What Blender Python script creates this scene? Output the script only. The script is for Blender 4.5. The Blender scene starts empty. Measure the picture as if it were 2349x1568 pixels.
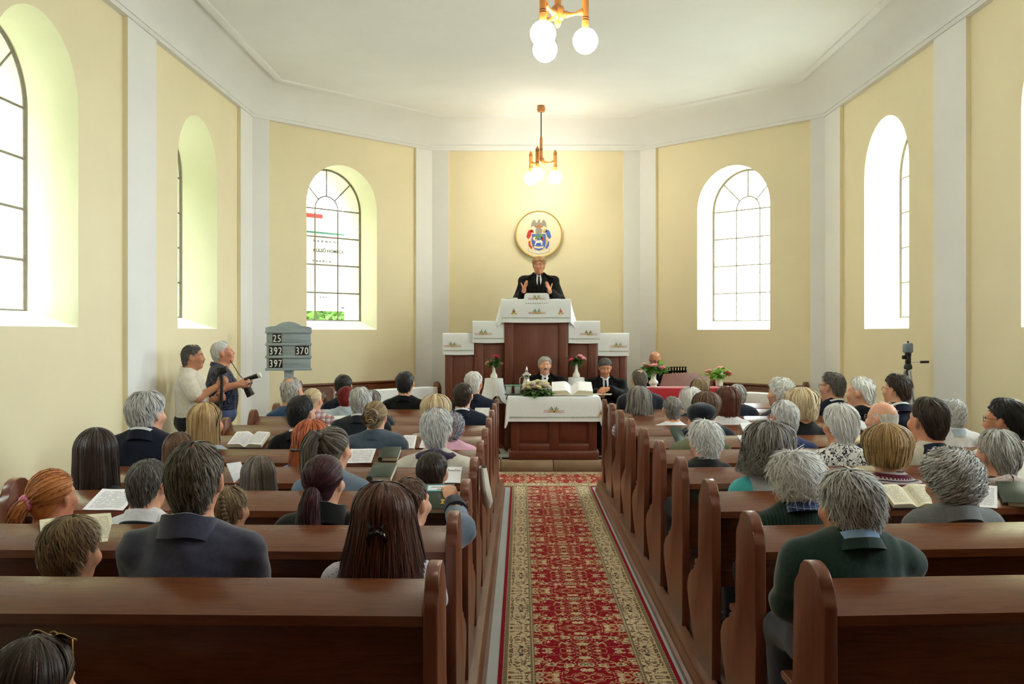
import bpy, bmesh, math, random
import numpy as np
from mathutils import Vector, Matrix, Euler

# ------------------------------------------------------------------ camera, world, exposure
SC = bpy.context.scene
COL = SC.collection
EYE = 1.71            # lens height above the aisle floor (z = 0); the church runs along +y
F = 2000.0            # focal length in pixels of the 2349 px wide frame
VX, VY = 1195.0, 763.0
cam_data = bpy.data.cameras.new('camera')
cam_data.sensor_width = 36.0
cam_data.lens = 36.0 * F / 2349.0
cam_data.shift_x = (2349 / 2 - VX) / 2349.0
cam_data.shift_y = -(1568 / 2 - VY) / 2349.0
cam_data.clip_start = 0.05
cam_data.clip_end = 300
camera = bpy.data.objects.new('camera', cam_data)
camera.location = (0, 0, EYE)
camera.rotation_euler = (math.pi / 2, 0, 0)
COL.objects.link(camera)
SC.camera = camera

world = bpy.data.worlds.new('sky')
world.use_nodes = True
SC.world = world
_bg = world.node_tree.nodes['Background']
_bg.inputs['Color'].default_value = (0.84, 0.92, 1.0, 1)
_bg.inputs['Strength'].default_value = 9.0
SC.view_settings.view_transform = 'Standard'
SC.view_settings.look = 'None'
SC.view_settings.gamma = 1.0
SC.view_settings.exposure = 1.28
SC.view_settings.use_curve_mapping = False
SC.cycles.use_denoising = True
SC.cycles.max_bounces = 10
SC.cycles.diffuse_bounces = 5
SC.cycles.glossy_bounces = 3
SC.cycles.transparent_max_bounces = 12
SC.cycles.transmission_bounces = 4
SC.cycles.sample_clamp_indirect = 8.0
SC.cycles.use_adaptive_sampling = False

def W(px, py, d):
    """the point that lies d metres down the church behind a measured spot of the photograph"""
    return Vector(((px - VX) * d / F, d, EYE - (py - VY) * d / F))

rng = np.random.default_rng(7)
R = random.Random(11)
PI = math.pi

# ------------------------------------------------------------------ object helpers
def tag(o, label=None, cat=None, group=None, kind=None):
    if label: o['label'] = label
    if cat: o['category'] = cat
    if group: o['group'] = group
    if kind: o['kind'] = kind
    return o

def empty(name, loc=(0, 0, 0), rz=0.0, label=None, cat=None, group=None, kind=None):
    o = bpy.data.objects.new(name, None)
    o.empty_display_size = 0.1
    o.location = loc
    o.rotation_euler = (0, 0, rz)
    COL.objects.link(o)
    return tag(o, label, cat, group, kind)

def obj(name, me, parent=None, mats=None, loc=None, rot=None):
    o = bpy.data.objects.new(name, me)
    COL.objects.link(o)
    if mats is not None and len(me.materials) == 0:
        for m in (mats if isinstance(mats, (list, tuple)) else [mats]):
            me.materials.append(m)
    if parent is not None:
        o.parent = parent
    if loc is not None: o.location = loc
    if rot is not None: o.rotation_euler = rot
    return o

def clone(o, parent=None, mat=None):
    c = o.copy()
    COL.objects.link(c)
    if parent is not None: c.parent = parent
    return c

def fast_mesh(name, V, Q=None, T=None, smooth=True):
    me = bpy.data.meshes.new(name)
    V = np.asarray(V, dtype=np.float32)
    nq = 0 if Q is None else len(Q)
    nt = 0 if T is None else len(T)
    me.vertices.add(len(V))
    me.vertices.foreach_set('co', V.ravel())
    idx = []
    if nq: idx.append(np.asarray(Q, dtype=np.int32).ravel())
    if nt: idx.append(np.asarray(T, dtype=np.int32).ravel())
    loops = np.concatenate(idx)
    me.loops.add(len(loops))
    me.loops.foreach_set('vertex_index', loops)
    starts = np.concatenate([np.arange(nq) * 4, nq * 4 + np.arange(nt) * 3]).astype(np.int32)
    me.polygons.add(nq + nt)
    me.polygons.foreach_set('loop_start', starts)
    me.polygons.foreach_set('use_smooth', np.full(nq + nt, bool(smooth)))
    me.update(calc_edges=True)
    return me

class B:
    """collects shapes into one bmesh"""
    def __init__(self):
        self.bm = bmesh.new()
        self.mi = 0
    def _fin(self, faces, smooth):
        for f in faces:
            f.material_index = self.mi
            f.smooth = smooth
    def box(self, x0, x1, y0, y1, z0, z1, bevel=0.0, seg=1, M=None):
        vs = [self.bm.verts.new((x, y, z)) for x in (x0, x1) for y in (y0, y1) for z in (z0, z1)]
        q = [(0, 1, 3, 2), (4, 6, 7, 5), (0, 4, 5, 1), (2, 3, 7, 6), (0, 2, 6, 4), (1, 5, 7, 3)]
        fs = [self.bm.faces.new([vs[i] for i in f]) for f in q]
        if bevel > 0:
            es = list({e for f in fs for e in f.edges})
            r = bmesh.ops.bevel(self.bm, geom=es, offset=bevel, segments=seg, affect='EDGES', profile=0.5)
            vs = list({v for v in vs if v.is_valid} | set(r['verts']))
            fs = list({f for v in vs for f in v.link_faces})
        self._fin(fs, False)
        if M is not None:
            bmesh.ops.transform(self.bm, matrix=M, verts=vs)
        return fs
    def prism(self, pts, a0, a1, axis='x', smooth=False, bevel=0.0):
        """2D outline extruded along an axis"""
        def co(p, a):
            if axis == 'x': return (a, p[0], p[1])
            if axis == 'y': return (p[0], a, p[1])
            return (p[0], p[1], a)
        A = [self.bm.verts.new(co(p, a0)) for p in pts]
        C = [self.bm.verts.new(co(p, a1)) for p in pts]
        n = len(pts)
        fs = [self.bm.faces.new((A[i], A[(i + 1) % n], C[(i + 1) % n], C[i])) for i in range(n)]
        caps = [self.bm.faces.new(A[::-1]), self.bm.faces.new(C)]
        self._fin(fs, smooth)
        self._fin(caps, False)
        if bevel > 0:
            es = [e for f in caps for e in f.edges]
            bmesh.ops.bevel(self.bm, geom=list(set(es)), offset=bevel, segments=2, affect='EDGES', profile=0.5)
        return fs
    def quad(self, *pts, smooth=False):
        f = self.bm.faces.new([self.bm.verts.new(p) for p in pts])
        self._fin([f], smooth)
        return f
    def lathe(self, prof, seg=20, c=(0, 0, 0), M=None, cap=True):
        """profile of (radius, z) turned about z"""
        rings = []
        vs = []
        for (r, z) in prof:
            ring = [self.bm.verts.new((c[0] + r * math.cos(2 * PI * k / seg), c[1] + r * math.sin(2 * PI * k / seg), c[2] + z)) for k in range(seg)]
            rings.append(ring); vs += ring
        fs = []
        for i in range(len(rings) - 1):
            for k in range(seg):
                fs.append(self.bm.faces.new((rings[i][k], rings[i][(k + 1) % seg], rings[i + 1][(k + 1) % seg], rings[i + 1][k])))
        if cap:
            fs.append(self.bm.faces.new(rings[0][::-1]))
            fs.append(self.bm.faces.new(rings[-1]))
        self._fin(fs, True)
        if cap:
            fs[-1].smooth = fs[-2].smooth = False
        if M is not None:
            bmesh.ops.transform(self.bm, matrix=M, verts=vs)
        return fs
    def tube(self, pts, r, seg=8, cap=True):
        """tube through points; r is one radius or one per point"""
        pts = [Vector(p) for p in pts]
        n = len(pts)
        rr = r if isinstance(r, (list, tuple)) else [r] * n
        up = None
        rings = []
        for i, p in enumerate(pts):
            t = (pts[min(i + 1, n - 1)] - pts[max(i - 1, 0)]).normalized()
            if up is None:
                up = Vector((0, 0, 1)) if abs(t.z) < 0.9 else Vector((1, 0, 0))
            s = t.cross(up)
            if s.length < 1e-5: s = t.orthogonal()
            s.normalize()
            up = s.cross(t).normalized()
            rings.append([self.bm.verts.new(p + (s * math.cos(2 * PI * k / seg) + up * math.sin(2 * PI * k / seg)) * rr[i]) for k in range(seg)])
        fs = []
        for i in range(n - 1):
            for k in range(seg):
                fs.append(self.bm.faces.new((rings[i][k], rings[i][(k + 1) % seg], rings[i + 1][(k + 1) % seg], rings[i + 1][k])))
        if cap:
            fs.append(self.bm.faces.new(rings[0][::-1])); fs.append(self.bm.faces.new(rings[-1]))
        self._fin(fs, True)
        return fs
    def ball(self, c, r, u=14, v=10, M=None):
        if not isinstance(r, (tuple, list)): r = (r, r, r)
        m = Matrix.Translation(c) @ Matrix.Diagonal((r[0], r[1], r[2], 1))
        if M is not None: m = M @ m
        res = bmesh.ops.create_uvsphere(self.bm, u_segments=u, v_segments=v, radius=1, matrix=m)
        fs = {f for vv in res['verts'] for f in vv.link_faces}
        self._fin(fs, True)
    def grid(self, P, smooth=True, flip=False):
        """P: rows of points"""
        vv = [[self.bm.verts.new(p) for p in row] for row in P]
        fs = []
        for i in range(len(vv) - 1):
            for j in range(len(vv[0]) - 1):
                q = (vv[i][j], vv[i][j + 1], vv[i + 1][j + 1], vv[i + 1][j])
                fs.append(self.bm.faces.new(q[::-1] if flip else q))
        self._fin(fs, smooth)
        return fs
    def mesh(self, name, recalc=True):
        if recalc:
            bmesh.ops.recalc_face_normals(self.bm, faces=self.bm.faces)
        me = bpy.data.meshes.new(name)
        self.bm.to_mesh(me)
        self.bm.free()
        me.set_sharp_from_angle(angle=math.radians(48))
        return me
    def build(self, name, mats, parent=None, loc=None, rot=None, recalc=True):
        return obj(name, self.mesh(name, recalc), parent, mats, loc, rot)

# ------------------------------------------------------------------ materials
def srgb(r, g, b):
    def f(c):
        c /= 255.0
        return c / 12.92 if c <= 0.04045 else ((c + 0.055) / 1.055) ** 2.4
    return (f(r), f(g), f(b), 1.0)

class N:
    """small node-tree writer"""
    def __init__(self, name):
        self.m = bpy.data.materials.new(name)
        self.m.use_nodes = True
        self.t = self.m.node_tree
        self.b = self.t.nodes['Principled BSDF']
        self._c = None
    def node(self, typ, **kw):
        n = self.t.nodes.new(typ)
        for k, v in kw.items():
            setattr(n, k, v)
        return n
    def link(self, a, b): self.t.links.new(a, b)
    def set(self, sock, v):
        if isinstance(v, bpy.types.NodeSocket): self.link(v, sock)
        else: sock.default_value = v
    def coord(self, which='Object'):
        if self._c is None: self._c = self.node('ShaderNodeTexCoord')
        return self._c.outputs[which]
    def map(self, vec, scale=(1, 1, 1), loc=(0, 0, 0), rot=(0, 0, 0)):
        n = self.node('ShaderNodeMapping')
        self.link(vec, n.inputs['Vector'])
        n.inputs['Scale'].default_value = scale
        n.inputs['Location'].default_value = loc
        n.inputs['Rotation'].default_value = rot
        return n.outputs[0]
    def noise(self, vec, scale=5, detail=3, rough=0.5, dist=0.0, out='Fac'):
        n = self.node('ShaderNodeTexNoise')
        self.link(vec, n.inputs['Vector'])
        n.inputs['Scale'].default_value = scale
        n.inputs['Detail'].default_value = detail
        n.inputs['Roughness'].default_value = rough
        n.inputs['Distortion'].default_value = dist
        return n.outputs[out]
    def voronoi(self, vec, scale=5, feature='F1', rand=1.0, out='Distance'):
        n = self.node('ShaderNodeTexVoronoi', feature=feature)
        self.link(vec, n.inputs['Vector'])
        n.inputs['Scale'].default_value = scale
        n.inputs['Randomness'].default_value = rand
        return n.outputs[out]
    def math(self, op, a, b=0.0, c=0.0, clamp=False):
        n = self.node('ShaderNodeMath', operation=op, use_clamp=clamp)
        self.set(n.inputs[0], a); self.set(n.inputs[1], b); self.set(n.inputs[2], c)
        return n.outputs[0]
    def ramp(self, fac, stops, interp='LINEAR'):
        n = self.node('ShaderNodeValToRGB')
        cr = n.color_ramp
        cr.interpolation = interp
        while len(cr.elements) < len(stops): cr.elements.new(0.5)
        for e, (p, c) in zip(cr.elements, stops):
            e.position = p
            e.color = c if len(c) == 4 else (*c, 1)
        self.set(n.inputs[0], fac)
        return n.outputs[0]
    def mix(self, fac, a, b, blend='MIX'):
        n = self.node('ShaderNodeMix', data_type='RGBA', blend_type=blend)
        self.set(n.inputs[0], fac)
        self.set(n.inputs[6], a); self.set(n.inputs[7], b)
        return n.outputs[2]
    def sep(self, vec):
        n = self.node('ShaderNodeSeparateXYZ')
        self.link(vec, n.inputs[0])
        return n.outputs
    def comb(self, x, y, z=0.0):
        n = self.node('ShaderNodeCombineXYZ')
        self.set(n.inputs[0], x); self.set(n.inputs[1], y); self.set(n.inputs[2], z)
        return n.outputs[0]
    def attr(self, name, out='Fac'):
        n = self.node('ShaderNodeAttribute', attribute_name=name)
        return n.outputs[out]
    def bump(self, h, strength=0.3, dist=0.01):
        n = self.node('ShaderNodeBump')
        n.inputs['Strength'].default_value = strength
        n.inputs['Distance'].default_value = dist
        self.link(h, n.inputs['Height'])
        self.link(n.outputs[0], self.b.inputs['Normal'])
    def fin(self, color=None, rough=0.5, metal=0.0, spec=None, coat=0.0, coatr=0.1, sheen=0.0):
        if color is not None: self.set(self.b.inputs['Base Color'], color)
        self.set(self.b.inputs['Roughness'], rough)
        self.b.inputs['Metallic'].default_value = metal
        if spec is not None: self.b.inputs['Specular IOR Level'].default_value = spec
        self.b.inputs['Coat Weight'].default_value = coat
        self.b.inputs['Coat Roughness'].default_value = coatr
        self.b.inputs['Sheen Weight'].default_value = sheen
        return self.m

def mul(c, k): return (min(1, c[0] * k), min(1, c[1] * k), min(1, c[2] * k), 1)

_mc = {}
def plain(name, col, rough=0.5, metal=0.0, spec=None, var=0.12, scale=18, bump=0.0, coat=0.0, sheen=0.0):
    key = name
    if key in _mc: return _mc[key]
    n = N(name)
    f = n.noise(n.coord(), scale, 3)
    c = n.ramp(f, [(0.3, mul(col, 1 - var)), (0.7, mul(col, 1 + var))])
    if bump: n.bump(n.noise(n.coord(), scale * 6, 2), bump, 0.003)
    _mc[key] = n.fin(c, rough, metal, spec, coat, 0.15, sheen)
    return _mc[key]

def thin(m, f=0.45):
    """petals and leaves let part of the light through"""
    t = m.node_tree
    if any(q.type == 'BSDF_TRANSLUCENT' for q in t.nodes): return m
    p = t.nodes['Principled BSDF']
    tl = t.nodes.new('ShaderNodeBsdfTranslucent')
    src = p.inputs['Base Color'].links
    if src: t.links.new(src[0].from_socket, tl.inputs[0])
    else: tl.inputs[0].default_value = p.inputs['Base Color'].default_value
    mx = t.nodes.new('ShaderNodeMixShader'); mx.inputs[0].default_value = f
    t.links.new(p.outputs[0], mx.inputs[1]); t.links.new(tl.outputs[0], mx.inputs[2])
    t.links.new(mx.outputs[0], t.nodes['Material Output'].inputs[0])
    return m

def wall_paint(name, col):
    n = N(name)
    f = n.noise(n.coord(), 0.9, 4, 0.6)
    c = n.ramp(f, [(0.3, mul(col, 0.965)), (0.72, mul(col, 1.03))])
    n.bump(n.noise(n.coord(), 40, 3), 0.08, 0.004)
    return n.fin(c, 0.75, spec=0.25)

def wood(name, col, rough=0.36, grain=(6, 60, 60), coat=0.25):
    n = N(name)
    v = n.map(n.coord(), grain)
    f = n.noise(v, 1.0, 4, 0.6, 0.6)
    c = n.ramp(f, [(0.25, mul(col, 0.72)), (0.5, col), (0.8, mul(col, 1.22))])
    g = n.noise(n.coord(), 220, 2)
    n.bump(g, 0.12, 0.002)
    return n.fin(c, rough, spec=0.5, coat=coat, coatr=0.25)

YELLOW = wall_paint('yellow_wall_paint', srgb(246, 234, 200))
WHITE = wall_paint('white_wall_paint', srgb(240, 240, 240))
CREAM = wall_paint('cream_reveal_paint', srgb(243, 237, 205))
PEW = wood('brown_pew_varnish', srgb(108, 60, 35), 0.26)
PEW_END = wood('brown_pew_end_varnish', srgb(112, 62, 41), 0.33, (30, 30, 5))
PULPIT = wood('red_brown_pulpit_varnish', srgb(106, 50, 32), 0.42, (40, 40, 4), 0.1)
LAMPWOOD = wood('turned_honey_wood', srgb(196, 128, 60), 0.35, (40, 40, 8))
DARKBAND = plain('dark_wood_band', srgb(84, 44, 18), 0.5)
IRON = plain('rusty_grey_window_iron', srgb(134, 124, 114), 0.6, 0.1)
GREYBOARD = wood('grey_painted_wood', srgb(158, 170, 178), 0.6, (4, 40, 40), 0.0)
BLACKPAINT = plain('black_card', srgb(22, 22, 24), 0.6)
WHITEPAINT = plain('white_print', srgb(236, 236, 232), 0.6, var=0.02)
LINEN = plain('white_linen_cloth', srgb(238, 240, 246), 0.85, var=0.03, scale=60, bump=0.05, sheen=0.2)
PAPER = plain('white_paper', srgb(240, 240, 246), 0.7, var=0.02)
BLACKMETAL = plain('black_equipment_plastic', srgb(24, 24, 27), 0.4)
SILVER = plain('polished_silver', srgb(206, 204, 200), 0.18, 1.0, var=0.05)
ALU = plain('brushed_aluminium', srgb(190, 194, 198), 0.35, 0.9)
PORCELAIN = plain('white_porcelain', srgb(240, 236, 226), 0.22, coat=0.4, var=0.03)
LEAF = thin(plain('rose_leaf_green', srgb(66, 116, 48), 0.5, var=0.35, scale=40))
LEAF2 = thin(plain('bright_leaf_green', srgb(148, 200, 84), 0.5, var=0.3, scale=40))
STEM = plain('stem_green', srgb(74, 112, 52), 0.5)
# ------------------------------------------------------------------ the room: a nave that ends in half an octagon
XL, XR = -3.49, 3.945
D0, DC, DB = -1.6, 11.2, 13.3          # rear wall, nave/apse corner, end wall
XBL, XBR = -1.37, 1.83
HC = EYE + 2.78                        # top of the yellow walls
HT = EYE + 3.20                        # flat ceiling
COVE = 0.42
WT = 0.84                              # wall thickness
SILL, APEX, WHALF = EYE + 0.045, EYE + 2.34, 0.575
SPRING = APEX - WHALF
GREC = 0.42                            # the glass stands this far into the wall

FLOORG = plain('grey_aisle_floor', srgb(176, 184, 190), 0.5, var=0.04, scale=3)
STONE = plain('beige_step_stone', srgb(158, 132, 104), 0.6, var=0.12, scale=9, bump=0.1)
TILE = plain('pale_platform_tile', srgb(188, 188, 180), 0.55, var=0.06)
GLASS = None
def glass_mat():
    m = bpy.data.materials.new('window_glass')
    m.use_nodes = True
    t = m.node_tree
    t.nodes.remove(t.nodes['Principled BSDF'])
    tr = t.nodes.new('ShaderNodeBsdfTransparent'); tr.inputs[0].default_value = (0.93, 0.96, 0.94, 1)
    gl = t.nodes.new('ShaderNodeBsdfGlossy'); gl.inputs['Roughness'].default_value = 0.03
    mx = t.nodes.new('ShaderNodeMixShader')
    mx.inputs[0].default_value = 0.05; t.links.new(tr.outputs[0], mx.inputs[1]); t.links.new(gl.outputs[0], mx.inputs[2])
    t.links.new(mx.outputs[0], t.nodes['Material Output'].inputs[0])
    return m
GLASS = glass_mat()

class Wall:
    """vertical wall plane: s runs from a to b, n points out of the room"""
    def __init__(self, a, b, inward):
        self.a = Vector((a[0], a[1], 0)); b = Vector((b[0], b[1], 0))
        self.L = (b - self.a).length
        self.u = (b - self.a) / self.L
        n = Vector((self.u.y, -self.u.x, 0))
        self.n = n if n.dot(Vector((inward[0], inward[1], 0)) - self.a) < 0 else -n
    def p(self, s, z, out=0.0):
        q = self.a + self.u * s + self.n * out
        return Vector((q.x, q.y, z))
    def matrix(self, s, z, out=0.0):
        """local x along the wall, local y out of the room, local z up"""
        u = self.u if self.u.cross(self.n).z > 0 else -self.u
        p = self.p(s, z, out)
        return Matrix(((u.x, self.n.x, 0, p.x), (u.y, self.n.y, 0, p.y), (0, 0, 1, p.z), (0, 0, 0, 1)))

MID = (0.23, 6.0)
walls = {
    'left': Wall((XL, D0), (XL, DC), MID),
    'right': Wall((XR, D0), (XR, DC), MID),
    'diagonal_left': Wall((XL, DC), (XBL, DB), MID),
    'diagonal_right': Wall((XR, DC), (XBR, DB), MID),
    'end': Wall((XBL, DB), (XBR, DB), MID),
    'rear': Wall((XL, D0), (XR, D0), MID),
}
side_centres = [6.30, 9.44, 3.14]
wins = {'left': [c - D0 for c in side_centres], 'right': [c - D0 for c in side_centres],
        'diagonal_left': [0.472 * walls['diagonal_left'].L], 'diagonal_right': [0.468 * walls['diagonal_right'].L],
        'end': [], 'rear': []}
NARC = 20
def arch(c, half, spring, n=NARC):
    return [(c - half * math.cos(PI * k / n), spring + half * math.sin(PI * k / n)) for k in range(n + 1)]

def build_wall(name, w, centres):
    b = B()
    top = HT + 0.1
    for out in (0.0, WT):
        e0 = 0.0 if out == 0 else -0.5
        e1 = w.L if out == 0 else w.L + 0.5
        x = e0
        for c in sorted(centres):
            b.quad(w.p(x, -0.02, out), w.p(c - WHALF, -0.02, out), w.p(c - WHALF, top, out), w.p(x, top, out))
            b.quad(w.p(c - WHALF, -0.02, out), w.p(c + WHALF, -0.02, out), w.p(c + WHALF, SILL, out), w.p(c - WHALF, SILL, out))
            A = arch(c, WHALF, SPRING)
            for k in range(NARC):
                (s0, z0), (s1, z1) = A[k], A[k + 1]
                b.quad(w.p(s0, z0, out), w.p(s1, z1, out), w.p(s1, top, out), w.p(s0, top, out))
            x = c + WHALF
        b.quad(w.p(x, -0.02, out), w.p(e1, -0.02, out), w.p(e1, top, out), w.p(x, top, out))
    o = b.build('wall_' + name, YELLOW if name != 'rear' else wood('dark_gallery_panelling', srgb(74, 44, 30), 0.5, (20, 20, 3), 0.1), recalc=False)
    tag(o, kind='structure')
    # reveals: painted like the wall but paler; the sloping sill is white
    for c in centres:
        rv = B()
        O = [(c - WHALF, SILL)] + arch(c, WHALF, SPRING) + [(c + WHALF, SILL)]
        for k in range(len(O) - 1):
            (s0, z0), (s1, z1) = O[k], O[k + 1]
            rv.quad(w.p(s0, z0, 0), w.p(s1, z1, 0), w.p(s1, z1, WT), w.p(s0, z0, WT), smooth=0 < k < len(O) - 2)
        bmesh.ops.remove_doubles(rv.bm, verts=rv.bm.verts, dist=1e-4)
        rv.build('reveal', CREAM, o)
        sl = B()
        zg = SILL + 0.13
        sl.quad(w.p(c - WHALF, SILL, 0), w.p(c + WHALF, SILL, 0), w.p(c + WHALF, zg, GREC), w.p(c - WHALF, zg, GREC))
        sl.quad(w.p(c - WHALF, zg - 0.02, GREC), w.p(c + WHALF, zg - 0.02, GREC), w.p(c + WHALF, zg - 0.1, WT + 0.04), w.p(c - WHALF, zg - 0.1, WT + 0.04))
        sl.build('sill', WHITE, o)
    return o

# window joinery shared by every window: iron frame, bars and separate panes (local x across, y out, z up from the spring line)
WG = WHALF - 0.01
BOT = SILL + 0.13 - SPRING
COLW = 2 * WG / 3
ROWS = [BOT + (0 - BOT) * k / 4 for k in range(5)]
def make_window_meshes():
    fr = B()
    def strip(pts, t, closed=False):
        fr.tube([(x, 0, z) for x, z in pts], t, seg=4, cap=True)
    a = [(-WG, BOT)] + arch(0, WG, 0, 24) + [(WG, BOT), (-WG, BOT)]
    strip(a, 0.016)
    frame = fr.mesh('window_frame')
    bars = []
    def bar(pts, t=0.011):
        b = B(); b.tube([(x, 0, z) for x, z in pts], t, seg=4); bars.append(b.mesh('glazing_bar'))
    for x in (-COLW / 2, COLW / 2): bar([(x, BOT), (x, 0)])
    for z in ROWS[1:]: bar([(-WG, z), (WG, z)])
    bar(arch(0, COLW / 2, 0, 10))
    for an in (45, 90, 135):
        c, s = math.cos(math.radians(an)), math.sin(math.radians(an))
        bar([(c * COLW / 2, s * COLW / 2), (c * WG, s * WG)])
    panes = []
    def pane(poly):
        b = B(); b.prism(poly, -0.002, 0.002, axis='y'); panes.append(b.mesh('pane'))
    for r in range(4):
        for cidx in range(3):
            x0 = -WG + cidx * COLW
            pane([(x0, ROWS[r]), (x0 + COLW, ROWS[r]), (x0 + COLW, ROWS[r + 1]), (x0, ROWS[r + 1])])
    pane(arch(0, COLW / 2, 0, 10))
    for q in range(4):
        an = [math.radians(45 * q + 45 * k / 6) for k in range(7)]
        pane([(COLW / 2 * math.cos(t), COLW / 2 * math.sin(t)) for t in an] + [(WG * math.cos(t), WG * math.sin(t)) for t in an[::-1]])
    return frame, bars, panes
WF, WB, WP = make_window_meshes()
WF.materials.append(IRON)
for m in WB: m.materials.append(IRON)
for m in WP: m.materials.append(GLASS)
wcount = 0
def add_window(w, s):
    global wcount
    wcount += 1
    e = empty('window_%d' % wcount, kind='structure')
    e.matrix_world = w.matrix(s, SPRING, GREC)
    obj('window_frame', WF, e)
    for m in WB: obj('glazing_bar', m, e)
    for m in WP: obj('pane', m, e)
    # light comes in here: a portal that guides the sampling of the sky
    ld = bpy.data.lights.new('sky_portal', 'AREA')
    ld.shape = 'RECTANGLE'; ld.size = 2 * WHALF; ld.size_y = APEX - SILL
    ld.cycles.is_portal = True
    lo = bpy.data.objects.new('sky_portal', ld)
    m = w.matrix(s, (SILL + APEX) / 2, WT + 0.03)
    z = Vector((m[0][1], m[1][1], 0))            # area lights shine along -z: local z must point out of the room
    x = Vector((m[0][0], m[1][0], 0))
    y = z.cross(x)
    lo.matrix_world = Matrix(((x.x, y.x, z.x, m[0][3]), (x.y, y.y, z.y, m[1][3]), (x.z, y.z, z.z, m[2][3]), (0, 0, 0, 1)))
    COL.objects.link(lo)
for nm, w in walls.items():
    build_wall(nm, w, wins[nm])
for s in wins['diagonal_left']: add_window(walls['diagonal_left'], s)
for s in wins['diagonal_right']: add_window(walls['diagonal_right'], s)
for s in wins['left']: add_window(walls['left'], s)
for s in wins['right']: add_window(walls['right'], s)

# pilasters: white, four centimetres proud, their sides yellow like the panels
def pilaster(parts, name):
    b = B()
    for (w, s0, s1, d) in parts:
        P = [w.p(s0, 0, 0), w.p(s0, 0, -d), w.p(s1, 0, -d), w.p(s1, 0, 0)]
        q = [(p.x, p.y) for p in P]
        vs0 = [b.bm.verts.new((x, y, 0.0)) for x, y in q]; vs1 = [b.bm.verts.new((x, y, HC)) for x, y in q]
        for i in range(3):
            f = b.bm.faces.new((vs0[i], vs0[i + 1], vs1[i + 1], vs1[i]))
            f.material_index = 0 if i == 1 else 1
    o = b.build(name, [WHITE, YELLOW])
    tag(o, kind='structure')
k = 0
PR = 0.045
for side in ('left', 'right'):
    w = walls[side]
    for c in (7.94, 4.75, 1.6):
        k += 1; pilaster([(w, c - 0.30 - D0, c + 0.30 - D0, PR)], 'trim_%d' % k)
k += 1; pilaster([(walls['left'], 10.72 - D0, DC - D0, PR), (walls['diagonal_left'], 0, 0.26, PR)], 'trim_%d' % k)
k += 1; pilaster([(walls['right'], 10.66 - D0, DC - D0, PR), (walls['diagonal_right'], 0, 0.22, PR)], 'trim_%d' % k)
Ld = walls['diagonal_left'].L
k += 1; pilaster([(walls['diagonal_left'], Ld - 0.32, Ld, PR), (walls['end'], 0, 0.275, PR)], 'trim_%d' % k)
k += 1; pilaster([(walls['diagonal_right'], Ld - 0.31, Ld, PR), (walls['end'], 3.2 - 0.275, 3.2, PR)], 'trim_%d' % k)

# cornice moulding, cove and flat ceiling follow the plan of the room
plan = [Vector((XL, D0)), Vector((XL, DC)), Vector((XBL, DB)), Vector((XBR, DB)), Vector((XR, DC)), Vector((XR, D0))]
def inset(poly, d):
    n = len(poly); out = []
    for i in range(n):
        a, p, c = poly[i - 1], poly[i], poly[(i + 1) % n]
        e1 = (p - a).normalized(); e2 = (c - p).normalized()
        n1 = Vector((e1.y, -e1.x)); n2 = Vector((e2.y, -e2.x))
        m = (n1 + n2); m = m / (1 + n1.dot(n2))
        out.append(p + m * d)
    return out
def loft(name, prof, mat, flat=False, kind='structure', cap_last=False):
    b = B()
    rings = []
    for d, z in prof:
        rings.append([b.bm.verts.new((p.x, p.y, z)) for p in inset(plan, d)])
    for i in range(len(rings) - 1):
        for j in range(6):
            f = b.bm.faces.new((rings[i][j], rings[i][(j + 1) % 6], rings[i + 1][(j + 1) % 6], rings[i + 1][j]))
            f.smooth = False
    if cap_last: b.bm.faces.new(rings[-1])
    return tag(b.build(name, mat), kind=kind)
loft('trim_cornice', [(0.0, HC - 0.012), (0.062, HC - 0.012), (0.062, HC + 0.03), (0.075, HC + 0.03), (0.075, HC + 0.062), (0.0, HC + 0.062)], WHITE)
cv = [(0.055, HC + 0.05)]
for q in range(9):
    t = q / 8 * PI / 2
    cv.append((0.055 + (COVE - 0.055) * (1 - math.cos(t)) , HC + 0.05 + (HT - HC - 0.05) * math.sin(t)))
loft('ceiling', cv + [(COVE + 0.01, HT)], WHITE, cap_last=True)
loft('trim_ceiling', [(COVE - 0.02, HT - 0.03), (COVE + 0.0, HT - 0.034), (COVE + 0.03, HT - 0.022), (COVE + 0.05, HT - 0.02), (COVE + 0.06, HT + 0.01)], WHITE)

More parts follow.
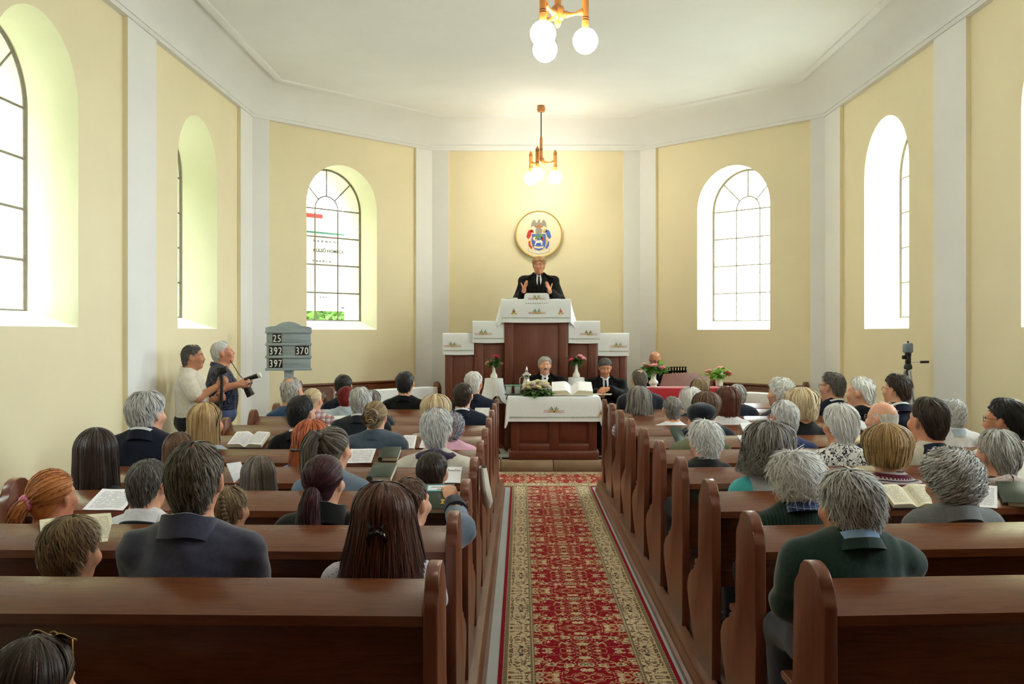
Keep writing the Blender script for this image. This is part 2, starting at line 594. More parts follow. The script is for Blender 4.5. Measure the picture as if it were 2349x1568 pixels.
# floor, pew platforms with a moulded kerb, chancel step
b = B(); b.quad((XL - 1, D0 - 1, 0), (XR + 1, D0 - 1, 0), (XR + 1, 14.4, 0), (XL - 1, 14.4, 0))
tag(b.build('floor', FLOORG), kind='structure')
PZ = 0.12                      # pew platform
AL, AR = -0.215, 0.85          # aisle edges
KERB = wood('worn_brown_kerb', srgb(128, 88, 66), 0.35, (30, 3, 30))
PLAT = wood('brown_platform_boards', srgb(112, 74, 54), 0.45, (30, 3, 30), 0.1)
for nm, x0, x1, e in (('left', -2.55, AL, 1), ('right', AR, 3.40, -1)):
    root = empty('floor_pew_' + nm, kind='structure')
    n = 12
    W0 = (x1 - x0 - 0.06) / n
    for q in range(n):           # platform boards run along the nave
        bb = B()
        xa = x0 + q * W0 if nm == 'left' else x0 + 0.06 + q * W0
        bb.box(xa + 0.002, xa + W0 - 0.002, -1.2, 9.42, 0.0, PZ - 0.003 * (q % 2), 0.003)
        bb.build('board', PLAT, root)
    edge = x1 if nm == 'left' else x0
    prof = [(0, 0), (0.045, 0), (0.045, 0.03), (0.03, 0.042), (0.03, 0.07), (0.014, 0.088), (0.014, 0.105), (0.02, 0.112), (0.014, PZ + 0.006), (-0.04, PZ + 0.006), (-0.06, 0.0)]
    for (ya, yb) in ((-1.2, 1.2), (1.203, 3.72), (3.723, 6.6), (6.603, 9.45)):
        bb = B(); bb.prism([(edge + e * px, pz) for px, pz in prof], ya, yb, axis='y')
        bb.build('kerb', KERB, root)
STEP_D, STEP_H = 10.72, 0.13
root = empty('floor_chancel', kind='structure')
b = B()
b.box(XL - 0.2, XR + 0.2, STEP_D + 0.2, 13.6, 0.0, STEP_H)
b.build('platform', TILE, root)
xs = [XL, -1.6, -0.25, 0.398, 1.3, 2.6, XR]
for q in range(len(xs) - 1):
    bb = B(); bb.box(xs[q] + 0.003, xs[q + 1] - 0.003, STEP_D, STEP_D + 0.35, 0.0, STEP_H, 0.008)
    bb.build('step_stone', STONE, root)
TILE2 = plain('striped_platform_tile', srgb(206, 202, 188), 0.5, var=0.08)
for ix in range(-9, 10):
    for iy in range(5):
        bb = B(); x = 0.3 + ix * 0.36; y = STEP_D + 0.36 + iy * 0.36
        bb.box(x + 0.003, x + 0.357, y + 0.003, y + 0.357, STEP_H - 0.01, STEP_H + 0.004)
        bb.build('tile', TILE2 if (ix + iy) % 2 else TILE, root)

# ------------------------------------------------------------------ outside
GRASS = plain('pale_gravel_yard', srgb(186, 186, 172), 0.9, var=0.2, scale=1.5)
b = B(); b.quad((-60, -60, -0.45), (60, -60, -0.45), (60, 70, -0.45), (-60, 70, -0.45))
tag(b.build('ground', GRASS), kind='structure')
FOL = plain('mottled_foliage_green', srgb(92, 126, 50), 0.7, var=0.45, scale=2.2)  # the leaves' own green, mottled at random
BARK = plain('grey_brown_bark', srgb(98, 82, 66), 0.9, var=0.3)
def tree(name, loc, h, rad, label, n=2600, cat='tree'):
    t = empty(name, loc, label=label, cat=cat, group='greenery outside the left windows')
    b = B(); b.tube([(0, 0, 0), (0.05, 0.02, h * 0.5), (0, 0.1, h * 0.8)], [0.14, 0.1, 0.04], 8)
    b.build('trunk', BARK, t)
    C = rng.normal(size=(n, 3)); C /= np.linalg.norm(C, axis=1)[:, None]
    C *= (rng.random((n, 1)) ** 0.4) * np.array([[rad, rad, h * 0.42]])
    C[:, 2] += h * 0.58
    a = rng.normal(size=(n, 3)); a /= np.linalg.norm(a, axis=1)[:, None]
    c = np.cross(a, rng.normal(size=(n, 3))); c /= np.linalg.norm(c, axis=1)[:, None]
    s = 0.10 + 0.12 * rng.random((n, 1))
    V = np.stack([C - a * s, C + c * s * 0.45, C + a * s, C - c * s * 0.45], 1).reshape(-1, 3)
    Q = np.arange(4 * n).reshape(n, 4)
    tag(obj('foliage', fast_mesh('foliage', V, Q, smooth=False), t, FOL), kind='stuff')
for row, (tx_, ys) in enumerate(((-7.5, (4.2, 8.0, 11.8, 15.6)), (-11.3, (2.3, 6.1, 9.9, 13.7, 17.5)))):
    for q, ty_ in enumerate(ys):
        tree('leafy_tree', (tx_, ty_, -0.45), 8.6 + 0.7 * ((q * 3 + row) % 3), 1.72, '%s tree of the %s row outside the left wall' % (['first', 'second', 'third', 'fourth', 'fifth'][q], ['near', 'far'][row]), 4200)
tree('leafy_shrub', (-4.1, 17.6, -0.45), 3.0, 1.4, 'low green shrub outside below the banner window')

# construction banner hung outside the left apse window
wl = walls['diagonal_left']
BANN = bpy.data.materials.new('translucent_banner_sheet')
BANN.use_nodes = True
_t = BANN.node_tree; _p = _t.nodes['Principled BSDF']
_tl = _t.nodes.new('ShaderNodeBsdfTranslucent'); _tl.inputs[0].default_value = (0.8, 0.8, 0.8, 1)
_df = _t.nodes.new('ShaderNodeBsdfDiffuse'); _df.inputs[0].default_value = (0.85, 0.85, 0.86, 1)
_mx = _t.nodes.new('ShaderNodeMixShader'); _mx.inputs[0].default_value = 0.14
_t.links.new(_df.outputs[0], _mx.inputs[1]); _t.links.new(_tl.outputs[0], _mx.inputs[2]); _t.links.new(_mx.outputs[0], _t.nodes['Material Output'].inputs[0])
_t.nodes.remove(_p)
def ink(name, col):
    return plain(name, col, 0.8, var=0.02)
def text_mesh(txt, size, align='CENTER', extrude=0.0, bold=0.0):
    c = bpy.data.curves.new('lettering', 'FONT')
    c.body = txt; c.size = size; c.align_x = align; c.extrude = extrude; c.offset = bold; c.resolution_u = 3
    o = bpy.data.objects.new('lettering', c); COL.objects.link(o)
    bpy.context.view_layer.update()
    me = bpy.data.meshes.new_from_object(o.evaluated_get(bpy.context.evaluated_depsgraph_get()))
    bpy.data.objects.remove(o); bpy.data.curves.remove(c)
    return me
sc_ = wins['diagonal_left'][0]
bn = empty('hanging_banner', label='white lettered building banner hung outside the left apse window', cat='banner')
bn.matrix_world = wl.matrix(sc_ + 0.30, EYE + 0.95, WT + 0.25)
b = B(); b.box(-0.62, 0.74, 0, 0.004, -0.62, 0.86); b.build('sheet', BANN, bn)
RED_I, GREEN_I, GREY_I, BLUE_I = ink('red_banner_ink', (0.55, 0.05, 0.07, 1)), ink('green_banner_ink', (0.03, 0.2, 0.16, 1)), ink('grey_banner_ink', (0.02, 0.02, 0.06, 1)), ink('blue_banner_ink', (0.12, 0.1, 0.5, 1))
b = B(); b.box(-0.62, 0.05, -0.004, -0.002, 0.78, 0.84); b.build('red_stripe', RED_I, bn)
b = B(); b.box(-0.62, 0.70, -0.004, -0.002, 0.55, 0.575); b.build('green_stripe', GREEN_I, bn)
b = B(); b.box(0.38, 0.66, -0.004, -0.002, -0.58, -0.55); b.build('blue_stripe', BLUE_I, bn)
def dashes(n, w, h, seed):
    """a printed line too faint to read: broken strokes"""
    r_ = random.Random(seed); b = B(); x = -w / 2
    for k in range(n):
        ww = w / n * r_.uniform(0.3, 0.75)
        b.box(x, x + ww, -0.001, 0.0, 0, h * r_.uniform(0.6, 1.0)); x += w / n
    return b
for k, (z, w_, h_, x, n_) in enumerate(((0.42, 0.62, 0.04, 0.2, 9), (0.12, 0.34, 0.035, 0.05, 6), (-0.06, 0.3, 0.02, 0.5, 8), (-0.13, 0.22, 0.02, 0.46, 6), (-0.3, 0.3, 0.022, 0.48, 8), (-0.42, 0.2, 0.02, 0.1, 4))):
    tag(dashes(n_, w_, h_, k).build('faint_print', ink('faint_banner_ink', (0.22, 0.22, 0.3, 1)), bn, (x, -0.002, z)), kind='stuff')
for tx, z, sz, x in (('K\u00dcLS\u0150 HOMLOKZATI', 0.27, 0.072, 0.24),):
    me = text_mesh(tx, sz, bold=0.0012)
    obj('lettering', me, bn, GREY_I, (x, -0.004, z), (PI / 2, 0, 0))
# ------------------------------------------------------------------ pews
# u is measured along the nave from the back edge of the pew end (nearest the camera)
PITCH = 0.735
def DU(i): return 2.51 + PITCH * (i - 1)
PTH = 0.042
END_PROFILE = [(0.0, 0.0), (0.0, 0.36), (-0.012, 0.44), (0.0, 0.52), (0.0, 0.79), (0.006, 0.815), (0.028, 0.83), (0.03, 0.845),
               (0.036, 0.868), (0.055, 0.888), (0.085, 0.90), (0.12, 0.904), (0.155, 0.897), (0.185, 0.875), (0.195, 0.845), (0.20, 0.833),
               (0.225, 0.82), (0.235, 0.80), (0.235, 0.52), (0.25, 0.475), (0.285, 0.452), (0.318, 0.45), (0.322, 0.435), (0.315, 0.425),
               (0.37, 0.41), (0.42, 0.375), (0.45, 0.33), (0.45, 0.29), (0.425, 0.23), (0.385, 0.18), (0.345, 0.13), (0.315, 0.07), (0.31, 0.0)]
def pew_meshes(L):
    """local: x across the pew from the aisle end (0) to the wall end (L), y = u, z from the platform"""
    out = {}
    b = B(); b.prism(END_PROFILE, 0, PTH, axis='x', bevel=0.005); out['end_panel'] = b.mesh('end_panel')
    b = B()
    b.prism([(0.006, 0.772), (0.006, 0.742), (0.028, 0.734), (0.165, 0.80), (0.165, 0.836), (0.155, 0.838), (0.018, 0.778)], PTH, L - PTH, axis='x', bevel=0.003)
    out['book_ledge'] = b.mesh('book_ledge')
    b = B(); b.prism([(0.10, 0.70), (0.10, 0.765), (0.128, 0.775), (0.128, 0.70)], PTH, L - PTH, axis='x'); out['top_rail'] = b.mesh('top_rail')
    b = B(); b.prism([(0.118, 0.46), (0.115, 0.705), (0.14, 0.79), (0.158, 0.79), (0.136, 0.44)], PTH, L - PTH, axis='x'); out['backrest'] = b.mesh('backrest')
    b = B(); b.prism([(0.10, 0.40), (0.10, 0.475), (0.14, 0.475), (0.14, 0.40)], PTH, L - PTH, axis='x', bevel=0.004); out['lower_rail'] = b.mesh('lower_rail')
    b = B(); b.prism([(0.12, 0.405), (0.12, 0.43), (0.45, 0.445), (0.462, 0.435), (0.455, 0.418)], PTH, L - PTH, axis='x', bevel=0.003); out['seat'] = b.mesh('seat')
    b = B(); b.box(L / 2 - 0.02, L / 2 + 0.02, 0.13, 0.40, 0, 0.405, 0.004); out['middle_support'] = b.mesh('middle_support')
    for n_, m in out.items():
        m.materials.append(PEW_END if n_ == 'end_panel' else PEW)
    return out
LL, LRt = 2.18, 2.42
PML, PMR = pew_meshes(LL), pew_meshes(LRt)
PEW_ROT = {'L': math.radians(-1.2), 'R': math.radians(3.6)}
XAL, XAR = -0.24, 0.872
ordn = ['nearest', 'second', 'third', 'fourth', 'fifth', 'sixth', 'seventh', 'eighth', 'ninth']
PEWS = {}
for side in 'LR':
    M = PML if side == 'L' else PMR
    for i in range(1, 10):
        word = 'left' if side == 'L' else 'right'
        lab = 'brown varnished pew, %s from the camera in the %s block' % (ordn[i - 1], word)
        e = empty('pew', (XAL if side == 'L' else XAR, DU(i), PZ), PEW_ROT[side], lab, 'pew', 'pews in the %s block' % word)
        sx = -1 if side == 'L' else 1
        Lx = LL if side == 'L' else LRt
        for n_, me in M.items():
            o = obj(n_, me, e)
            if n_ == 'end_panel':
                if sx < 0: o.location.x = -PTH
                o2 = obj(n_, me, e); o2.location.x = sx * Lx - (PTH if sx > 0 else 0)
            elif sx < 0:
                o.location.x = -Lx
        PEWS[side, i] = e
# front screens of the two blocks
for side in 'LR':
    word = 'left' if side == 'L' else 'right'
    Lx = LL if side == 'L' else LRt
    e = empty('pew_screen', (XAL if side == 'L' else XAR, DU(10) + 0.10, PZ if side == 'L' else PZ), PEW_ROT[side],
              'brown wooden front screen closing the %s pew block before the chancel' % word, 'screen')
    s = -1 if side == 'L' else 1
    pe = [(0, 0), (0, 0.83), (0.01, 0.86), (0.04, 0.885), (0.08, 0.885), (0.11, 0.86), (0.12, 0.83), (0.12, 0.0)]
    for xx in (0, s * (Lx - PTH)):
        b = B(); b.prism(pe, min(xx, xx + s * PTH), max(xx, xx + s * PTH), axis='x', bevel=0.004); b.build('end_panel', PEW_END, e)
    b = B(); b.prism([(-0.05, 0.76), (-0.05, 0.79), (0.09, 0.83), (0.09, 0.80)], min(s * PTH, s * (Lx - PTH)), max(s * PTH, s * (Lx - PTH)), axis='x', bevel=0.003); b.build('book_ledge', PEW, e)
    for q in range(4):
        xa = s * (PTH + q * (Lx - 2 * PTH) / 4); xb = s * (PTH + (q + 1) * (Lx - 2 * PTH) / 4)
        xa, xb = min(xa, xb), max(xa, xb)
        b = B(); b.box(xa + 0.05, xb - 0.05, 0.05, 0.075, 0.12, 0.72, 0.006); b.build('panel', PEW, e)
    b = B()
    xa, xb = min(s * PTH, s * (Lx - PTH)), max(s * PTH, s * (Lx - PTH))
    b.box(xa, xb, 0.045, 0.07, 0.02, 0.80)
    b.build('back_board', PEW, e)

def ledge_point(side, i, px, v=0.5):
    """spot on the book ledge of a pew: px across the photograph, v from the near lip (0) to the far edge (1)"""
    e = PEWS[side, i]
    th = PEW_ROT[side]
    d = DU(i) + 0.02 + 0.13 * v
    for _ in range(4):
        x = (px - VX) * d / F
        d = DU(i) + (0.02 + 0.13 * v) * math.cos(th) + (x - e.location.x) * math.tan(th)
    z = PZ + 0.779 + 0.06 * v * 0.95
    return Vector(((px - VX) * d / F, d, z))
LEDGE_TILT = math.atan2(0.06, 0.137)

# side benches along the two slanting walls, each with a cloth-covered desk before it
def side_bench(w, s0, s1, label, cloth_label, flip, off=0.95, desk=None):
    e = empty('side_bench', w.p((s0 + s1) / 2, STEP_H, -0.3), 0, label, 'bench')
    e.matrix_world = w.matrix((s0 + s1) / 2, STEP_H, 0)
    h = (s1 - s0) / 2
    b = B(); b.box(-h, h, -0.16, -0.11, 0.40, 0.86, 0.006); b.build('backrest', PEW, e)
    b = B(); b.box(-h, h, -0.17, -0.08, 0.86, 0.895, 0.008); b.build('top_rail', PEW, e)
    b = B(); b.box(-h, h, -0.52, -0.14, 0.40, 0.43, 0.006); b.build('seat', PEW, e)
    for x in (-h, h - 0.045):
        b = B(); b.prism([(-0.5, 0), (-0.5, 0.42), (-0.45, 0.5), (-0.2, 0.6), (-0.19, 0.9), (-0.15, 0.945), (-0.09, 0.945), (-0.06, 0.9), (-0.06, 0.0)], x, x + 0.045, axis='x', bevel=0.004)
        b.build('end_panel', PEW_END, e)
    if desk: s0, s1 = desk; h = (s1 - s0) / 2
    d = empty('side_desk', (0, 0, 0), 0, label.replace('bench', 'desk').replace('behind', 'carrying'), 'desk')
    d.matrix_world = w.matrix((s0 + s1) / 2, STEP_H, -off)
    b = B(); b.box(-h, h, 0, 0.03, 0.02, 0.80, 0.004); b.build('front_board', PEW, d)
    b = B(); b.box(-h, h, -0.02, 0.2, 0.80, 0.825, 0.006); b.build('desk_top', PEW, d)
    for x in (-h - 0.03, h):
        b = B(); b.prism([(-0.03, 0), (-0.03, 0.82), (0.0, 0.88), (0.05, 0.905), (0.1, 0.88), (0.12, 0.82), (0.12, 0)], x, x + 0.04, axis='x', bevel=0.004); b.build('end_panel', PEW_END, d)
    c = empty('desk_cloth', (0, 0, 0), 0, cloth_label, 'cloth')
    c.matrix_world = w.matrix((s0 + s1) / 2, STEP_H, -off)
    P = []
    xs = np.linspace(-h + 0.04, h - 0.03, 40)
    for (y, z) in ((0.19, 0.829), (0.0, 0.829), (-0.024, 0.826), (-0.03, 0.80), (-0.031, 0.70), (-0.03, 0.60), (-0.033, 0.5)):
        P.append([(x, y + (0.006 * math.sin(x * 14) + 0.004 * math.sin(x * 31)) * (0.83 - z) * 2, z + (0.004 * math.sin(x * 5) if z < 0.55 else 0)) for x in xs])
    b = B(); b.grid(P); b.build('linen', LINEN, c)
    return c
w = walls['diagonal_left']
CL_SIDE = side_bench(w, 0.62, 2.3, 'brown side bench against the slanting left wall behind the white desk cloth', 'white embroidered cloth over the side desk by the left slanting wall', 1, 1.0)
w = walls['diagonal_right']
CR_SIDE = side_bench(w, 0.22, 1.64, 'brown side bench against the slanting right wall behind the white desk cloth', 'white embroidered cloth over the side desk by the right slanting wall', -1, 0.95, (0.0, 0.72))

# ------------------------------------------------------------------ runner carpet and cross carpet
def carpet_mat(name, width, length_axis='y'):
    """red floral oriental field with a cream border; mirrored about its long axis"""
    n = N(name)
    s = n.sep(n.coord('Object'))
    ax, ay = (s[0], s[1]) if length_axis == 'y' else (s[1], s[0])
    hw = width / 2
    a = n.math('ABSOLUTE', ax)
    per = n.math('PINGPONG', ay, 0.36)
    P = n.comb(a, per, 0.0)
    warp = n.noise(P, 9, 2, 0.5, 0, 'Color')
    wv = n.node('ShaderNodeVectorMath', operation='MULTIPLY_ADD')
    n.link(warp, wv.inputs[0]); wv.inputs[1].default_value = (0.05, 0.05, 0); n.link(P, wv.inputs[2])
    Pw = wv.outputs[0]
    # rosettes
    v1 = n.voronoi(P, 13, 'F1', 0.55)
    petal = n.noise(P, 60, 1, 0.5)
    v1p = n.math('ADD', v1, n.math('MULTIPLY', n.math('SUBTRACT', petal, 0.5), 0.34))
    RED, CR_, GOLD, NAVY, PALE, DRED = srgb(158, 2, 34), srgb(232, 212, 176), srgb(176, 110, 72), srgb(58, 66, 84), srgb(196, 190, 172), srgb(120, 14, 28)
    base = n.mix(n.math('GREATER_THAN', n.noise(P, 5, 2), 0.56), RED, mul(RED, 0.82))
    # vines
    nz = n.noise(Pw, 13, 2, 0.5)
    vine = n.math('LESS_THAN', n.math('ABSOLUTE', n.math('SUBTRACT', nz, 0.5)), 0.022)
    c = n.mix(vine, base, srgb(204, 160, 116))
    nz2 = n.noise(Pw, 27, 2, 0.6)
    leaf = n.math('GREATER_THAN', nz2, 0.62)
    c = n.mix(leaf, c, CR_)
    leaf2 = n.math('LESS_THAN', nz2, 0.34)
    c = n.mix(leaf2, c, srgb(206, 168, 110))
    c = n.mix(n.math('LESS_THAN', v1p, 0.37), c, CR_)
    c = n.mix(n.math('LESS_THAN', v1p, 0.27), c, srgb(176, 150, 110))
    c = n.mix(n.math('LESS_THAN', v1p, 0.19), c, NAVY)
    c = n.mix(n.math('LESS_THAN', v1p, 0.12), c, CR_)
    # cream border with its own small motifs
    v2 = n.voronoi(n.comb(n.math('MULTIPLY', a, 1.0), per, 0.0), 21, 'F1', 0.5)
    v2p = n.math('ADD', v2, n.math('MULTIPLY', n.math('SUBTRACT', petal, 0.5), 0.4))
    bc = n.mix(n.math('LESS_THAN', n.math('ABSOLUTE', n.math('SUBTRACT', n.noise(Pw, 24, 2), 0.5)), 0.03), srgb(232, 214, 176), srgb(120, 84, 70))
    bc = n.mix(n.math('LESS_THAN', v2p, 0.33), bc, srgb(70, 74, 78))
    bc = n.mix(n.math('LESS_THAN', v2p, 0.22), bc, srgb(226, 196, 140))
    bc = n.mix(n.math('LESS_THAN', v2p, 0.15), bc, srgb(160, 52, 48))
    lines = n.ramp(n.math('DIVIDE', a, hw), [
        (0.0, (0, 0, 0)), (0.605, (1, 1, 1))], 'CONSTANT')
    c = n.mix(lines, c, bc)
    def band(p0, p1, col, c):
        q = n.math('DIVIDE', a, hw)
        m = n.math('MULTIPLY', n.math('GREATER_THAN', q, p0), n.math('LESS_THAN', q, p1))
        return n.mix(m, c, col)
    dots = n.mix(n.math('GREATER_THAN', n.math('SINE', n.math('MULTIPLY', ay, 300)), 0.1), srgb(54, 52, 60), srgb(206, 190, 150))
    c = band(0.585, 0.635, dots, c)
    c = band(0.60, 0.608, srgb(226, 204, 152), c)
    c = band(0.895, 0.945, dots, c)
    c = band(0.885, 0.897, srgb(226, 204, 152), c)
    c = band(0.95, 2.0, srgb(160, 20, 40), c)
    f = n.noise(n.coord('Object'), 300, 2)
    c = n.mix(n.math('MULTIPLY', f, 0.12), c, srgb(90, 50, 46))
    n.bump(f, 0.5, 0.004)
    return n.fin(c, 0.85, spec=0.12, sheen=0.0)
RUN_W = 0.90
e = empty('runner_carpet', (0.335, 4.3, 0.0), 0, 'long red floral runner carpet with cream borders along the aisle', 'carpet')
b = B(); b.box(-RUN_W / 2, RUN_W / 2, -5.0, 5.36, 0.0, 0.012, 0.003)
b.build('pile', carpet_mat('red_runner_carpet', RUN_W), e)
e = empty('cross_carpet', (0.23, 10.17, 0.0), 0, 'red floral cross carpet lying at the foot of the chancel step', 'carpet')
b = B(); b.box(-3.4, 3.4, -0.5, 0.53, 0.0, 0.012, 0.003)
b.build('pile', carpet_mat('red_cross_carpet', 1.05, 'x'), e)

# ------------------------------------------------------------------ chandeliers
GLOBE = bpy.data.materials.new('lit_opal_globe')
GLOBE.use_nodes = True
_p = GLOBE.node_tree.nodes['Principled BSDF']
_p.inputs['Base Color'].default_value = (0.95, 0.93, 0.88, 1)
_p.inputs['Emission Color'].default_value = (1.0, 0.91, 0.74, 1)
_p.inputs['Emission Strength'].default_value = 17.0
_p.inputs['Roughness'].default_value = 0.2
def chandelier(x, y, zg, rot, label):
    """three turned arms carrying opal globes; zg is the height of the globe centres"""
    e = empty('chandelier', (x, y, HT), rot, label, 'chandelier', 'three-globe wooden chandeliers')
    zz = zg - HT
    b = B(); b.lathe([(0.03, -0.09), (0.05, -0.085), (0.06, -0.05), (0.055, -0.02), (0.035, 0)], 16); b.build('ceiling_rose', LAMPWOOD, e)
    b = B(); b.tube([(0, 0, -0.08), (0, 0, zz + 0.52)], 0.008, 8); b.build('rod', BLACKMETAL, e)
    b = B(); b.lathe([(0.018, 0.56), (0.02, 0.5), (0.02, 0.36), (0.024, 0.355), (0.024, 0.31), (0.026, 0.27), (0.045, 0.255), (0.05, 0.22), (0.05, 0.19), (0.042, 0.165), (0.024, 0.15), (0.026, 0.135), (0.018, 0.115), (0.006, 0.1), (0.001, 0.098)], 16, (0, 0, zz))
    b.build('centre_post', LAMPWOOD, e)
    bb = B()
    for z in (0.39, 0.375): bb.lathe([(0.0212, z - 0.004), (0.0222, z), (0.0212, z + 0.004)], 16, (0, 0, zz), cap=False)
    bb.build('dark_ring', DARKBAND, e)
    arm = B(); arm.tube([(0.03, 0, zz + 0.205), (0.06, 0, zz + 0.20), (0.075, 0, zz + 0.198), (0.1, 0, zz + 0.2), (0.135, 0, zz + 0.205), (0.165, 0, zz + 0.212), (0.185, 0, zz + 0.215)],
                      [0.017, 0.028, 0.022, 0.015, 0.013, 0.022, 0.027], 10); am = arm.mesh('arm'); am.materials.append(LAMPWOOD)
    pst = B(); pst.lathe([(0.025, 0.07), (0.026, 0.12), (0.026, 0.31), (0.027, 0.35), (0.024, 0.362), (0.015, 0.368), (0.013, 0.38), (0.006, 0.392), (0.001, 0.394)], 14, (0.205, 0, zz)); pm = pst.mesh('lamp_post'); pm.materials.append(LAMPWOOD)
    rg = B()
    for z in (0.32, 0.337, 0.155, 0.172): rg.lathe([(0.0262, z - 0.004), (0.0278, z), (0.0262, z + 0.004)], 14, (0.205, 0, zz), cap=False)
    rm = rg.mesh('dark_ring'); rm.materials.append(DARKBAND)
    gb = B()
    pr = [(0.03, 0.088)] + [(0.094 * math.sin(t), 0.094 * math.cos(t)) for t in np.linspace(0.33, PI - 0.75, 14)] + [(0.058, -0.072), (0.04, -0.087), (0.015, -0.094), (0.001, -0.095)]
    gb.lathe(pr, 24, (0.205, 0, zz)); gm = gb.mesh('globe'); gm.materials.append(GLOBE)
    for k in range(3):
        a = 2 * PI * k / 3
        for nm, me in (('arm', am), ('lamp_post', pm), ('dark_ring', rm), ('globe', gm)):
            obj(nm, me, e).rotation_euler = (0, 0, a)
chandelier(0.275, 6.5, EYE + 2.17, math.radians(-4), 'wooden three-globe chandelier hanging nearest, at the top of the photo')
chandelier(0.285, 12.3, EYE + 2.20, math.radians(14), 'small-looking wooden three-globe chandelier hanging before the end wall')
chandelier(0.275, 2.4, EYE + 2.17, math.radians(20), 'added wooden three-globe chandelier, out of view, lighting the near pews')  # added fill lamp out of view, brightens the near pews and heads
# ------------------------------------------------------------------ embroidery motif, cloths
EM_GREEN = plain('green_thread', srgb(104, 140, 60), 0.8, var=0.3, scale=80)
EM_RED = plain('coral_thread', srgb(214, 96, 84), 0.8, var=0.3, scale=80)
EM_GOLD = plain('gold_thread', srgb(226, 178, 60), 0.8, var=0.25, scale=80)
EM_GREY = plain('grey_green_thread', srgb(146, 152, 130), 0.8, var=0.2, scale=80)
EM_MATS = [EM_GREEN, EM_RED, EM_GOLD, EM_GREY]
def leafpoly(x, z, L, wd, ang, n=6):
    pts = []
    for k in range(n + 1):
        t = k / n; pts.append((t * L, wd * math.sin(PI * t) * (1.2 - 0.5 * t)))
    for k in range(n - 1, 0, -1):
        t = k / n; pts.append((t * L, -wd * math.sin(PI * t) * 0.5))
    c, s = math.cos(ang), math.sin(ang)
    return [(x + c * a - s * b_, z + s * a + c * b_) for a, b_ in pts]
def disc(x, z, r, n=10): return [(x + r * math.cos(2 * PI * k / n), z + r * math.sin(2 * PI * k / n)) for k in range(n)]
def motif(kind, sc):
    """stitched motif in the x-z plane, 1.5 mm thick"""
    b = B()
    def add(mi, poly):
        b.mi = mi; b.prism([(x * sc, z * sc) for x, z in poly], -0.0016, 0.0004, axis='y')
    if kind == 'spray':
        for s in (-1, 1):
            p = leafpoly(0.1, 0.02, 0.52, 0.07, math.radians(68)); add(0, [(s * x, z) for x, z in p][::s])
            p = leafpoly(0.22, 0.05, 0.34, 0.05, math.radians(50)); add(0, [(s * x, z) for x, z in p][::s])
            for k in range(4):
                x = 0.36 + 0.16 * k
                p = leafpoly(x, 0.02 + 0.015 * (k % 2), 0.13, 0.05, math.radians(25 + 15 * (k % 2))); add(1, [(s * a, z) for a, z in p][::s])
                p = leafpoly(x + 0.02, -0.06, 0.12, 0.045, math.radians(-18)); add(1 if k % 2 else 3, [(s * a, z) for a, z in p][::s])
            add(2, disc(s * 0.24, 0.0, 0.065)); add(1, disc(s * 0.37, -0.02, 0.045))
            p = leafpoly(0.05, -0.08, 0.2, 0.03, math.radians(10)); add(0, [(s * a, z) for a, z in p][::s])
        add(2, disc(0, 0.0, 0.11, 12)); add(1, disc(0, 0.0, 0.06))
    else:
        for x, z, r, m in ((-0.16, -0.1, 0.1, 2), (0.16, -0.1, 0.1, 2), (0, 0.16, 0.11, 1)): add(m, disc(x, z, r))
        for s in (-1, 1): add(0, leafpoly(0, -0.05, 0.26, 0.05, math.radians(90 - s * 40)))
        add(0, leafpoly(0, 0.24, 0.2, 0.04, math.radians(90)))
    me = b.mesh('embroidery')
    for m in EM_MATS: me.materials.append(m)
    return me
def stitch_line(x0, x1, step=0.022):
    b = B(); b.mi = 3
    n = int((x1 - x0) / step)
    for k in range(n):
        x = x0 + (k + 0.5) * (x1 - x0) / n
        b.prism([(x - step * 0.36, -0.004), (x + step * 0.3, -0.004), (x, 0.009)], -0.0015, 0.0004, axis='y')
    b.mi = 0
    b.box(x0, x1, -0.0012, 0.0003, -0.0075, -0.0055)
    me = b.mesh('stitched_border')
    for m in EM_MATS: me.materials.append(m)
    return me
def deco(me, parent, x, y, z, name='embroidery'):
    return tag(obj(name, me, parent, None, (x, y, z)), kind='stuff')
SPRAY = {}
def spray(sc, kind='spray'):
    if (kind, sc) not in SPRAY: SPRAY[kind, sc] = motif(kind, sc)
    return SPRAY[kind, sc]

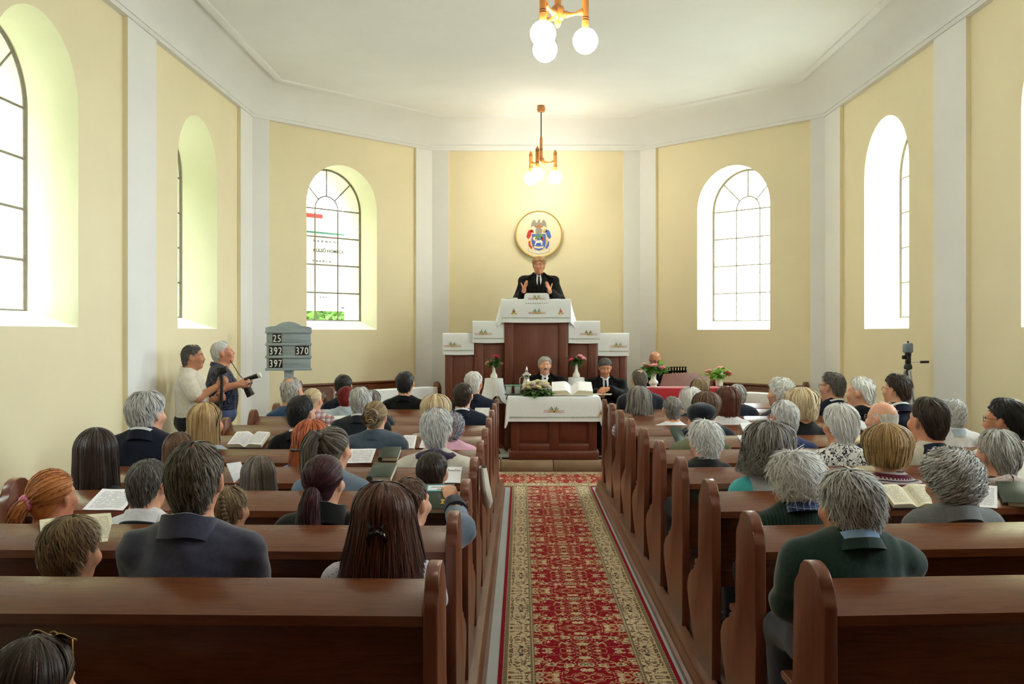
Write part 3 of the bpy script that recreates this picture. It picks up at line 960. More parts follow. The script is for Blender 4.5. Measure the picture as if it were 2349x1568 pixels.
def draped(name, x0, x1, y0, y1, zt, drop, mat, parent, corner=0.0, flare=0.0, wave=0.006, back=None, sides=True, seed=1, bev=0.012):
    """cloth over a rectangular top: flat top plus hanging skirt; corners hang lower and flare out"""
    r_ = random.Random(seed)
    per = []
    def seg(a, c, n, nrm):
        for k in range(n):
            t = k / n; per.append((a[0] + (c[0] - a[0]) * t, a[1] + (c[1] - a[1]) * t, nrm, 0.0))
    nx, ny = max(10, int((x1 - x0) / 0.03)), max(4, int((y1 - y0) / 0.04))
    corners = [((x1, y0), (0, -1), (1, 0)), ((x1, y1), (1, 0), (0, 1)), ((x0, y1), (0, 1), (-1, 0)), ((x0, y0), (-1, 0), (0, -1))]
    def arc(c, n1, n2):
        for k in range(7):
            t = k / 6 * PI / 2
            nrm = (n1[0] * math.cos(t) + n2[0] * math.sin(t), n1[1] * math.cos(t) + n2[1] * math.sin(t))
            per.append((c[0], c[1], nrm, math.sin(2 * t)))
    seg((x0, y0), (x1, y0), nx, (0, -1)); arc(*corners[0])
    seg((x1, y0), (x1, y1), ny, (1, 0)); arc(*corners[1])
    seg((x1, y1), (x0, y1), nx, (0, 1)); arc(*corners[2])
    seg((x0, y1), (x0, y0), ny, (-1, 0)); arc(*corners[3])
    rows = [(0.0, 0.0)] + [(0.02 + 0.98 * k / 9, 1) for k in range(10)]
    ph = [r_.uniform(0, 6) for _ in range(4)]
    G = []
    for ri, (t, on) in enumerate(rows):
        row = []
        for i, (x, y, nm, cw) in enumerate(per):
            dd = drop
            if nm[1] > 0.7 and back is not None: dd = back
            if not sides and abs(nm[0]) > 0.7: dd = 0.02
            dd = dd + corner * cw
            wv = wave * (math.sin(x * 17 + ph[0]) + 0.6 * math.sin(x * 39 + ph[1]) + 0.8 * math.sin(y * 21 + ph[2]))
            out = 0.003 + bev * min(1, t * 6) + (wv + wave) * t + flare * t * (0.35 + cw)
            if on == 0: out = 0.0
            row.append((x + nm[0] * out, y + nm[1] * out, zt + 0.004 - (0 if on == 0 else dd * t)))
        G.append(row + [row[0]])
    b = B()
    b.grid(G)
    bmesh.ops.remove_doubles(b.bm, verts=b.bm.verts, dist=1e-5)
    b.quad((x0, y0, zt + 0.004), (x1, y0, zt + 0.004), (x1, y1, zt + 0.004), (x0, y1, zt + 0.004))
    bmesh.ops.remove_doubles(b.bm, verts=b.bm.verts, dist=1e-5)
    return b.build(name, mat, parent)

# ------------------------------------------------------------------ communion table
GZ = STEP_H
tx0, tx1, ty0, ty1 = -0.175, 0.995, 10.84, 11.30
T = empty('communion_table', ((tx0 + tx1) / 2, ty0, GZ), 0, 'dark panelled wooden communion table standing on the chancel step under a white cloth', 'table')
hw = (tx1 - tx0) / 2 - 0.05
b = B(); b.box(-hw - 0.025, hw + 0.025, 0.0, 0.26, 0.0, 0.115, 0.006); b.build('plinth', PULPIT, T)
b = B(); b.box(-hw + 0.02, hw - 0.02, 0.035, 0.24, 0.1, 0.75); b.build('body', PULPIT, T)
for x0, x1, z0, z1 in ((-hw, -hw + 0.10, 0.115, 0.75), (-0.055, 0.055, 0.115, 0.75), (hw - 0.10, hw, 0.115, 0.75), (-hw + 0.1, -0.055, 0.115, 0.2), (0.055, hw - 0.1, 0.115, 0.2), (-hw + 0.1, -0.055, 0.66, 0.75), (0.055, hw - 0.1, 0.66, 0.75)):
    b = B(); b.box(x0, x1, 0.012, 0.04, z0, z1, 0.003); b.build('frame_rail', PULPIT, T)
for x0, x1 in ((-hw + 0.125, -0.08), (0.08, hw - 0.125)):
    b = B(); b.box(x0, x1, 0.024, 0.04, 0.225, 0.635, 0.008); b.build('door_panel', PULPIT, T)
b = B(); b.box(-hw - 0.03, hw + 0.03, -0.005, ty1 - ty0 + 0.01, 0.75, 0.78, 0.004); b.build('tabletop', PULPIT, T)
C = empty('table_cloth', ((tx0 + tx1) / 2, ty0, GZ), 0, 'white embroidered linen cloth hanging over the communion table', 'tablecloth')
draped('linen', -hw - 0.035, hw + 0.035, -0.012, ty1 - ty0 + 0.015, 0.782, 0.305, LINEN, C, corner=0.085, flare=0.03, wave=0.003, seed=3, back=0.1)
deco(spray(0.134), C, 0.0, -0.0415, 0.782 - 0.175)
deco(stitch_line(-hw - 0.02, hw + 0.02), C, 0, -0.0445, 0.782 - 0.245, 'stitched_border')
deco(spray(0.14, 'corner'), C, hw + 0.045, -0.048, 0.782 - 0.215)

# ------------------------------------------------------------------ pulpit of five stepped fronts
PY = 11.86
P = empty('pulpit', (0.23, PY, GZ), 0, 'tall stepped red-brown wooden pulpit against the end wall', 'pulpit')
def at_px(px, d=PY): return (px - VX) * d / F - 0.23
def hz(y, d=PY): return EYE - (y - VY) * d / F - GZ
cx0, cx1 = at_px(1157.5), at_px(1302.5)
s0, s1 = at_px(1088), at_px(1371.5)
o0, o1 = at_px(1020), at_px(1439.5)
zc, zs, zo = hz(691), hz(741), hz(769)
def front(name, x0, x1, y, z1, stiles):
    b = B(); b.box(x0, x1, y, y + 0.03, 0.0, z1, 0.004); b.build(name, PULPIT, P)
    for xa, xb in stiles:
        b = B(); b.box(xa, xb, y - 0.016, y + 0.002, 0.0, z1 - 0.001, 0.003); b.build('stile', PULPIT, P)
front('main_front', cx0, cx1, 0.0, zc, [(cx0, cx0 + 0.12), (cx1 - 0.12, cx1)])
front('step_front', s0, cx0 - 0.001, 0.05, zs, [(s0, s0 + 0.12)])
front('step_front', cx1 + 0.001, s1, 0.05, zs, [(s1 - 0.13, s1)])
front('outer_front', o0, s0 - 0.001, 0.08, zo, [(o0, o0 + 0.10), (s0 - 0.14, s0 - 0.001)])
front('outer_front', s1 + 0.001, o1, 0.08, zo, [(o1 - 0.10, o1)])
for x0, x1, y0, z in ((cx0, cx1, 0.0, zc), (s0, cx0, 0.05, zs), (cx1, s1, 0.05, zs), (o0, s0, 0.08, zo), (s1, o1, 0.08, zo)):
    b = B(); b.box(x0 - 0.012, x1 + 0.012, y0 - 0.02, y0 + 0.22, z, z + 0.03, 0.005); b.build('top_board', PULPIT, P)
b = B(); b.box(cx0 + 0.01, cx1 - 0.01, 0.25, 1.25, 0.84, 0.895); b.build('platform', PULPIT, P)
for x in (cx0, cx1 - 0.03):
    b = B(); b.box(x, x + 0.03, 0.03, 0.9, 0.0, zs); b.build('side_wall', PULPIT, P)
for x in (o0, o1 - 0.03):
    b = B(); b.box(x, x + 0.03, 0.11, 1.2, 0.0, zo - 0.05); b.build('side_wall', PULPIT, P)
for k in range(5):
    b = B(); b.box(s1 - 0.02, o1 - 0.04, 0.35, 1.2, 0.0, 0.17) if k == 0 else b.box(cx1 + 0.02, s1 + 0.15 - 0.08 * k, 0.35, 1.2, 0.17 * k, 0.17 * (k + 1)); b.build('stair', PULPIT, P)

def front_cloth(label, xa, xb, y, zt, drop, spray_x, sides=0.0, seed=1, extra=()):
    c = empty('pulpit_cloth', (0.23, PY, GZ), 0, label, 'cloth', 'white embroidered cloths on the pulpit')
    r_ = random.Random(seed)
    xs = np.linspace(xa, xb, 46)
    ph = r_.uniform(0, 6)
    G = []
    for (yy, zz, t) in ((0.2, 0.0, 0), (0.0, 0.001, 0), (-0.035, -0.001, 0), (-0.046, -0.012, 0), (-0.048, -drop * 0.4, 0.4), (-0.048, -drop * 0.7, 0.7), (-0.049, -drop, 1.0)):
        G.append([(x, y + yy - 0.003 * t * math.sin(x * 11 + ph) - 0.0025 * t * math.sin(x * 27 + ph), zt + 0.032 + zz - 0.006 * t * abs(math.sin((x - xa) / (xb - xa) * PI))) for x in xs])
    if sides:
        for row_i, row in enumerate(G): pass
    b = B(); b.grid(G)
    if sides:                       # gathered ends falling over the sides of the pulpit
        for sg, xe in ((-1, xa), (1, xb)):
            G2 = []
            for t in np.linspace(0, 1, 8):
                low = drop + sides * 1.0
                zr = [zt + 0.033 - 0.01 * t - (drop * t if k == 0 else (drop + (low - drop) * min(1, k / 3)) * t) for k in range(7)]
                G2.append([(xe + sg * (0.0 + 0.012 * k * t + 0.05 * t * min(1, k / 2.0) + 0.006 * t * math.sin(k * 2.1)), y - 0.048 + 0.028 * k + (0.012 if k else 0) * math.sin(k * 1.9) * t, zr[k]) for k in range(7)])
            b.grid(G2)
    b.build('linen', LINEN, c)
    if spray_x is not None: deco(spray(0.122), c, spray_x, y - 0.0535, zt + 0.032 - drop * 0.60)
    for ex in extra: deco(spray(0.14, 'corner'), c, ex, y - 0.0535, zt + 0.032 - drop * 0.58)
    deco(stitch_line(xa + 0.01, xb - 0.01), c, 0, y - 0.0535, zt + 0.032 - drop * 0.80, 'stitched_border')
    return c
d_ = PY
dr = lambda y0, y1: (y1 - y0) * PY / F
front_cloth('white embroidered cloth over the top front of the pulpit, below the preacher', at_px(1150), at_px(1309), 0.0, zc, dr(690, 743.5), at_px(1232), sides=0.12, seed=2, extra=(at_px(1179), at_px(1286)))
front_cloth('white embroidered cloth on the upper left step of the pulpit', at_px(1084), at_px(1157), 0.05, zs, dr(739, 789), at_px(1109), seed=4)
front_cloth('white embroidered cloth on the upper right step of the pulpit', at_px(1304), at_px(1377), 0.05, zs, dr(739, 790), at_px(1350), seed=5)
front_cloth('white embroidered cloth on the lowest left step of the pulpit', at_px(1015), at_px(1087), 0.08, zo, dr(767, 816.5), at_px(1038), seed=6)
front_cloth('white embroidered cloth on the lowest right step of the pulpit', at_px(1372), at_px(1444), 0.08, zo, dr(767, 819), at_px(1419), seed=7)
# reading stand with its own cloth and an open book
zt = GZ + zc + 0.034
e = empty('reading_stand', W(1231, 690, PY + 0.03), 0, 'small reading stand with a white embroidered cover on top of the pulpit', 'lectern')
e.location.z = zt
hwr = 29.5 * PY / F
b = B(); b.prism([(0.0, 0.0), (0.24, 0.0), (0.24, 0.03), (0.02, 0.075), (0.0, 0.07)], -hwr + 0.02, hwr - 0.02, axis='x', bevel=0.003); b.build('stand', PULPIT, e)
b = B()
G = []
for (y, z) in ((0.22, 0.042), (0.02, 0.082), (-0.07, 0.078), (-0.074, 0.06), (-0.074, 0.0), (-0.074, -0.09)):
    G.append([(x * (0.78 if z > 0.07 else 1.0 if z < 0.05 else 0.93), y, z) for x in np.linspace(-hwr, hwr, 16)])
b.grid(G); b.build('linen', LINEN, e)
deco(spray(0.118), e, 0, -0.076, 0.0)
deco(stitch_line(-hwr + 0.02, hwr - 0.02, 0.03), e, 0, -0.076, -0.06, 'stitched_border')

# ------------------------------------------------------------------ books and papers
def page_mat(name, col, lines=True, rows=26):
    n = N(name)
    c = col
    if lines:
        s = n.sep(n.coord('UV'))
        row = n.math('MULTIPLY', s[1], rows)
        on = n.math('GREATER_THAN', n.math('FRACT', row), 0.55)
        word = n.noise(n.comb(n.math('MULTIPLY', s[0], 16.0), n.math('MULTIPLY', n.math('FLOOR', row), 7.3)), 1.0, 2)
        on = n.math('MULTIPLY', on, n.math('GREATER_THAN', word, 0.43))
        inx = n.math('MULTIPLY', n.math('GREATER_THAN', s[0], 0.1), n.math('LESS_THAN', s[0], 0.9))
        iny = n.math('MULTIPLY', n.math('GREATER_THAN', s[1], 0.1), n.math('LESS_THAN', s[1], 0.9))
        on = n.math('MULTIPLY', on, n.math('MULTIPLY', inx, iny))
        c = n.mix(n.math('MULTIPLY', on, 0.62), col, srgb(70, 72, 92))
    return n.fin(c, 0.75, spec=0.3)
PAGE = page_mat('printed_page', srgb(238, 236, 240))
PAGE_CREAM = page_mat('cream_printed_page', srgb(232, 224, 198))
PAGE_EDGE = plain('page_block_edge', srgb(216, 204, 176), 0.8, var=0.08, scale=300)
PAGE_PLAIN = page_mat('plain_page', srgb(240, 240, 242), False)
COVERS = {}
def cover_mat(col):
    if col not in COVERS: COVERS[col] = plain('book_cover_%s' % ['navy', 'green', 'grey', 'black', 'brown'][len(COVERS) % 5], srgb(*col), 0.45, var=0.08, scale=60, bump=0.05)
    return COVERS[col]
def uvgrid(P, UV):
    me = bpy.data.meshes.new('page')
    nr, nc = len(P), len(P[0])
    V = [p for r in P for p in r]
    Fc = [(i * nc + j, i * nc + j + 1, (i + 1) * nc + j + 1, (i + 1) * nc + j) for i in range(nr - 1) for j in range(nc - 1)]
    me.from_pydata(V, [], Fc)
    uv = me.uv_layers.new(name='UVMap')
    flat = [u for r in UV for u in r]
    for lp in me.loops: uv.data[lp.index].uv = flat[lp.vertex_index]
    for p in me.polygons: p.use_smooth = True
    return me
def open_book(loc, w, h, th, rz, tilt, label, page=None, cover=(36, 40, 52), splay=1.0, name='open_book', cat='book', group=None, raw=None):
    """lies flat with the spine along local y; each half w wide, h tall"""
    page = page or PAGE
    e = empty(name, loc, 0, label, cat, group)
    e.rotation_euler = Euler((tilt, 0, rz), 'XYZ')
    b = B(); b.box(-w - 0.004, w + 0.004, -h / 2 - 0.004, h / 2 + 0.004, 0.0, 0.003, 0.001); b.build('cover', cover_mat(cover), e)
    n = 9
    def prof(t): return 0.004 + th * (min(1, (t * 3.2)) ** 0.6 * (1 - 0.25 * t)) * (0.35 + 0.65 * min(1, t * 4))
    for s in (-1, 1):
        ths = [k / (n - 1) for k in range(n)]
        top = [(s * w * t, prof(t)) for t in ths]
        blk = B()
        poly = [(s * 0.001, 0.0035)] + top[1:] + [(s * w, 0.0035)]
        blk.prism(poly, -h / 2, h / 2, axis='y')
        blk.build('page_block', PAGE_EDGE, e)
        Pp = [[(x, y, z + 0.0008) for x, z in top] for y in (-h / 2 + 0.0005, h / 2 - 0.0005)]
        UV = [[((t if s > 0 else 1 - t), v) for t in ths] for v in (0, 1)]
        obj('page', uvgrid(Pp, UV), e, page)
    return e
def closed_book(loc, w, h, th, rz, tilt, label, cover=(52, 58, 52), name='closed_book', group=None):
    e = empty(name, loc, 0, label, 'book', group)
    e.rotation_euler = Euler((tilt, 0, rz), 'XYZ')
    b = B()
    b.box(-w / 2, w / 2, -h / 2, h / 2, 0, 0.003, 0.001); b.box(-w / 2, w / 2, -h / 2, h / 2, th - 0.003, th, 0.001)
    b.tube([(-w / 2 + 0.002, -h / 2, th / 2), (-w / 2 + 0.002, h / 2, th / 2)], th / 2, 8)
    b.build('cover', cover_mat(cover), e)
    b = B(); b.box(-w / 2 + 0.003, w / 2 - 0.004, -h / 2 + 0.003, h / 2 - 0.003, 0.003, th - 0.003); b.build('page_block', PAGE_EDGE, e)
    return e
def sheet(loc, w, h, rz, tilt, label, mat=None, group=None):
    me = uvgrid([[(x, y, 0.001 + 0.0015 * math.sin(x * 30)) for x in np.linspace(-w / 2, w / 2, 8)] for y in (-h / 2, 0, h / 2)], [[(u, v) for u in np.linspace(0, 1, 8)] for v in (0, 0.5, 1)])
    o = obj('paper_sheet', me, None, mat or PAGE)
    o.location = loc; o.rotation_euler = Euler((tilt, 0, rz), 'XYZ')
    return tag(o, label, 'paper', group)
TL = LEDGE_TILT
def on_ledge(side, i, px, v=0.42, up=0.006):
    p = ledge_point(side, i, px, v); p.z += up
    return p
closed_book(W(1174, 688, PY + 0.06), 0.15, 0.13, 0.014, 0.1, 0.0, 'white closed book on the left of the pulpit top', (226, 226, 230)).location.z = GZ + zc + 0.037
sheet(W(1275, 687, PY + 0.08), 0.1, 0.13, 0.0, 0.0, 'white paper on the right of the pulpit top', PAPER).location.z = GZ + zc + 0.037
# left block
sheet(on_ledge('L', 3, 258), 0.20, 0.17, -0.12, TL, 'white text sheet on the ledge between the red-haired girl and the short-haired boy')
open_book(on_ledge('L', 2, 178, 0.5), 0.125, 0.19, 0.02, 0.55, TL, 'open book lying before the blond boy in the nearest left pew', PAGE_CREAM)
open_book(on_ledge('L', 6, 572, 0.4), 0.125, 0.18, 0.03, -0.1, TL, 'thick open book right of the blonde woman with sunglasses')
sheet(on_ledge('L', 6, 918 - 6, 0.45), 0.15, 0.15, 0.05, TL, 'paper sheet on the ledge right of the grey-haired man in dark suit')
open_book(on_ledge('L', 6, 915, 0.1, 0.012), 0.12, 0.18, 0.018, 0.0, TL, 'open book right of the woman with curly updo')
sheet(on_ledge('L', 5, 828), 0.165, 0.17, -0.04, TL, 'white sheet on the ledge right of the girl with the ponytail')
sheet(on_ledge('L', 6, 985, 0.4), 0.12, 0.17, -0.08, TL, 'narrow printed leaf beside the open book, near the man in beige jacket')
closed_book(on_ledge('L', 5, 897), 0.115, 0.13, 0.03, -0.06, TL, 'dark green closed book behind the other, left of the beige jacket man', (62, 70, 60))
closed_book(on_ledge('L', 4, 880), 0.125, 0.14, 0.035, -0.12, TL, 'dark green closed book nearest of two, left of the navy-jacket boy', (62, 70, 60))
wr = sheet(on_ledge('L', 4, 1012), 0.22, 0.16, 0.0, TL, 'handwritten white sheet on the ledge at the aisle end beside the navy-jacket boy', PAPER)
HAND = plain('handwriting_ink', srgb(40, 44, 70), 0.7)
def scribble(w, h, n, seed, t=0.0011):
    r_ = random.Random(seed); pts = []
    for k in range(n * 6 + 1):
        u = k / (n * 6); a = u * n * 2 * PI
        tall = 1.9 if int(u * n) % 4 == 1 else 1.0
        pts.append((-w / 2 + w * u + 0.3 * w / n * math.sin(a), h * 0.5 * tall * (1 - math.cos(a)) * 0.5, 0))
    b = B(); b.tube(pts, t, 4); m = b.mesh('handwriting'); m.materials.append(HAND); return m
obj('handwriting', scribble(0.085, 0.024, 8, 1), wr, None, (0.062, 0.035, 0.0035))
bk = closed_book(on_ledge('L', 3, 1003, 0.4), 0.15, 0.2, 0.03, 0.0, TL, 'dark green closed book with a name label and gold chalice, under the boy\'s hand', (44, 58, 48))
b = B(); b.box(-0.055, 0.055, 0.035, 0.088, 0.030, 0.0312); b.build('label_frame', plain('blue_label_frame', srgb(70, 170, 190), 0.6), bk)
b = B(); b.box(-0.048, 0.048, 0.042, 0.082, 0.0312, 0.032); b.build('name_label', PAPER, bk)
obj('handwriting', scribble(0.07, 0.012, 9, 2, 0.0009), bk, None, (0.002, 0.064, 0.0325)); obj('handwriting', scribble(0.03, 0.010, 4, 3, 0.0009), bk, None, (0.01, 0.047, 0.0325))
GOLDP = plain('gold_print', srgb(196, 160, 70), 0.4, 0.6)
b = B(); b.prism([(-0.012, -0.03), (0.012, -0.03), (0.004, -0.044), (0.004, -0.056), (0.012, -0.064), (-0.012, -0.064), (-0.004, -0.056), (-0.004, -0.044)], 0.030, 0.0308, axis='z'); b.build('chalice_emblem', GOLDP, bk, (0.03, 0, 0))
closed_book(on_ledge('L', 4, 546, 0.35, 0.01), 0.09, 0.15, 0.006, 0.9, TL + 0.5, 'thin white booklet held up beside the child with braids', (226, 226, 232), 'booklet')
closed_book(on_ledge('L', 9, 1107, 0.4), 0.14, 0.16, 0.02, 0.0, TL, 'grey closed book on the ledge at the aisle end near the white-haired man', (112, 116, 112))
sheet(on_ledge('L', 8, 768, 0.5), 0.2, 0.15, 0.0, TL, 'white sheet on the ledge right of the blonde woman with the knot', PAGE_PLAIN)
# right block
open_book(on_ledge('R', 3, 2086, 0.45), 0.115, 0.165, 0.022, 0.06, TL, 'open cream book left of the curly grey woman in tweed', PAGE_CREAM, (180, 170, 140))
sheet(on_ledge('R', 3, 2252, 0.5), 0.13, 0.19, -0.5, TL, 'lined white sheets on the ledge right of the curly grey woman')
cb = closed_book(on_ledge('R', 3, 2336, 0.45), 0.15, 0.18, 0.025, -0.3, TL, 'grey-blue closed book with ribbon at the right edge of the photo', (140, 160, 168))
open_book(on_ledge('R', 7, 1742, 0.3), 0.14, 0.18, 0.02, 0.0, TL, 'bright white open book before the blue-suited grey man', PAGE_PLAIN)
sheet(on_ledge('R', 6, 1730, 0.4), 0.2, 0.17, 0.1, TL, 'bright sheet on the ledge left of the man in the blue suit', PAGE_PLAIN)
closed_book(on_ledge('R', 6, 1556, 0.6, 0.03), 0.1, 0.16, 0.008, 0.5, TL + 0.5, 'white booklet with yellow edge left of the dark beret', (236, 214, 120), 'booklet')
open_book(on_ledge('R', 5, 2098, 0.4), 0.13, 0.18, 0.02, 0.0, TL, 'open white book between the bald man and the man in folk jacket', PAGE_PLAIN)
open_book(on_ledge('R', 4, 2330, 0.3), 0.13, 0.18, 0.02, 0.0, TL, 'open white book at the far right before the grey-haired woman', PAGE_PLAIN)
closed_book(on_ledge('R', 7, 1982, 0.4), 0.12, 0.17, 0.03, 0.6, TL, 'cream closed book right of the white-haired woman in patterned blouse', (212, 204, 170))

# ------------------------------------------------------------------ things on the communion table
TZ = GZ + 0.788
def on_table(px, y): return Vector(((px - VX) * y / F, y, TZ))
BIG = open_book(on_table(1312, 11.09) + Vector((0, 0, 0.055)), 0.255, 0.36, 0.07, -0.02, 0.27, 'very large open bible on the right of the communion table', PAGE_PLAIN, (60, 44, 34))
b = B(); b.prism([(-0.17, -0.003), (0.17, -0.003), (0.146, -0.088)], -0.2, 0.2, axis='x'); b.build('book_rest', cover_mat((60, 44, 34)), BIG)
p = on_table(1208, 11.2)
e = empty('silver_flagon', p, 0, 'tall lidded silver flagon at the back of the communion table', 'flagon')
b = B(); b.lathe([(0.055, 0), (0.056, 0.012), (0.04, 0.03), (0.04, 0.05), (0.052, 0.09), (0.054, 0.14), (0.042, 0.19), (0.036, 0.215), (0.05, 0.235), (0.062, 0.245), (0.062, 0.253)], 20); b.build('body', SILVER, e)
b = B(); b.lathe([(0.063, 0.253), (0.06, 0.262), (0.035, 0.275), (0.03, 0.285), (0.014, 0.295), (0.02, 0.312), (0.012, 0.33), (0.009, 0.345), (0.002, 0.365)], 18); b.build('lid', SILVER, e)
b = B(); b.tube([(-0.05, 0, 0.23), (-0.085, 0, 0.21), (-0.09, 0, 0.15), (-0.07, 0, 0.1), (-0.05, 0, 0.095)], 0.006, 6); b.build('handle', SILVER, e)
p = on_table(1262, 11.25)
e = empty('silver_cup', p, 0, 'silver two-handled cup half hidden behind the flower arrangement', 'cup')
b = B(); b.lathe([(0.04, 0), (0.04, 0.008), (0.012, 0.02), (0.014, 0.05), (0.045, 0.08), (0.055, 0.12), (0.058, 0.135)], 18); b.build('bowl', SILVER, e)
b = B(); b.tube([(0.05, 0, 0.085), (0.085, 0, 0.095), (0.095, 0, 0.125), (0.08, 0, 0.145), (0.058, 0, 0.13)], 0.005, 6); b.build('handle', SILVER, e)
p = on_table(1177, 11.15)
e = empty('serving_tray', p, 0, 'small grey metal tray under the two glasses on the left of the table', 'tray')
b = B(); b.lathe([(0.002, 0.002), (0.10, 0.002), (0.115, 0.012), (0.118, 0.012), (0.104, 0.0), (0.002, 0.0)], 28, cap=False); b.build('dish', plain('dull_grey_metal', srgb(120, 122, 124), 0.35, 0.8), e)
TUMB = plain('frosted_glass_with_blue_print', srgb(206, 220, 224), 0.2, var=0.15, scale=50, coat=0.5)
LIDG = plain('green_cover_card', srgb(112, 168, 148), 0.6)
for k, dx in enumerate((-0.055, 0.055)):
    g = empty('drinking_glass', p + Vector((dx, 0, 0.006)), 0, ('left' if k == 0 else 'right') + ' drinking glass under a green cover card on the small tray', 'glass', 'glasses on the tray')
    b = B(); b.lathe([(0.032, 0), (0.034, 0.002), (0.042, 0.105), (0.0405, 0.105), (0.033, 0.006), (0.001, 0.006)], 18, cap=False); b.build('tumbler', TUMB, g)
    b = B(); b.box(-0.052, 0.052, -0.05, 0.05, 0.1055, 0.121, 0.003); b.build('cover_card', LIDG, g)

# ------------------------------------------------------------------ roses
def petal_mat(name, col): return thin(plain(name, col, 0.55, var=0.14, scale=70, sheen=0.3), 0.5)
ROSE = {'red': petal_mat('red_rose_petal', srgb(222, 44, 66)), 'pink': petal_mat('pink_rose_petal', srgb(250, 178, 188)), 'salmon': petal_mat('salmon_rose_petal', srgb(250, 182, 170)),
        'deep': petal_mat('deep_pink_rose_petal', srgb(238, 96, 136)), 'cream': petal_mat('cream_rose_petal', srgb(252, 242, 226)), 'blush': petal_mat('blush_rose_petal', srgb(250, 224, 216)), 'pale': petal_mat('pale_yellow_rose_petal', srgb(240, 234, 190))}
def rose_mesh(r, seed):
    r_ = random.Random(seed)
    b = B()
    for layer, (n, rad, opn, hgt) in enumerate(((3, 0.28, 0.1, 0.62), (5, 0.5, 0.35, 0.62), (6, 0.78, 0.75, 0.55), (7, 1.0, 1.15, 0.42))):
        for k in range(n):
            a0 = 2 * PI * (k + r_.random() * 0.3) / n + layer
            wd = 1.25 * PI / n + 0.25
            G = []
            for i in range(4):
                t = i / 3
                row = []
                for j in range(5):
                    s = (j / 4 - 0.5) * 2
                    a = a0 + s * wd * (0.45 + 0.55 * math.sin(PI * (0.15 + 0.6 * t)))
                    rr = r * rad * (0.25 + 0.75 * math.sin(t * PI / 2)) + r * 0.12 * opn * t * t
                    z = r * (hgt * t * (1 - 0.22 * s * s) * 1.5 - 0.5 - (opn * 0.22) * t * t)
                    row.append((rr * math.cos(a), rr * math.sin(a), z))
                G.append(row)
            b.grid(G)
    b.lathe([(0.01 * r, -0.7 * r), (0.3 * r, -0.6 * r), (0.36 * r, -0.42 * r), (0.1 * r, -0.3 * r)], 8)
    return b.mesh('bloom', recalc=False)
ROSE_ME = [rose_mesh(1.0, s) for s in (1, 2, 3)]
def bloom(parent, loc, r, kind, tilt=(0, 0, 0), k=0, name='bloom'):
    me = ROSE_ME[k % 3]
    if len(me.materials) == 0: me.materials.append(ROSE[kind])
    o = obj(name, me, parent, None, loc, tilt)
    o.scale = (r, r, r)
    o.material_slots[0].link = 'OBJECT'; o.material_slots[0].material = ROSE[kind]
    return o
def leaves(b, base, dirs, size, r_):
    for d in dirs:
        d = Vector(d).normalized()
        s = d.cross(Vector((0, 0, 1)));
        if s.length < 0.01: s = Vector((1, 0, 0))
        s.normalize(); up = s.cross(d)
        L = size * r_.uniform(0.7, 1.2); wd = L * 0.33
        p = Vector(base)
        G = []
        for i in range(5):
            t = i / 4
            hw_ = wd * math.sin(PI * min(1, 0.08 + t * 0.92)) ** 0.8
            c = p + d * L * t - up * 0.25 * L * t * t
            G.append([c - s * hw_ + up * hw_ * 0.3, c, c + s * hw_ + up * hw_ * 0.3])
        b.grid(G)
def vase_of_roses(loc, prof, roses, label, vlabel, vmat=None, leafmat=None, seed=1, spread=0.16, nleaf=26, ltop=0.2, lsize=0.055, vname='porcelain_vase'):
    """the vase is one thing, each rose (bloom, stem, leaves) another"""
    r_ = random.Random(seed)
    e = empty(vname, loc, 0, vlabel, 'vase')
    b = B(); b.lathe(prof, 24, cap=False)
    b.build('body', vmat or PORCELAIN, e)
    zr = prof[-1][1]
    n = len(roses)
    for k, (dx, dy, dz, r, kind, lab) in enumerate(roses):
        t = empty('rose', Vector(loc) + Vector((0, 0, zr - 0.06)), 0, lab, 'flower', label)
        tip = Vector((dx, dy, dz + 0.06))
        b = B(); b.tube([(0.004 * (k - n / 2), 0, 0), (tip.x * 0.35, tip.y * 0.4, tip.z * 0.5), tip - Vector((0, 0, r * 0.5))], 0.003, 5); b.build('stem', STEM, t)
        bloom(t, tip, r * 1.25, kind, (r_.uniform(0.1, 0.5), tip.x * 2.0, r_.uniform(0, 6)), k)
        b = B()
        m = max(5, nleaf // n)
        for q in range(m):
            f = r_.uniform(0.35, 0.9)
            base = (tip.x * f * 0.9 + r_.uniform(-1, 1) * spread * 0.32, tip.y * f + r_.uniform(-1, 1) * spread * 0.3, 0.05 + min(tip.z * f, ltop * r_.uniform(0.4, 1.0)))
            leaves(b, base, [(r_.uniform(-1, 1), r_.uniform(-1, 0.6), r_.uniform(-0.5, 0.6))], lsize, r_)
        tag(b.build('leaves', leafmat or LEAF, t, recalc=False), kind='stuff')
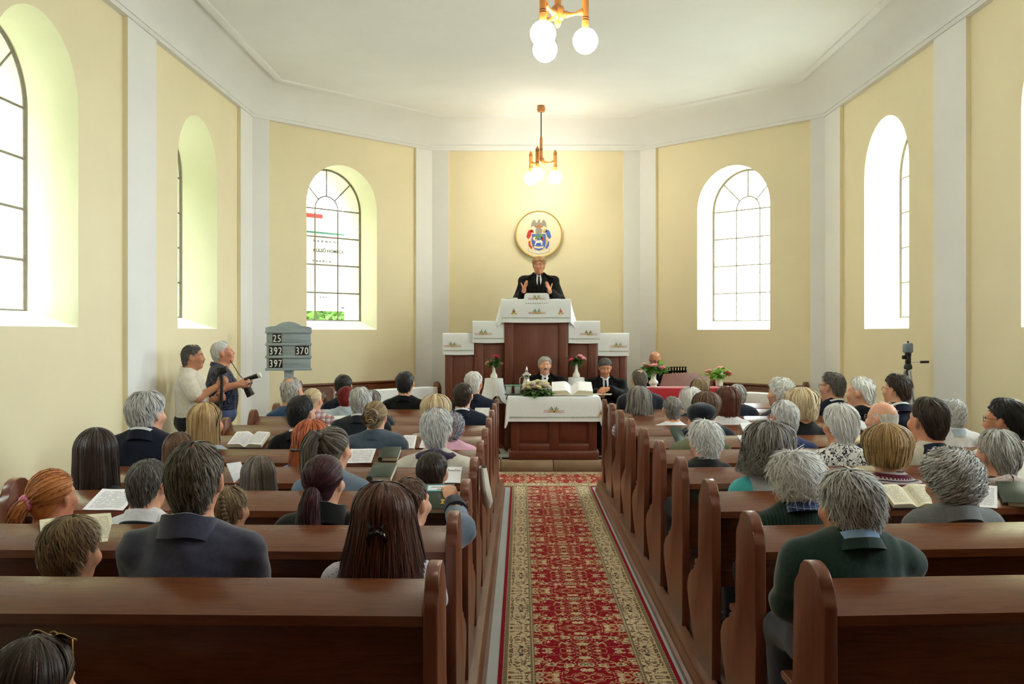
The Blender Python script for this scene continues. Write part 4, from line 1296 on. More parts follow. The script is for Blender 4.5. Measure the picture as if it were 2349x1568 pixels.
def round_cloth_table(px, d, ztop, rad, label, clabel, drop, corner):
    x = (px - VX) * d / F
    e = empty('pedestal_table', (x, d, GZ), 0, label, 'table')
    h = ztop - GZ
    b = B(); b.lathe([(rad, h - 0.03), (rad, h)], 24); b.build('tabletop', PEW, e)
    b = B(); b.lathe([(0.03, 0.03), (0.025, 0.3), (0.035, 0.5), (0.03, h - 0.03)], 12); b.build('column', PEW, e)
    for k in range(4):
        a = k * PI / 2 + 0.4
        b = B(); b.tube([(0, 0, 0.14), (0.1 * math.cos(a), 0.1 * math.sin(a), 0.1), (0.19 * math.cos(a), 0.19 * math.sin(a), 0.018)], [0.02, 0.018, 0.018], 6); b.build('leg', PEW, e)
    c = empty('small_table_cloth', (x, d, ztop), 0, clabel, 'tablecloth', 'cloths on the small flower tables')
    b = B()
    n = 72
    G = [[(0, 0, 0.004)] * (n + 1), [(rad * 0.7 * math.cos(2 * PI * k / n), rad * 0.7 * math.sin(2 * PI * k / n), 0.004) for k in range(n + 1)]]
    for t in np.linspace(0, 1, 9):
        row = []
        for k in range(n + 1):
            a = 2 * PI * k / n
            cw = abs(math.cos(2 * (a + 0.5))) ** 2.5
            rr = rad + 0.006 + t * (0.012 + 0.02 * (1 + math.sin(9 * a)) * t + 0.05 * cw * t)
            row.append((rr * math.cos(a), rr * math.sin(a), 0.004 - (drop + corner * cw) * t))
        G.append(row)
    b.grid(G)
    bmesh.ops.remove_doubles(b.bm, verts=b.bm.verts, dist=1e-5)
    b.build('linen', LINEN, c)
    return Vector((x, d, ztop + 0.006))
ztl = EYE - (868 - VY) * 11.5 / F
pl = round_cloth_table(1133, 11.5, ztl, 0.115, 'small round pedestal table left of the pulpit centre', 'white cloth hanging in points over the left flower table', 0.22, 0.13)
ztr = EYE - (866 - VY) * 11.55 / F
pr_ = round_cloth_table(1322, 11.55, ztr, 0.10, 'small round pedestal table right of the seated minister', 'white cloth over the right flower table', 0.20, 0.12)
VP = [(0.001, 0.002), (0.045, 0.002), (0.05, 0.02), (0.045, 0.045), (0.025, 0.075), (0.019, 0.11), (0.018, 0.15), (0.021, 0.185), (0.024, 0.195), (0.021, 0.195), (0.016, 0.15), (0.014, 0.11)]
def px_off(px, py, p, d): return ((px - VX) * d / F - p.x, EYE - (py - VY) * d / F - p.z)
def rosespec(p, d, zr, spec):
    out = []
    for px, py, r, kind, lab in spec:
        dx, z = px_off(px, py, p, d)
        out.append((dx, -0.02, z - zr, r, kind, lab))
    return out
vase_of_roses(pl, VP, rosespec(pl, 11.5, 0.195, [(1119.5, 815, 0.036, 'salmon', 'salmon rose leaning left in the left pulpit vase'), (1139, 802, 0.034, 'red', 'red rose standing highest in the left pulpit vase'), (1146.5, 817, 0.034, 'pink', 'pink rose leaning right in the left pulpit vase')]),
              'roses in the left pulpit vase', 'slim white vase on the small cloth-covered table left of the pulpit', seed=2, spread=0.14, nleaf=96, ltop=0.2)
vase_of_roses(pr_, VP, rosespec(pr_, 11.55, 0.195, [(1310, 809, 0.034, 'deep', 'deep pink rose leaning left in the right pulpit vase'), (1328, 801, 0.034, 'pink', 'pink rose standing highest in the right pulpit vase'), (1337, 805, 0.038, 'pink', 'pink rose at the right of the right pulpit vase')]),
              'roses in the right pulpit vase', 'slim white vase on the small cloth-covered table right of the seated minister', seed=5, spread=0.14, nleaf=96, ltop=0.2)

# flower arrangement on the table
p = on_table(1231, 10.98)
e = empty('flower_arrangement', p, 0, 'low arrangement of cream and blush roses with fern on the communion table', 'flowers')
b = B(); b.lathe([(0.09, 0.0), (0.11, 0.03), (0.115, 0.05)], 20); b.build('bowl', plain('dark_green_bowl', srgb(40, 56, 40), 0.5), e)
r_ = random.Random(4)
kinds = ['cream', 'blush', 'pale', 'cream', 'blush', 'cream', 'pale']
for k in range(26):
    a = k * 2.399; rr = math.sqrt((k + 0.5) / 26)
    x, y = 0.165 * rr * math.cos(a), 0.11 * rr * math.sin(a) - 0.01
    z = 0.19 - 0.085 * rr * rr + r_.uniform(-0.012, 0.012)
    bloom(e, (x, y, z), r_.uniform(0.040, 0.047), kinds[k % 7], (-y * 5, x * 4, r_.uniform(0, 6)), k, 'rose_bloom')
b = B()
for k in range(150):
    a = r_.uniform(0, 2 * PI); rr = r_.uniform(0.05, 0.14)
    leaves(b, (rr * 1.25 * math.cos(a), rr * math.sin(a) * 0.9, r_.uniform(0.015, 0.07)), [(math.cos(a) * 1.4, math.sin(a), r_.uniform(-0.3, 0.35))], r_.uniform(0.05, 0.10), r_)
tag(b.build('greenery', thin(plain('fern_green', srgb(92, 134, 62), 0.55, var=0.4, scale=30)), e, recalc=False), kind='stuff')
b = B()
for k in range(120):
    a = r_.uniform(0, 2 * PI); rr = r_.uniform(0.1, 0.2)
    b.ball((rr * 1.2 * math.cos(a), rr * 0.7 * math.sin(a), r_.uniform(0.05, 0.12)), 0.004, 5, 4)
tag(b.build('baby_breath', WHITEPAINT, e), kind='stuff')

# ------------------------------------------------------------------ organ console, red table and flowers on the right
RED_CLOTH = plain('red_velvet_cloth', srgb(176, 24, 40), 0.9, var=0.08, sheen=0.5)
def px_x(px, d): return (px - VX) * d / F
d = 10.88
ztab = EYE - (890 - VY) * d / F
xa, xb = px_x(1484, d), px_x(1668, d)
t = empty('side_table', ((xa + xb) / 2, d, GZ), 0, 'wooden table under a red cloth at the right of the chancel', 'table')
h = ztab - GZ - 0.006; hw2 = (xb - xa) / 2
b = B(); b.box(-hw2, hw2, 0, 0.42, h - 0.03, h, 0.003); b.build('tabletop', PEW, t)
for x in (-hw2 + 0.02, hw2 - 0.07):
    for y in (0.02, 0.35):
        b = B(); b.box(x, x + 0.05, y, y + 0.05, 0, h - 0.03); b.build('leg', PEW, t)
c = empty('red_table_cloth', ((xa + xb) / 2, d, GZ), 0, 'red cloth hanging over the side table at the right', 'tablecloth')
draped('velvet', -hw2 - 0.004, hw2 + 0.004, -0.006, 0.426, h + 0.001, 0.42, RED_CLOTH, c, corner=0.05, flare=0.01, wave=0.005, seed=9)
z0 = ztab + 0.006
VP2 = [(0.001, 0.003), (0.042, 0.003), (0.046, 0.014), (0.036, 0.022), (0.056, 0.042), (0.062, 0.058), (0.054, 0.078), (0.036, 0.095), (0.033, 0.125), (0.039, 0.18), (0.052, 0.205), (0.047, 0.205), (0.034, 0.17), (0.028, 0.12)]
pv = Vector((px_x(1499, d + 0.1), d + 0.1, z0))
vase_of_roses(pv, VP2, rosespec(pv, d + 0.1, 0.205, [(1483, 824, 0.044, 'deep', 'deep pink rose at the left of the bouquet before the organist'), (1499, 822, 0.042, 'pink', 'pale pink rose in the middle of the bouquet before the organist'), (1516, 826, 0.044, 'pink', 'pink rose at the right of the bouquet before the organist'), (1477, 818, 0.02, 'salmon', 'small rose bud at the upper left before the organist')]),
              'roses in the vase before the organist', 'bellied white vase at the left end of the red table', leafmat=thin(plain('mid_leaf_green', srgb(104, 162, 70), 0.5, var=0.35, scale=40)), seed=8, spread=0.24, nleaf=120, ltop=0.2, lsize=0.075)
VP3 = [(0.001, 0.003), (0.046, 0.003), (0.048, 0.05), (0.05, 0.13), (0.062, 0.20), (0.066, 0.215), (0.06, 0.215), (0.045, 0.13), (0.042, 0.05)]
pv = Vector((px_x(1650, d + 0.05), d + 0.05, z0 + 0.02))
b = B()
vase_of_roses(pv, VP3, rosespec(pv, d + 0.05, 0.215, [(1625, 820, 0.038, 'pink', 'pink rose leaning far left in the flared vase'), (1653, 813, 0.042, 'pink', 'pale pink rose standing highest in the flared vase'), (1637, 826, 0.028, 'blush', 'small blush rose in the flared vase'), (1668, 824, 0.045, 'deep', 'deep pink rose at the right of the flared vase')]),
              'roses in the flared vase', 'flared white vase at the right end of the red table', leafmat=LEAF2, seed=12, spread=0.24, nleaf=120, ltop=0.21, lsize=0.07)
# harmonium with sloping lid, seen beyond the red table
d = 11.6
e = empty('harmonium', (px_x(1570, d), d, GZ), 0, 'brown harmonium with a sloping lid behind the red table', 'harmonium')
hx = 58 * d / F
ztop = EYE - (856 - VY) * d / F - GZ; zfr = EYE - (892 - VY) * d / F - GZ
b = B(); b.box(-hx, hx, 0.02, 0.36, 0.0, zfr, 0.006); b.build('case', PULPIT, e)
b = B()
pts = [(-hx, 0.0, zfr), (hx, 0.0, zfr), (hx * 0.97, 0.2, zfr + (ztop - zfr) * 0.85), (hx * 0.25, 0.24, ztop), (-hx * 0.72, 0.22, ztop - 0.02)]
lo_ = [b.bm.verts.new(q) for q in pts]; hi = [b.bm.verts.new((q[0], q[1] + 0.03, q[2])) for q in pts]
b.bm.faces.new(lo_); b.bm.faces.new(hi[::-1])
for i in range(5): b.bm.faces.new((lo_[i], lo_[(i + 1) % 5], hi[(i + 1) % 5], hi[i]))
b.build('lid', wood('dark_red_lid_varnish', srgb(104, 46, 32), 0.6, (30, 30, 6), 0.0), e)
b = B(); b.box(-hx + 0.02, hx - 0.02, 0.12, 0.18, zfr, zfr + 0.06, 0.005); b.build('keyboard_block', PULPIT, e)
e = empty('music_stand', (px_x(1548, 12.0), 12.02, GZ), 0, 'black perforated music stand between the organist and the harmonium', 'stand')
zz = EYE - (862 - VY) * 12.0 / F - GZ
b = B()
for q in range(2): b.box(-0.17, 0.17, 0, 0.004, zz + 0.0 + q * 0.115, zz + 0.012 + q * 0.115)
b.box(-0.17, 0.17, 0, 0.004, zz + 0.048, zz + 0.078)
for q in range(9): b.box(-0.17 + q * 0.0385, -0.146 + q * 0.0385, 0, 0.004, zz, zz + 0.125)
b.build('desk', BLACKMETAL, e)
b = B(); b.tube([(0, 0.02, 0.05), (0, 0.02, zz + 0.02)], 0.01, 8); b.build('pole', BLACKMETAL, e)
for k in range(3):
    a = k * 2.1; b = B(); b.tube([(0, 0.02, 0.2), (0.12 * math.cos(a), 0.02 + 0.04 * math.sin(a), 0.008)], 0.007, 6); b.build('leg', BLACKMETAL, e)

# ------------------------------------------------------------------ hymn board
d = 10.35
x0, z0 = px_x(662, d), EYE - (851 - VY) * d / F
wb, hb = 0.53, 0.545
e = empty('hymn_board', (x0, d, 0.0), math.radians(9), 'grey wooden hymn number board on a post at the left', 'sign')
zb = z0
b = B(); b.box(-0.055, 0.055, 0.035, 0.075, 0.0, zb + hb - 0.08, 0.004); b.build('post', GREYBOARD, e)
b = B(); b.box(-0.2, 0.2, -0.1, 0.2, 0.0, 0.05, 0.005); b.build('foot', GREYBOARD, e)
for k in range(3):
    b = B(); z = zb + 0.03 + k * 0.148; b.box(-wb / 2 + 0.01, wb / 2 - 0.01, 0.01, 0.035, z, z + 0.146, 0.003); b.build('plank', GREYBOARD, e)
for k in range(4):
    z = zb + 0.008 + k * 0.148; b = B(); b.box(-wb / 2 - 0.004, wb / 2 + 0.004, -0.008, 0.02, z, z + 0.03, 0.003); b.build('number_rail', GREYBOARD, e)
b = B()
hd = [(-wb / 2, zb + 0.465), (wb / 2, zb + 0.465), (wb / 2, zb + 0.515), (wb / 2 - 0.03, zb + 0.528), (wb / 2 - 0.12, zb + 0.535), (0.12, zb + 0.558), (0.07, zb + 0.578), (0, zb + 0.588), (-0.07, zb + 0.578), (-0.12, zb + 0.558), (-wb / 2 + 0.12, zb + 0.535), (-wb / 2 + 0.03, zb + 0.528), (-wb / 2, zb + 0.515)]
b.prism(hd, 0.0, 0.035, axis='y', bevel=0.004); b.build('crest_board', GREYBOARD, e)
for txt, x, row in (('25', -0.135, 2), ('392', -0.15, 1), ('397', -0.15, 0), ('370', 0.155, 1)):
    z = zb + 0.045 + row * 0.148
    n = len(txt)
    for q, ch in enumerate(txt):
        cw = 0.052
        xx = x + (q - (n - 1) / 2) * cw
        g = empty('number_card', (0, 0, 0))
        g.parent = e; g.location = (xx, 0.004, z)
        b = B(); b.box(-cw / 2 + 0.001, cw / 2 - 0.001, 0, 0.003, -0.005, 0.105); b.build('card', BLACKPAINT, g)
        me = text_mesh(ch, 0.115, extrude=0.0); me.materials.append(WHITEPAINT)
        co = np.empty(len(me.vertices) * 3, dtype=np.float32); me.vertices.foreach_get('co', co); co = co.reshape(-1, 3)
        cxm = (co[:, 0].min() + co[:, 0].max()) / 2
        bb2 = bmesh.new(); bb2.from_mesh(me); bmesh.ops.scale(bb2, vec=(0.74, 1.08, 1), verts=bb2.verts)
        for v in bb2.verts: v.co.x -= cxm * 0.74
        # thicken the strokes
        bb2.to_mesh(me); bb2.free()
        for off in (-0.0022, 0.0022):
            obj('digit', me, g, None, (off, -0.0012 - 0.0004 * (off > 0), 0.006), (PI / 2, 0, 0))

# ------------------------------------------------------------------ round coat of arms on the end wall
d = DB - 0.05
cpt = W(1236, 537, d)
e = empty('wall_emblem', cpt, 0, 'round painted coat of arms hanging on the end wall above the preacher', 'emblem')
Rr = 52 * d / F
M_ = Matrix.Rotation(PI / 2, 4, 'X')
b = B(); b.lathe([(Rr - 0.01, 0.0), (Rr, 0.02), (Rr + 0.012, 0.022), (Rr + 0.014, 0.0), (Rr, -0.03), (Rr - 0.01, 0.0)], 64, M=M_, cap=False); b.build('gilt_rim', plain('dull_gilt', srgb(196, 168, 84), 0.4, 0.6), e)
b = B(); b.lathe([(Rr - 0.002, 0.0), (Rr - 0.002, 0.008), (0.001, 0.0085)], 64, M=M_, cap=False)
for f_ in b.bm.faces: f_.smooth = False
b.build('plate', plain('ivory_plate', srgb(240, 226, 192), 0.4, var=0.02), e)
b = B(); b.box(-0.01, 0.01, -0.01, 0.02, Rr + 0.01, Rr + 0.045, 0.003); b.build('hook', WHITEPAINT, e)
AR_ = {'blue': srgb(74, 104, 196), 'red': srgb(206, 52, 44), 'white': srgb(236, 232, 220), 'gold': srgb(206, 176, 96), 'green': srgb(96, 160, 110), 'grey': srgb(150, 144, 132), 'brown': srgb(186, 110, 60), 'cream': srgb(240, 226, 192)}
def art(name, col, polys, yy):
    b = B()
    for pl_ in polys: b.prism([(x * Rr, z * Rr) for x, z in pl_], yy - 0.002, yy, axis='y')
    m = plain('painted_' + col, AR_[col], 0.5, var=0.12, scale=60)
    tag(b.build(name, m, e), kind='stuff' if len(polys) > 1 else None)
Y0 = -0.010
sh = [(-0.3, 0.0), (0.3, 0.0), (0.3, -0.4), (0.26, -0.55), (0.16, -0.66), (0.0, -0.72), (-0.16, -0.66), (-0.26, -0.55), (-0.3, -0.4)]
art('shield_border', 'gold', [[(x * 1.07, z * 1.04 + 0.02) for x, z in sh]], Y0)
art('shield', 'blue', [sh], Y0 - 0.002)
art('open_book', 'cream', [[(-0.22, -0.52), (0, -0.55), (0, -0.64), (-0.2, -0.6)], [(0.0, -0.55), (0.22, -0.52), (0.2, -0.6), (0.0, -0.64)]], Y0 - 0.004)
art('lamb', 'white', [[(-0.12, -0.28), (0.1, -0.26), (0.16, -0.32), (0.16, -0.48), (0.1, -0.48), (0.1, -0.38), (-0.08, -0.38), (-0.16, -0.5), (-0.2, -0.48), (-0.14, -0.36), (-0.16, -0.24)], disc(-0.17, -0.2, 0.075)], Y0 - 0.004)
art('halo', 'gold', [disc(-0.17, -0.19, 0.105, 14)], Y0 - 0.003)
art('flag', 'red', [[(0.1, -0.1), (0.2, -0.12), (0.2, -0.28), (0.1, -0.26)]], Y0 - 0.004)
art('palm', 'green', [leafpoly(0, -0.03, 0.28, 0.05, math.radians(a)) for a in (-20, -50, 200, 230, -85)], Y0 - 0.004)
ml = [[(-0.3, 0.14), (-0.42, 0.2), (-0.5, 0.08), (-0.55, -0.12), (-0.46, -0.22), (-0.36, -0.1), (-0.33, 0.02)], [(-0.34, -0.28), (-0.46, -0.32), (-0.45, -0.5), (-0.33, -0.66), (-0.28, -0.6), (-0.36, -0.46)], [(-0.22, 0.05), (-0.36, 0.1), (-0.36, 0.22), (-0.24, 0.18)]]
art('left_mantling', 'red', ml, Y0)
art('right_mantling', 'blue', [[(-x, z) for x, z in p_][::-1] for p_ in ml], Y0)
art('mantling_lining', 'gold', [[(0.2, 0.04), (0.32, 0.16), (0.28, 0.24), (0.16, 0.16)], leafpoly(0.34, -0.18, 0.3, 0.05, math.radians(-80)), leafpoly(-0.34, -0.18, 0.3, 0.05, math.radians(-100))], Y0 - 0.003)
art('helmet', 'grey', [[(-0.12, 0.02), (0.12, 0.02), (0.15, 0.18), (0.08, 0.3), (-0.08, 0.3), (-0.15, 0.18)]], Y0 - 0.002)
art('crest_crown', 'brown', [[(-0.16, 0.3), (0.16, 0.3), (0.2, 0.38), (0.1, 0.36), (0, 0.42), (-0.1, 0.36), (-0.2, 0.38)]], Y0 - 0.004)
art('eagle', 'grey', [[(-0.05, 0.4), (-0.3, 0.34), (-0.36, 0.28), (-0.32, 0.5), (-0.24, 0.64), (-0.16, 0.62), (-0.12, 0.5), (-0.06, 0.52), (-0.04, 0.62), (0.04, 0.66), (0.08, 0.6), (0.05, 0.52), (0.12, 0.5), (0.16, 0.62), (0.24, 0.64), (0.32, 0.5), (0.36, 0.28), (0.3, 0.34), (0.05, 0.4)]], Y0)
rb = [(-0.46, -0.74), (-0.3, -0.8), (-0.1, -0.86), (0.1, -0.86), (0.3, -0.8), (0.46, -0.74), (0.46, -0.64), (0.3, -0.7), (0.1, -0.76), (-0.1, -0.76), (-0.3, -0.7), (-0.46, -0.64)]
art('ribbon', 'white', [rb], Y0 - 0.001)
art('ribbon_outline', 'gold', [[(x * 1.03, z * 1.0 - (0.012 if z < -0.73 else -0.012)) for x, z in rb]], Y0)

# ------------------------------------------------------------------ camera tripod by the right wall
d = 8.15
cp = W(2083, 800, d)
e = empty('camera_tripod', (cp.x, cp.y, 0), 0, 'tall aluminium tripod with a small camcorder by the right wall', 'tripod')
zc_ = cp.z
b = B(); b.box(-0.03, 0.03, -0.05, 0.06, zc_ - 0.035, zc_ + 0.055, 0.012, 2); b.build('camcorder', plain('grey_blue_plastic', srgb(122, 134, 146), 0.4), e)
b = B(); b.tube([(0, 0, zc_ + 0.055), (0, 0, zc_ + 0.075)], 0.008, 6); b.build('button', BLACKMETAL, e)
b = B(); b.lathe([(0.028, -0.065), (0.03, -0.04), (0.02, -0.036)], 12, (0, 0, zc_)); b.box(-0.055, -0.02, -0.015, 0.015, zc_ - 0.095, zc_ - 0.06, 0.005); b.box(-0.02, 0.02, -0.025, 0.025, zc_ - 0.14, zc_ - 0.06, 0.006); b.lathe([(0.035, -0.19), (0.038, -0.165), (0.03, -0.14)], 12, (0, 0, zc_)); b.tube([(0, 0, zc_ - 0.25), (0, 0, zc_ - 0.15)], 0.018, 8); b.build('pan_head', BLACKMETAL, e)
b = B(); b.tube([(0.02, 0, zc_ - 0.125), (0.11, -0.01, zc_ - 0.122)], 0.003, 6); b.build('handle_rod', ALU, e)
b = B(); b.tube([(0.11, -0.01, zc_ - 0.122), (0.185, -0.018, zc_ - 0.12)], 0.012, 8); b.build('grip', BLACKMETAL, e)
for k in range(3):
    a = 0.5 + k * 2 * PI / 3
    b = B(); b.tube([(0.025 * math.cos(a), 0.025 * math.sin(a), zc_ - 0.2), (0.27 * math.cos(a), 0.27 * math.sin(a), 0.005)], [0.012, 0.009], 6); b.build('leg', ALU, e)

b = B(); b.tube([(px_x(px_, d_), d_, GZ + 0.012) for px_, d_ in ((1352, 11.25), (1360, 11.15), (1372, 11.02), (1384, 10.93), (1410, 10.92), (1460, 11.0))], 0.008, 6)
tag(b.build('cable', plain('grey_cable', srgb(96, 98, 102), 0.5)), 'grey cable curving over the platform right of the communion table', 'cable')
# ------------------------------------------------------------------ figures: smooth implicit bodies turned into one surface each
class SDF:
    def __init__(self, lo, hi, h):
        self.h = h
        self.lo = np.array(lo, dtype=np.float32) - 2 * h
        n = np.ceil((np.array(hi) - np.array(lo)) / h).astype(int) + 5
        self.n = n
        self.F = np.full(tuple(n), 0.3, dtype=np.float32)
        self.ax = [self.lo[k] + h * np.arange(n[k], dtype=np.float32) for k in range(3)]
    def _win(self, lo, hi):
        a = np.clip(np.floor((np.array(lo) - self.lo) / self.h).astype(int), 0, self.n)
        b = np.clip(np.ceil((np.array(hi) - self.lo) / self.h).astype(int) + 1, 0, self.n)
        if np.any(b - a < 1): return None
        sl = tuple(slice(a[k], b[k]) for k in range(3))
        X = self.ax[0][sl[0]][:, None, None]; Y = self.ax[1][sl[1]][None, :, None]; Z = self.ax[2][sl[2]][None, None, :]
        return sl, X, Y, Z
    def _join(self, sl, d, k):
        f = self.F[sl]
        if k <= 0:
            self.F[sl] = np.minimum(f, d)
        else:
            t = np.maximum(k - np.abs(f - d), 0) / k
            self.F[sl] = np.minimum(f, d) - t * t * k * 0.25
    def _cut(self, sl, d, k):
        f = self.F[sl]; d = -d
        t = np.maximum(k - np.abs(f - d), 0) / k
        self.F[sl] = np.maximum(f, d) + t * t * k * 0.25
    def ell(self, c, r, k=0.02, rot=None, cut=False, grow=0.0):
        c = np.array(c, dtype=float); r = np.array(r, dtype=float) + grow
        m = max(r) + k + 2 * self.h
        w = self._win(c - m, c + m)
        if w is None: return
        sl, X, Y, Z = w
        x, y, z = X - c[0], Y - c[1], Z - c[2]
        if rot is not None:
            q = np.array(rot.transposed())
            x, y, z = q[0, 0] * x + q[0, 1] * y + q[0, 2] * z, q[1, 0] * x + q[1, 1] * y + q[1, 2] * z, q[2, 0] * x + q[2, 1] * y + q[2, 2] * z
        k0 = np.sqrt((x / r[0]) ** 2 + (y / r[1]) ** 2 + (z / r[2]) ** 2)
        k1 = np.sqrt((x / r[0] ** 2) ** 2 + (y / r[1] ** 2) ** 2 + (z / r[2] ** 2) ** 2) + 1e-6
        d = (k0 * (k0 - 1.0) / k1).astype(np.float32)
        (self._cut if cut else self._join)(sl, d, k)
    def cone(self, a, b, ra, rb, k=0.02, grow=0.0, flat=None):
        """rounded cone from a to b; flat = (axis index, factor) squeezes it"""
        a = np.array(a, dtype=float); b = np.array(b, dtype=float)
        ra += grow; rb += grow
        m = max(ra, rb) + k + 2 * self.h
        w = self._win(np.minimum(a, b) - m, np.maximum(a, b) + m)
        if w is None: return
        sl, X, Y, Z = w
        ab = b - a; L2 = max(ab.dot(ab), 1e-9)
        t = np.clip(((X - a[0]) * ab[0] + (Y - a[1]) * ab[1] + (Z - a[2]) * ab[2]) / L2, 0, 1)
        dx, dy, dz = X - a[0] - t * ab[0], Y - a[1] - t * ab[1], Z - a[2] - t * ab[2]
        d = np.sqrt(dx * dx + dy * dy + dz * dz) - (ra + (rb - ra) * t)
        self._join(sl, d.astype(np.float32), k)
    def clip_above(self, z, k=0.004):
        d = (self.ax[2] - z)[None, None, :]
        self.F = np.maximum(self.F, d.astype(np.float32))
    def clip_below(self, z):
        self.F = np.maximum(self.F, (z - self.ax[2])[None, None, :].astype(np.float32))
    def surface(self):
        Fv, h = self.F, self.h
        S = Fv < 0
        def cs(a, i, j, k): return a[i:a.shape[0] - 1 + i, j:a.shape[1] - 1 + j, k:a.shape[2] - 1 + k]
        cnt = sum(cs(S, i, j, k).astype(np.int8) for i in (0, 1) for j in (0, 1) for k in (0, 1))
        act = np.argwhere((cnt > 0) & (cnt < 8))
        if len(act) == 0: return np.zeros((0, 3)), np.zeros((0, 4), int)
        idx = np.full(cnt.shape, -1, dtype=np.int32)
        idx[act[:, 0], act[:, 1], act[:, 2]] = np.arange(len(act))
        off = [(0, 0, 0), (1, 0, 0), (0, 1, 0), (1, 1, 0), (0, 0, 1), (1, 0, 1), (0, 1, 1), (1, 1, 1)]
        vals = [Fv[act[:, 0] + o[0], act[:, 1] + o[1], act[:, 2] + o[2]] for o in off]
        P = np.zeros((len(act), 3)); C = np.zeros(len(act))
        for a, b in ((0, 1), (2, 3), (4, 5), (6, 7), (0, 2), (1, 3), (4, 6), (5, 7), (0, 4), (1, 5), (2, 6), (3, 7)):
            va, vb = vals[a], vals[b]
            m = (va < 0) != (vb < 0)
            t = np.where(m, va / (va - vb + 1e-12), 0)
            oa, ob = np.array(off[a]), np.array(off[b])
            P += np.where(m[:, None], oa + t[:, None] * (ob - oa), 0)
            C += m
        P = (P / C[:, None] + act) * h + self.lo
        Q = []
        for ax in range(3):
            u, v = (ax + 1) % 3, (ax + 2) % 3
            s0 = [slice(None)] * 3; s1 = [slice(None)] * 3
            s0[ax] = slice(0, -1); s1[ax] = slice(1, None)
            A, Bv = S[tuple(s0)], S[tuple(s1)]
            e = np.argwhere(A != Bv)
            e = e[(e[:, u] > 0) & (e[:, v] > 0) & (e[:, u] < S.shape[u] - 1) & (e[:, v] < S.shape[v] - 1)]
            ins = A[e[:, 0], e[:, 1], e[:, 2]]
            def g(du, dv):
                c = e.copy(); c[:, u] += du; c[:, v] += dv
                return idx[c[:, 0], c[:, 1], c[:, 2]]
            q = np.stack([g(-1, -1), g(0, -1), g(0, 0), g(-1, 0)], 1)
            q[~ins] = q[~ins][:, ::-1]
            Q.append(q)
        return P, np.concatenate(Q)

def mesh_of(parts, name, smooth=True):
    """join (V, Q) pairs into one mesh"""
    Vs, Qs, n = [], [], 0
    for V, Q in parts:
        Vs.append(V); Qs.append(np.asarray(Q) + n); n += len(V)
    return fast_mesh(name, np.concatenate(Vs), np.concatenate(Qs))

def wobble(V, amp, freq, seed):
    """soft folds: moves points along a smooth pseudo-random field"""
    r_ = np.random.default_rng(seed)
    D = np.zeros_like(V)
    for k in range(5):
        w_ = r_.normal(size=3) * freq * (1 + 0.6 * k)
        D += (r_.normal(size=3)[None, :] * np.sin(V @ w_ + r_.uniform(0, 6))[:, None]) / (1 + 0.7 * k)
    return V + D * amp

# hands, in a frame with the wrist at the origin, fingers along +y, palm towards -z, thumb on -x (right hand)
_hand = {}
def hand(kind, h=0.006):
    key = (kind, h)
    if key in _hand: return _hand[key]
    s = SDF((-0.09, -0.03, -0.11), (0.07, 0.2, 0.09), h)
    s.ell((0.0, 0.05, 0), (0.042, 0.052, 0.016), 0.01)
    s.cone((0, -0.01, 0), (0, 0.03, 0), 0.026, 0.03, 0.01)
    curl = {'relaxed': (0.35, 0.5, 0.4), 'grip': (0.9, 1.25, 0.9), 'open': (0.12, 0.2, 0.15), 'fist': (1.35, 1.5, 1.0)}[kind]
    for k, (x, L, sp) in enumerate(((-0.030, 0.074, -0.10), (-0.010, 0.083, -0.03), (0.011, 0.077, 0.04), (0.030, 0.06, 0.12))):
        p = np.array([x, 0.092 - abs(x) * 0.25, 0.0]); a = 0
        r0 = 0.0098 - 0.0008 * (k == 3)
        for j, (f, c) in enumerate(zip((0.45, 0.32, 0.23), curl)):
            a += c
            q = p + L * f * np.array([math.sin(sp) * math.cos(a), math.cos(sp) * math.cos(a), -math.sin(a)])
            s.cone(p, q, r0 - 0.0007 * j, r0 - 0.0007 * (j + 1), 0.003 if j else 0.006)
            p = q
    t = {'relaxed': ((-0.055, 0.055, -0.012), (-0.062, 0.088, -0.022)), 'grip': ((-0.05, 0.055, -0.03), (-0.03, 0.085, -0.05)), 'open': ((-0.062, 0.05, 0.012), (-0.085, 0.082, 0.032)), 'fist': ((-0.04, 0.05, -0.035), (-0.012, 0.075, -0.052))}[kind]
    s.cone((-0.026, 0.022, -0.004), t[0], 0.0135, 0.011, 0.01)
    s.cone(t[0], t[1], 0.011, 0.0088, 0.003)
    _hand[key] = s.surface()
    return _hand[key]
def placed_hand(kind, side, wrist, fwd, palm, h=0.006, sc=1.0):
    """side -1 left, +1 right; fwd = finger direction, palm = way the palm faces"""
    V, Q = hand(kind, h)
    y = Vector(fwd).normalized(); z = -Vector(palm); z = (z - y * z.dot(y)).normalized(); x = y.cross(z)
    V = V.copy()
    if side < 0:
        V[:, 0] *= -1; Q = Q[:, ::-1]
    M = np.array([x, y, z]).T
    return (V * sc) @ M.T + np.array(wrist), Q

SKIN = {}
def skin_mat(col, name):
    if name not in SKIN:
        n = N(name)
        f = n.noise(n.coord(), 22, 3)
        c = n.ramp(f, [(0.3, mul(col, 0.9)), (0.7, mul((col[0] * 1.05, col[1] * 0.97, col[2] * 0.95), 1.06))])
        n.b.inputs['Subsurface Weight'].default_value = 0.12
        n.b.inputs['Subsurface Radius'].default_value = (0.02, 0.008, 0.004)
        SKIN[name] = n.fin(c, 0.5, spec=0.35)
    return SKIN[name]
SK_A = skin_mat(srgb(226, 172, 144), 'fair_skin')
SK_B = skin_mat(srgb(214, 152, 122), 'ruddy_skin')
SK_C = skin_mat(srgb(198, 142, 112), 'tanned_skin')

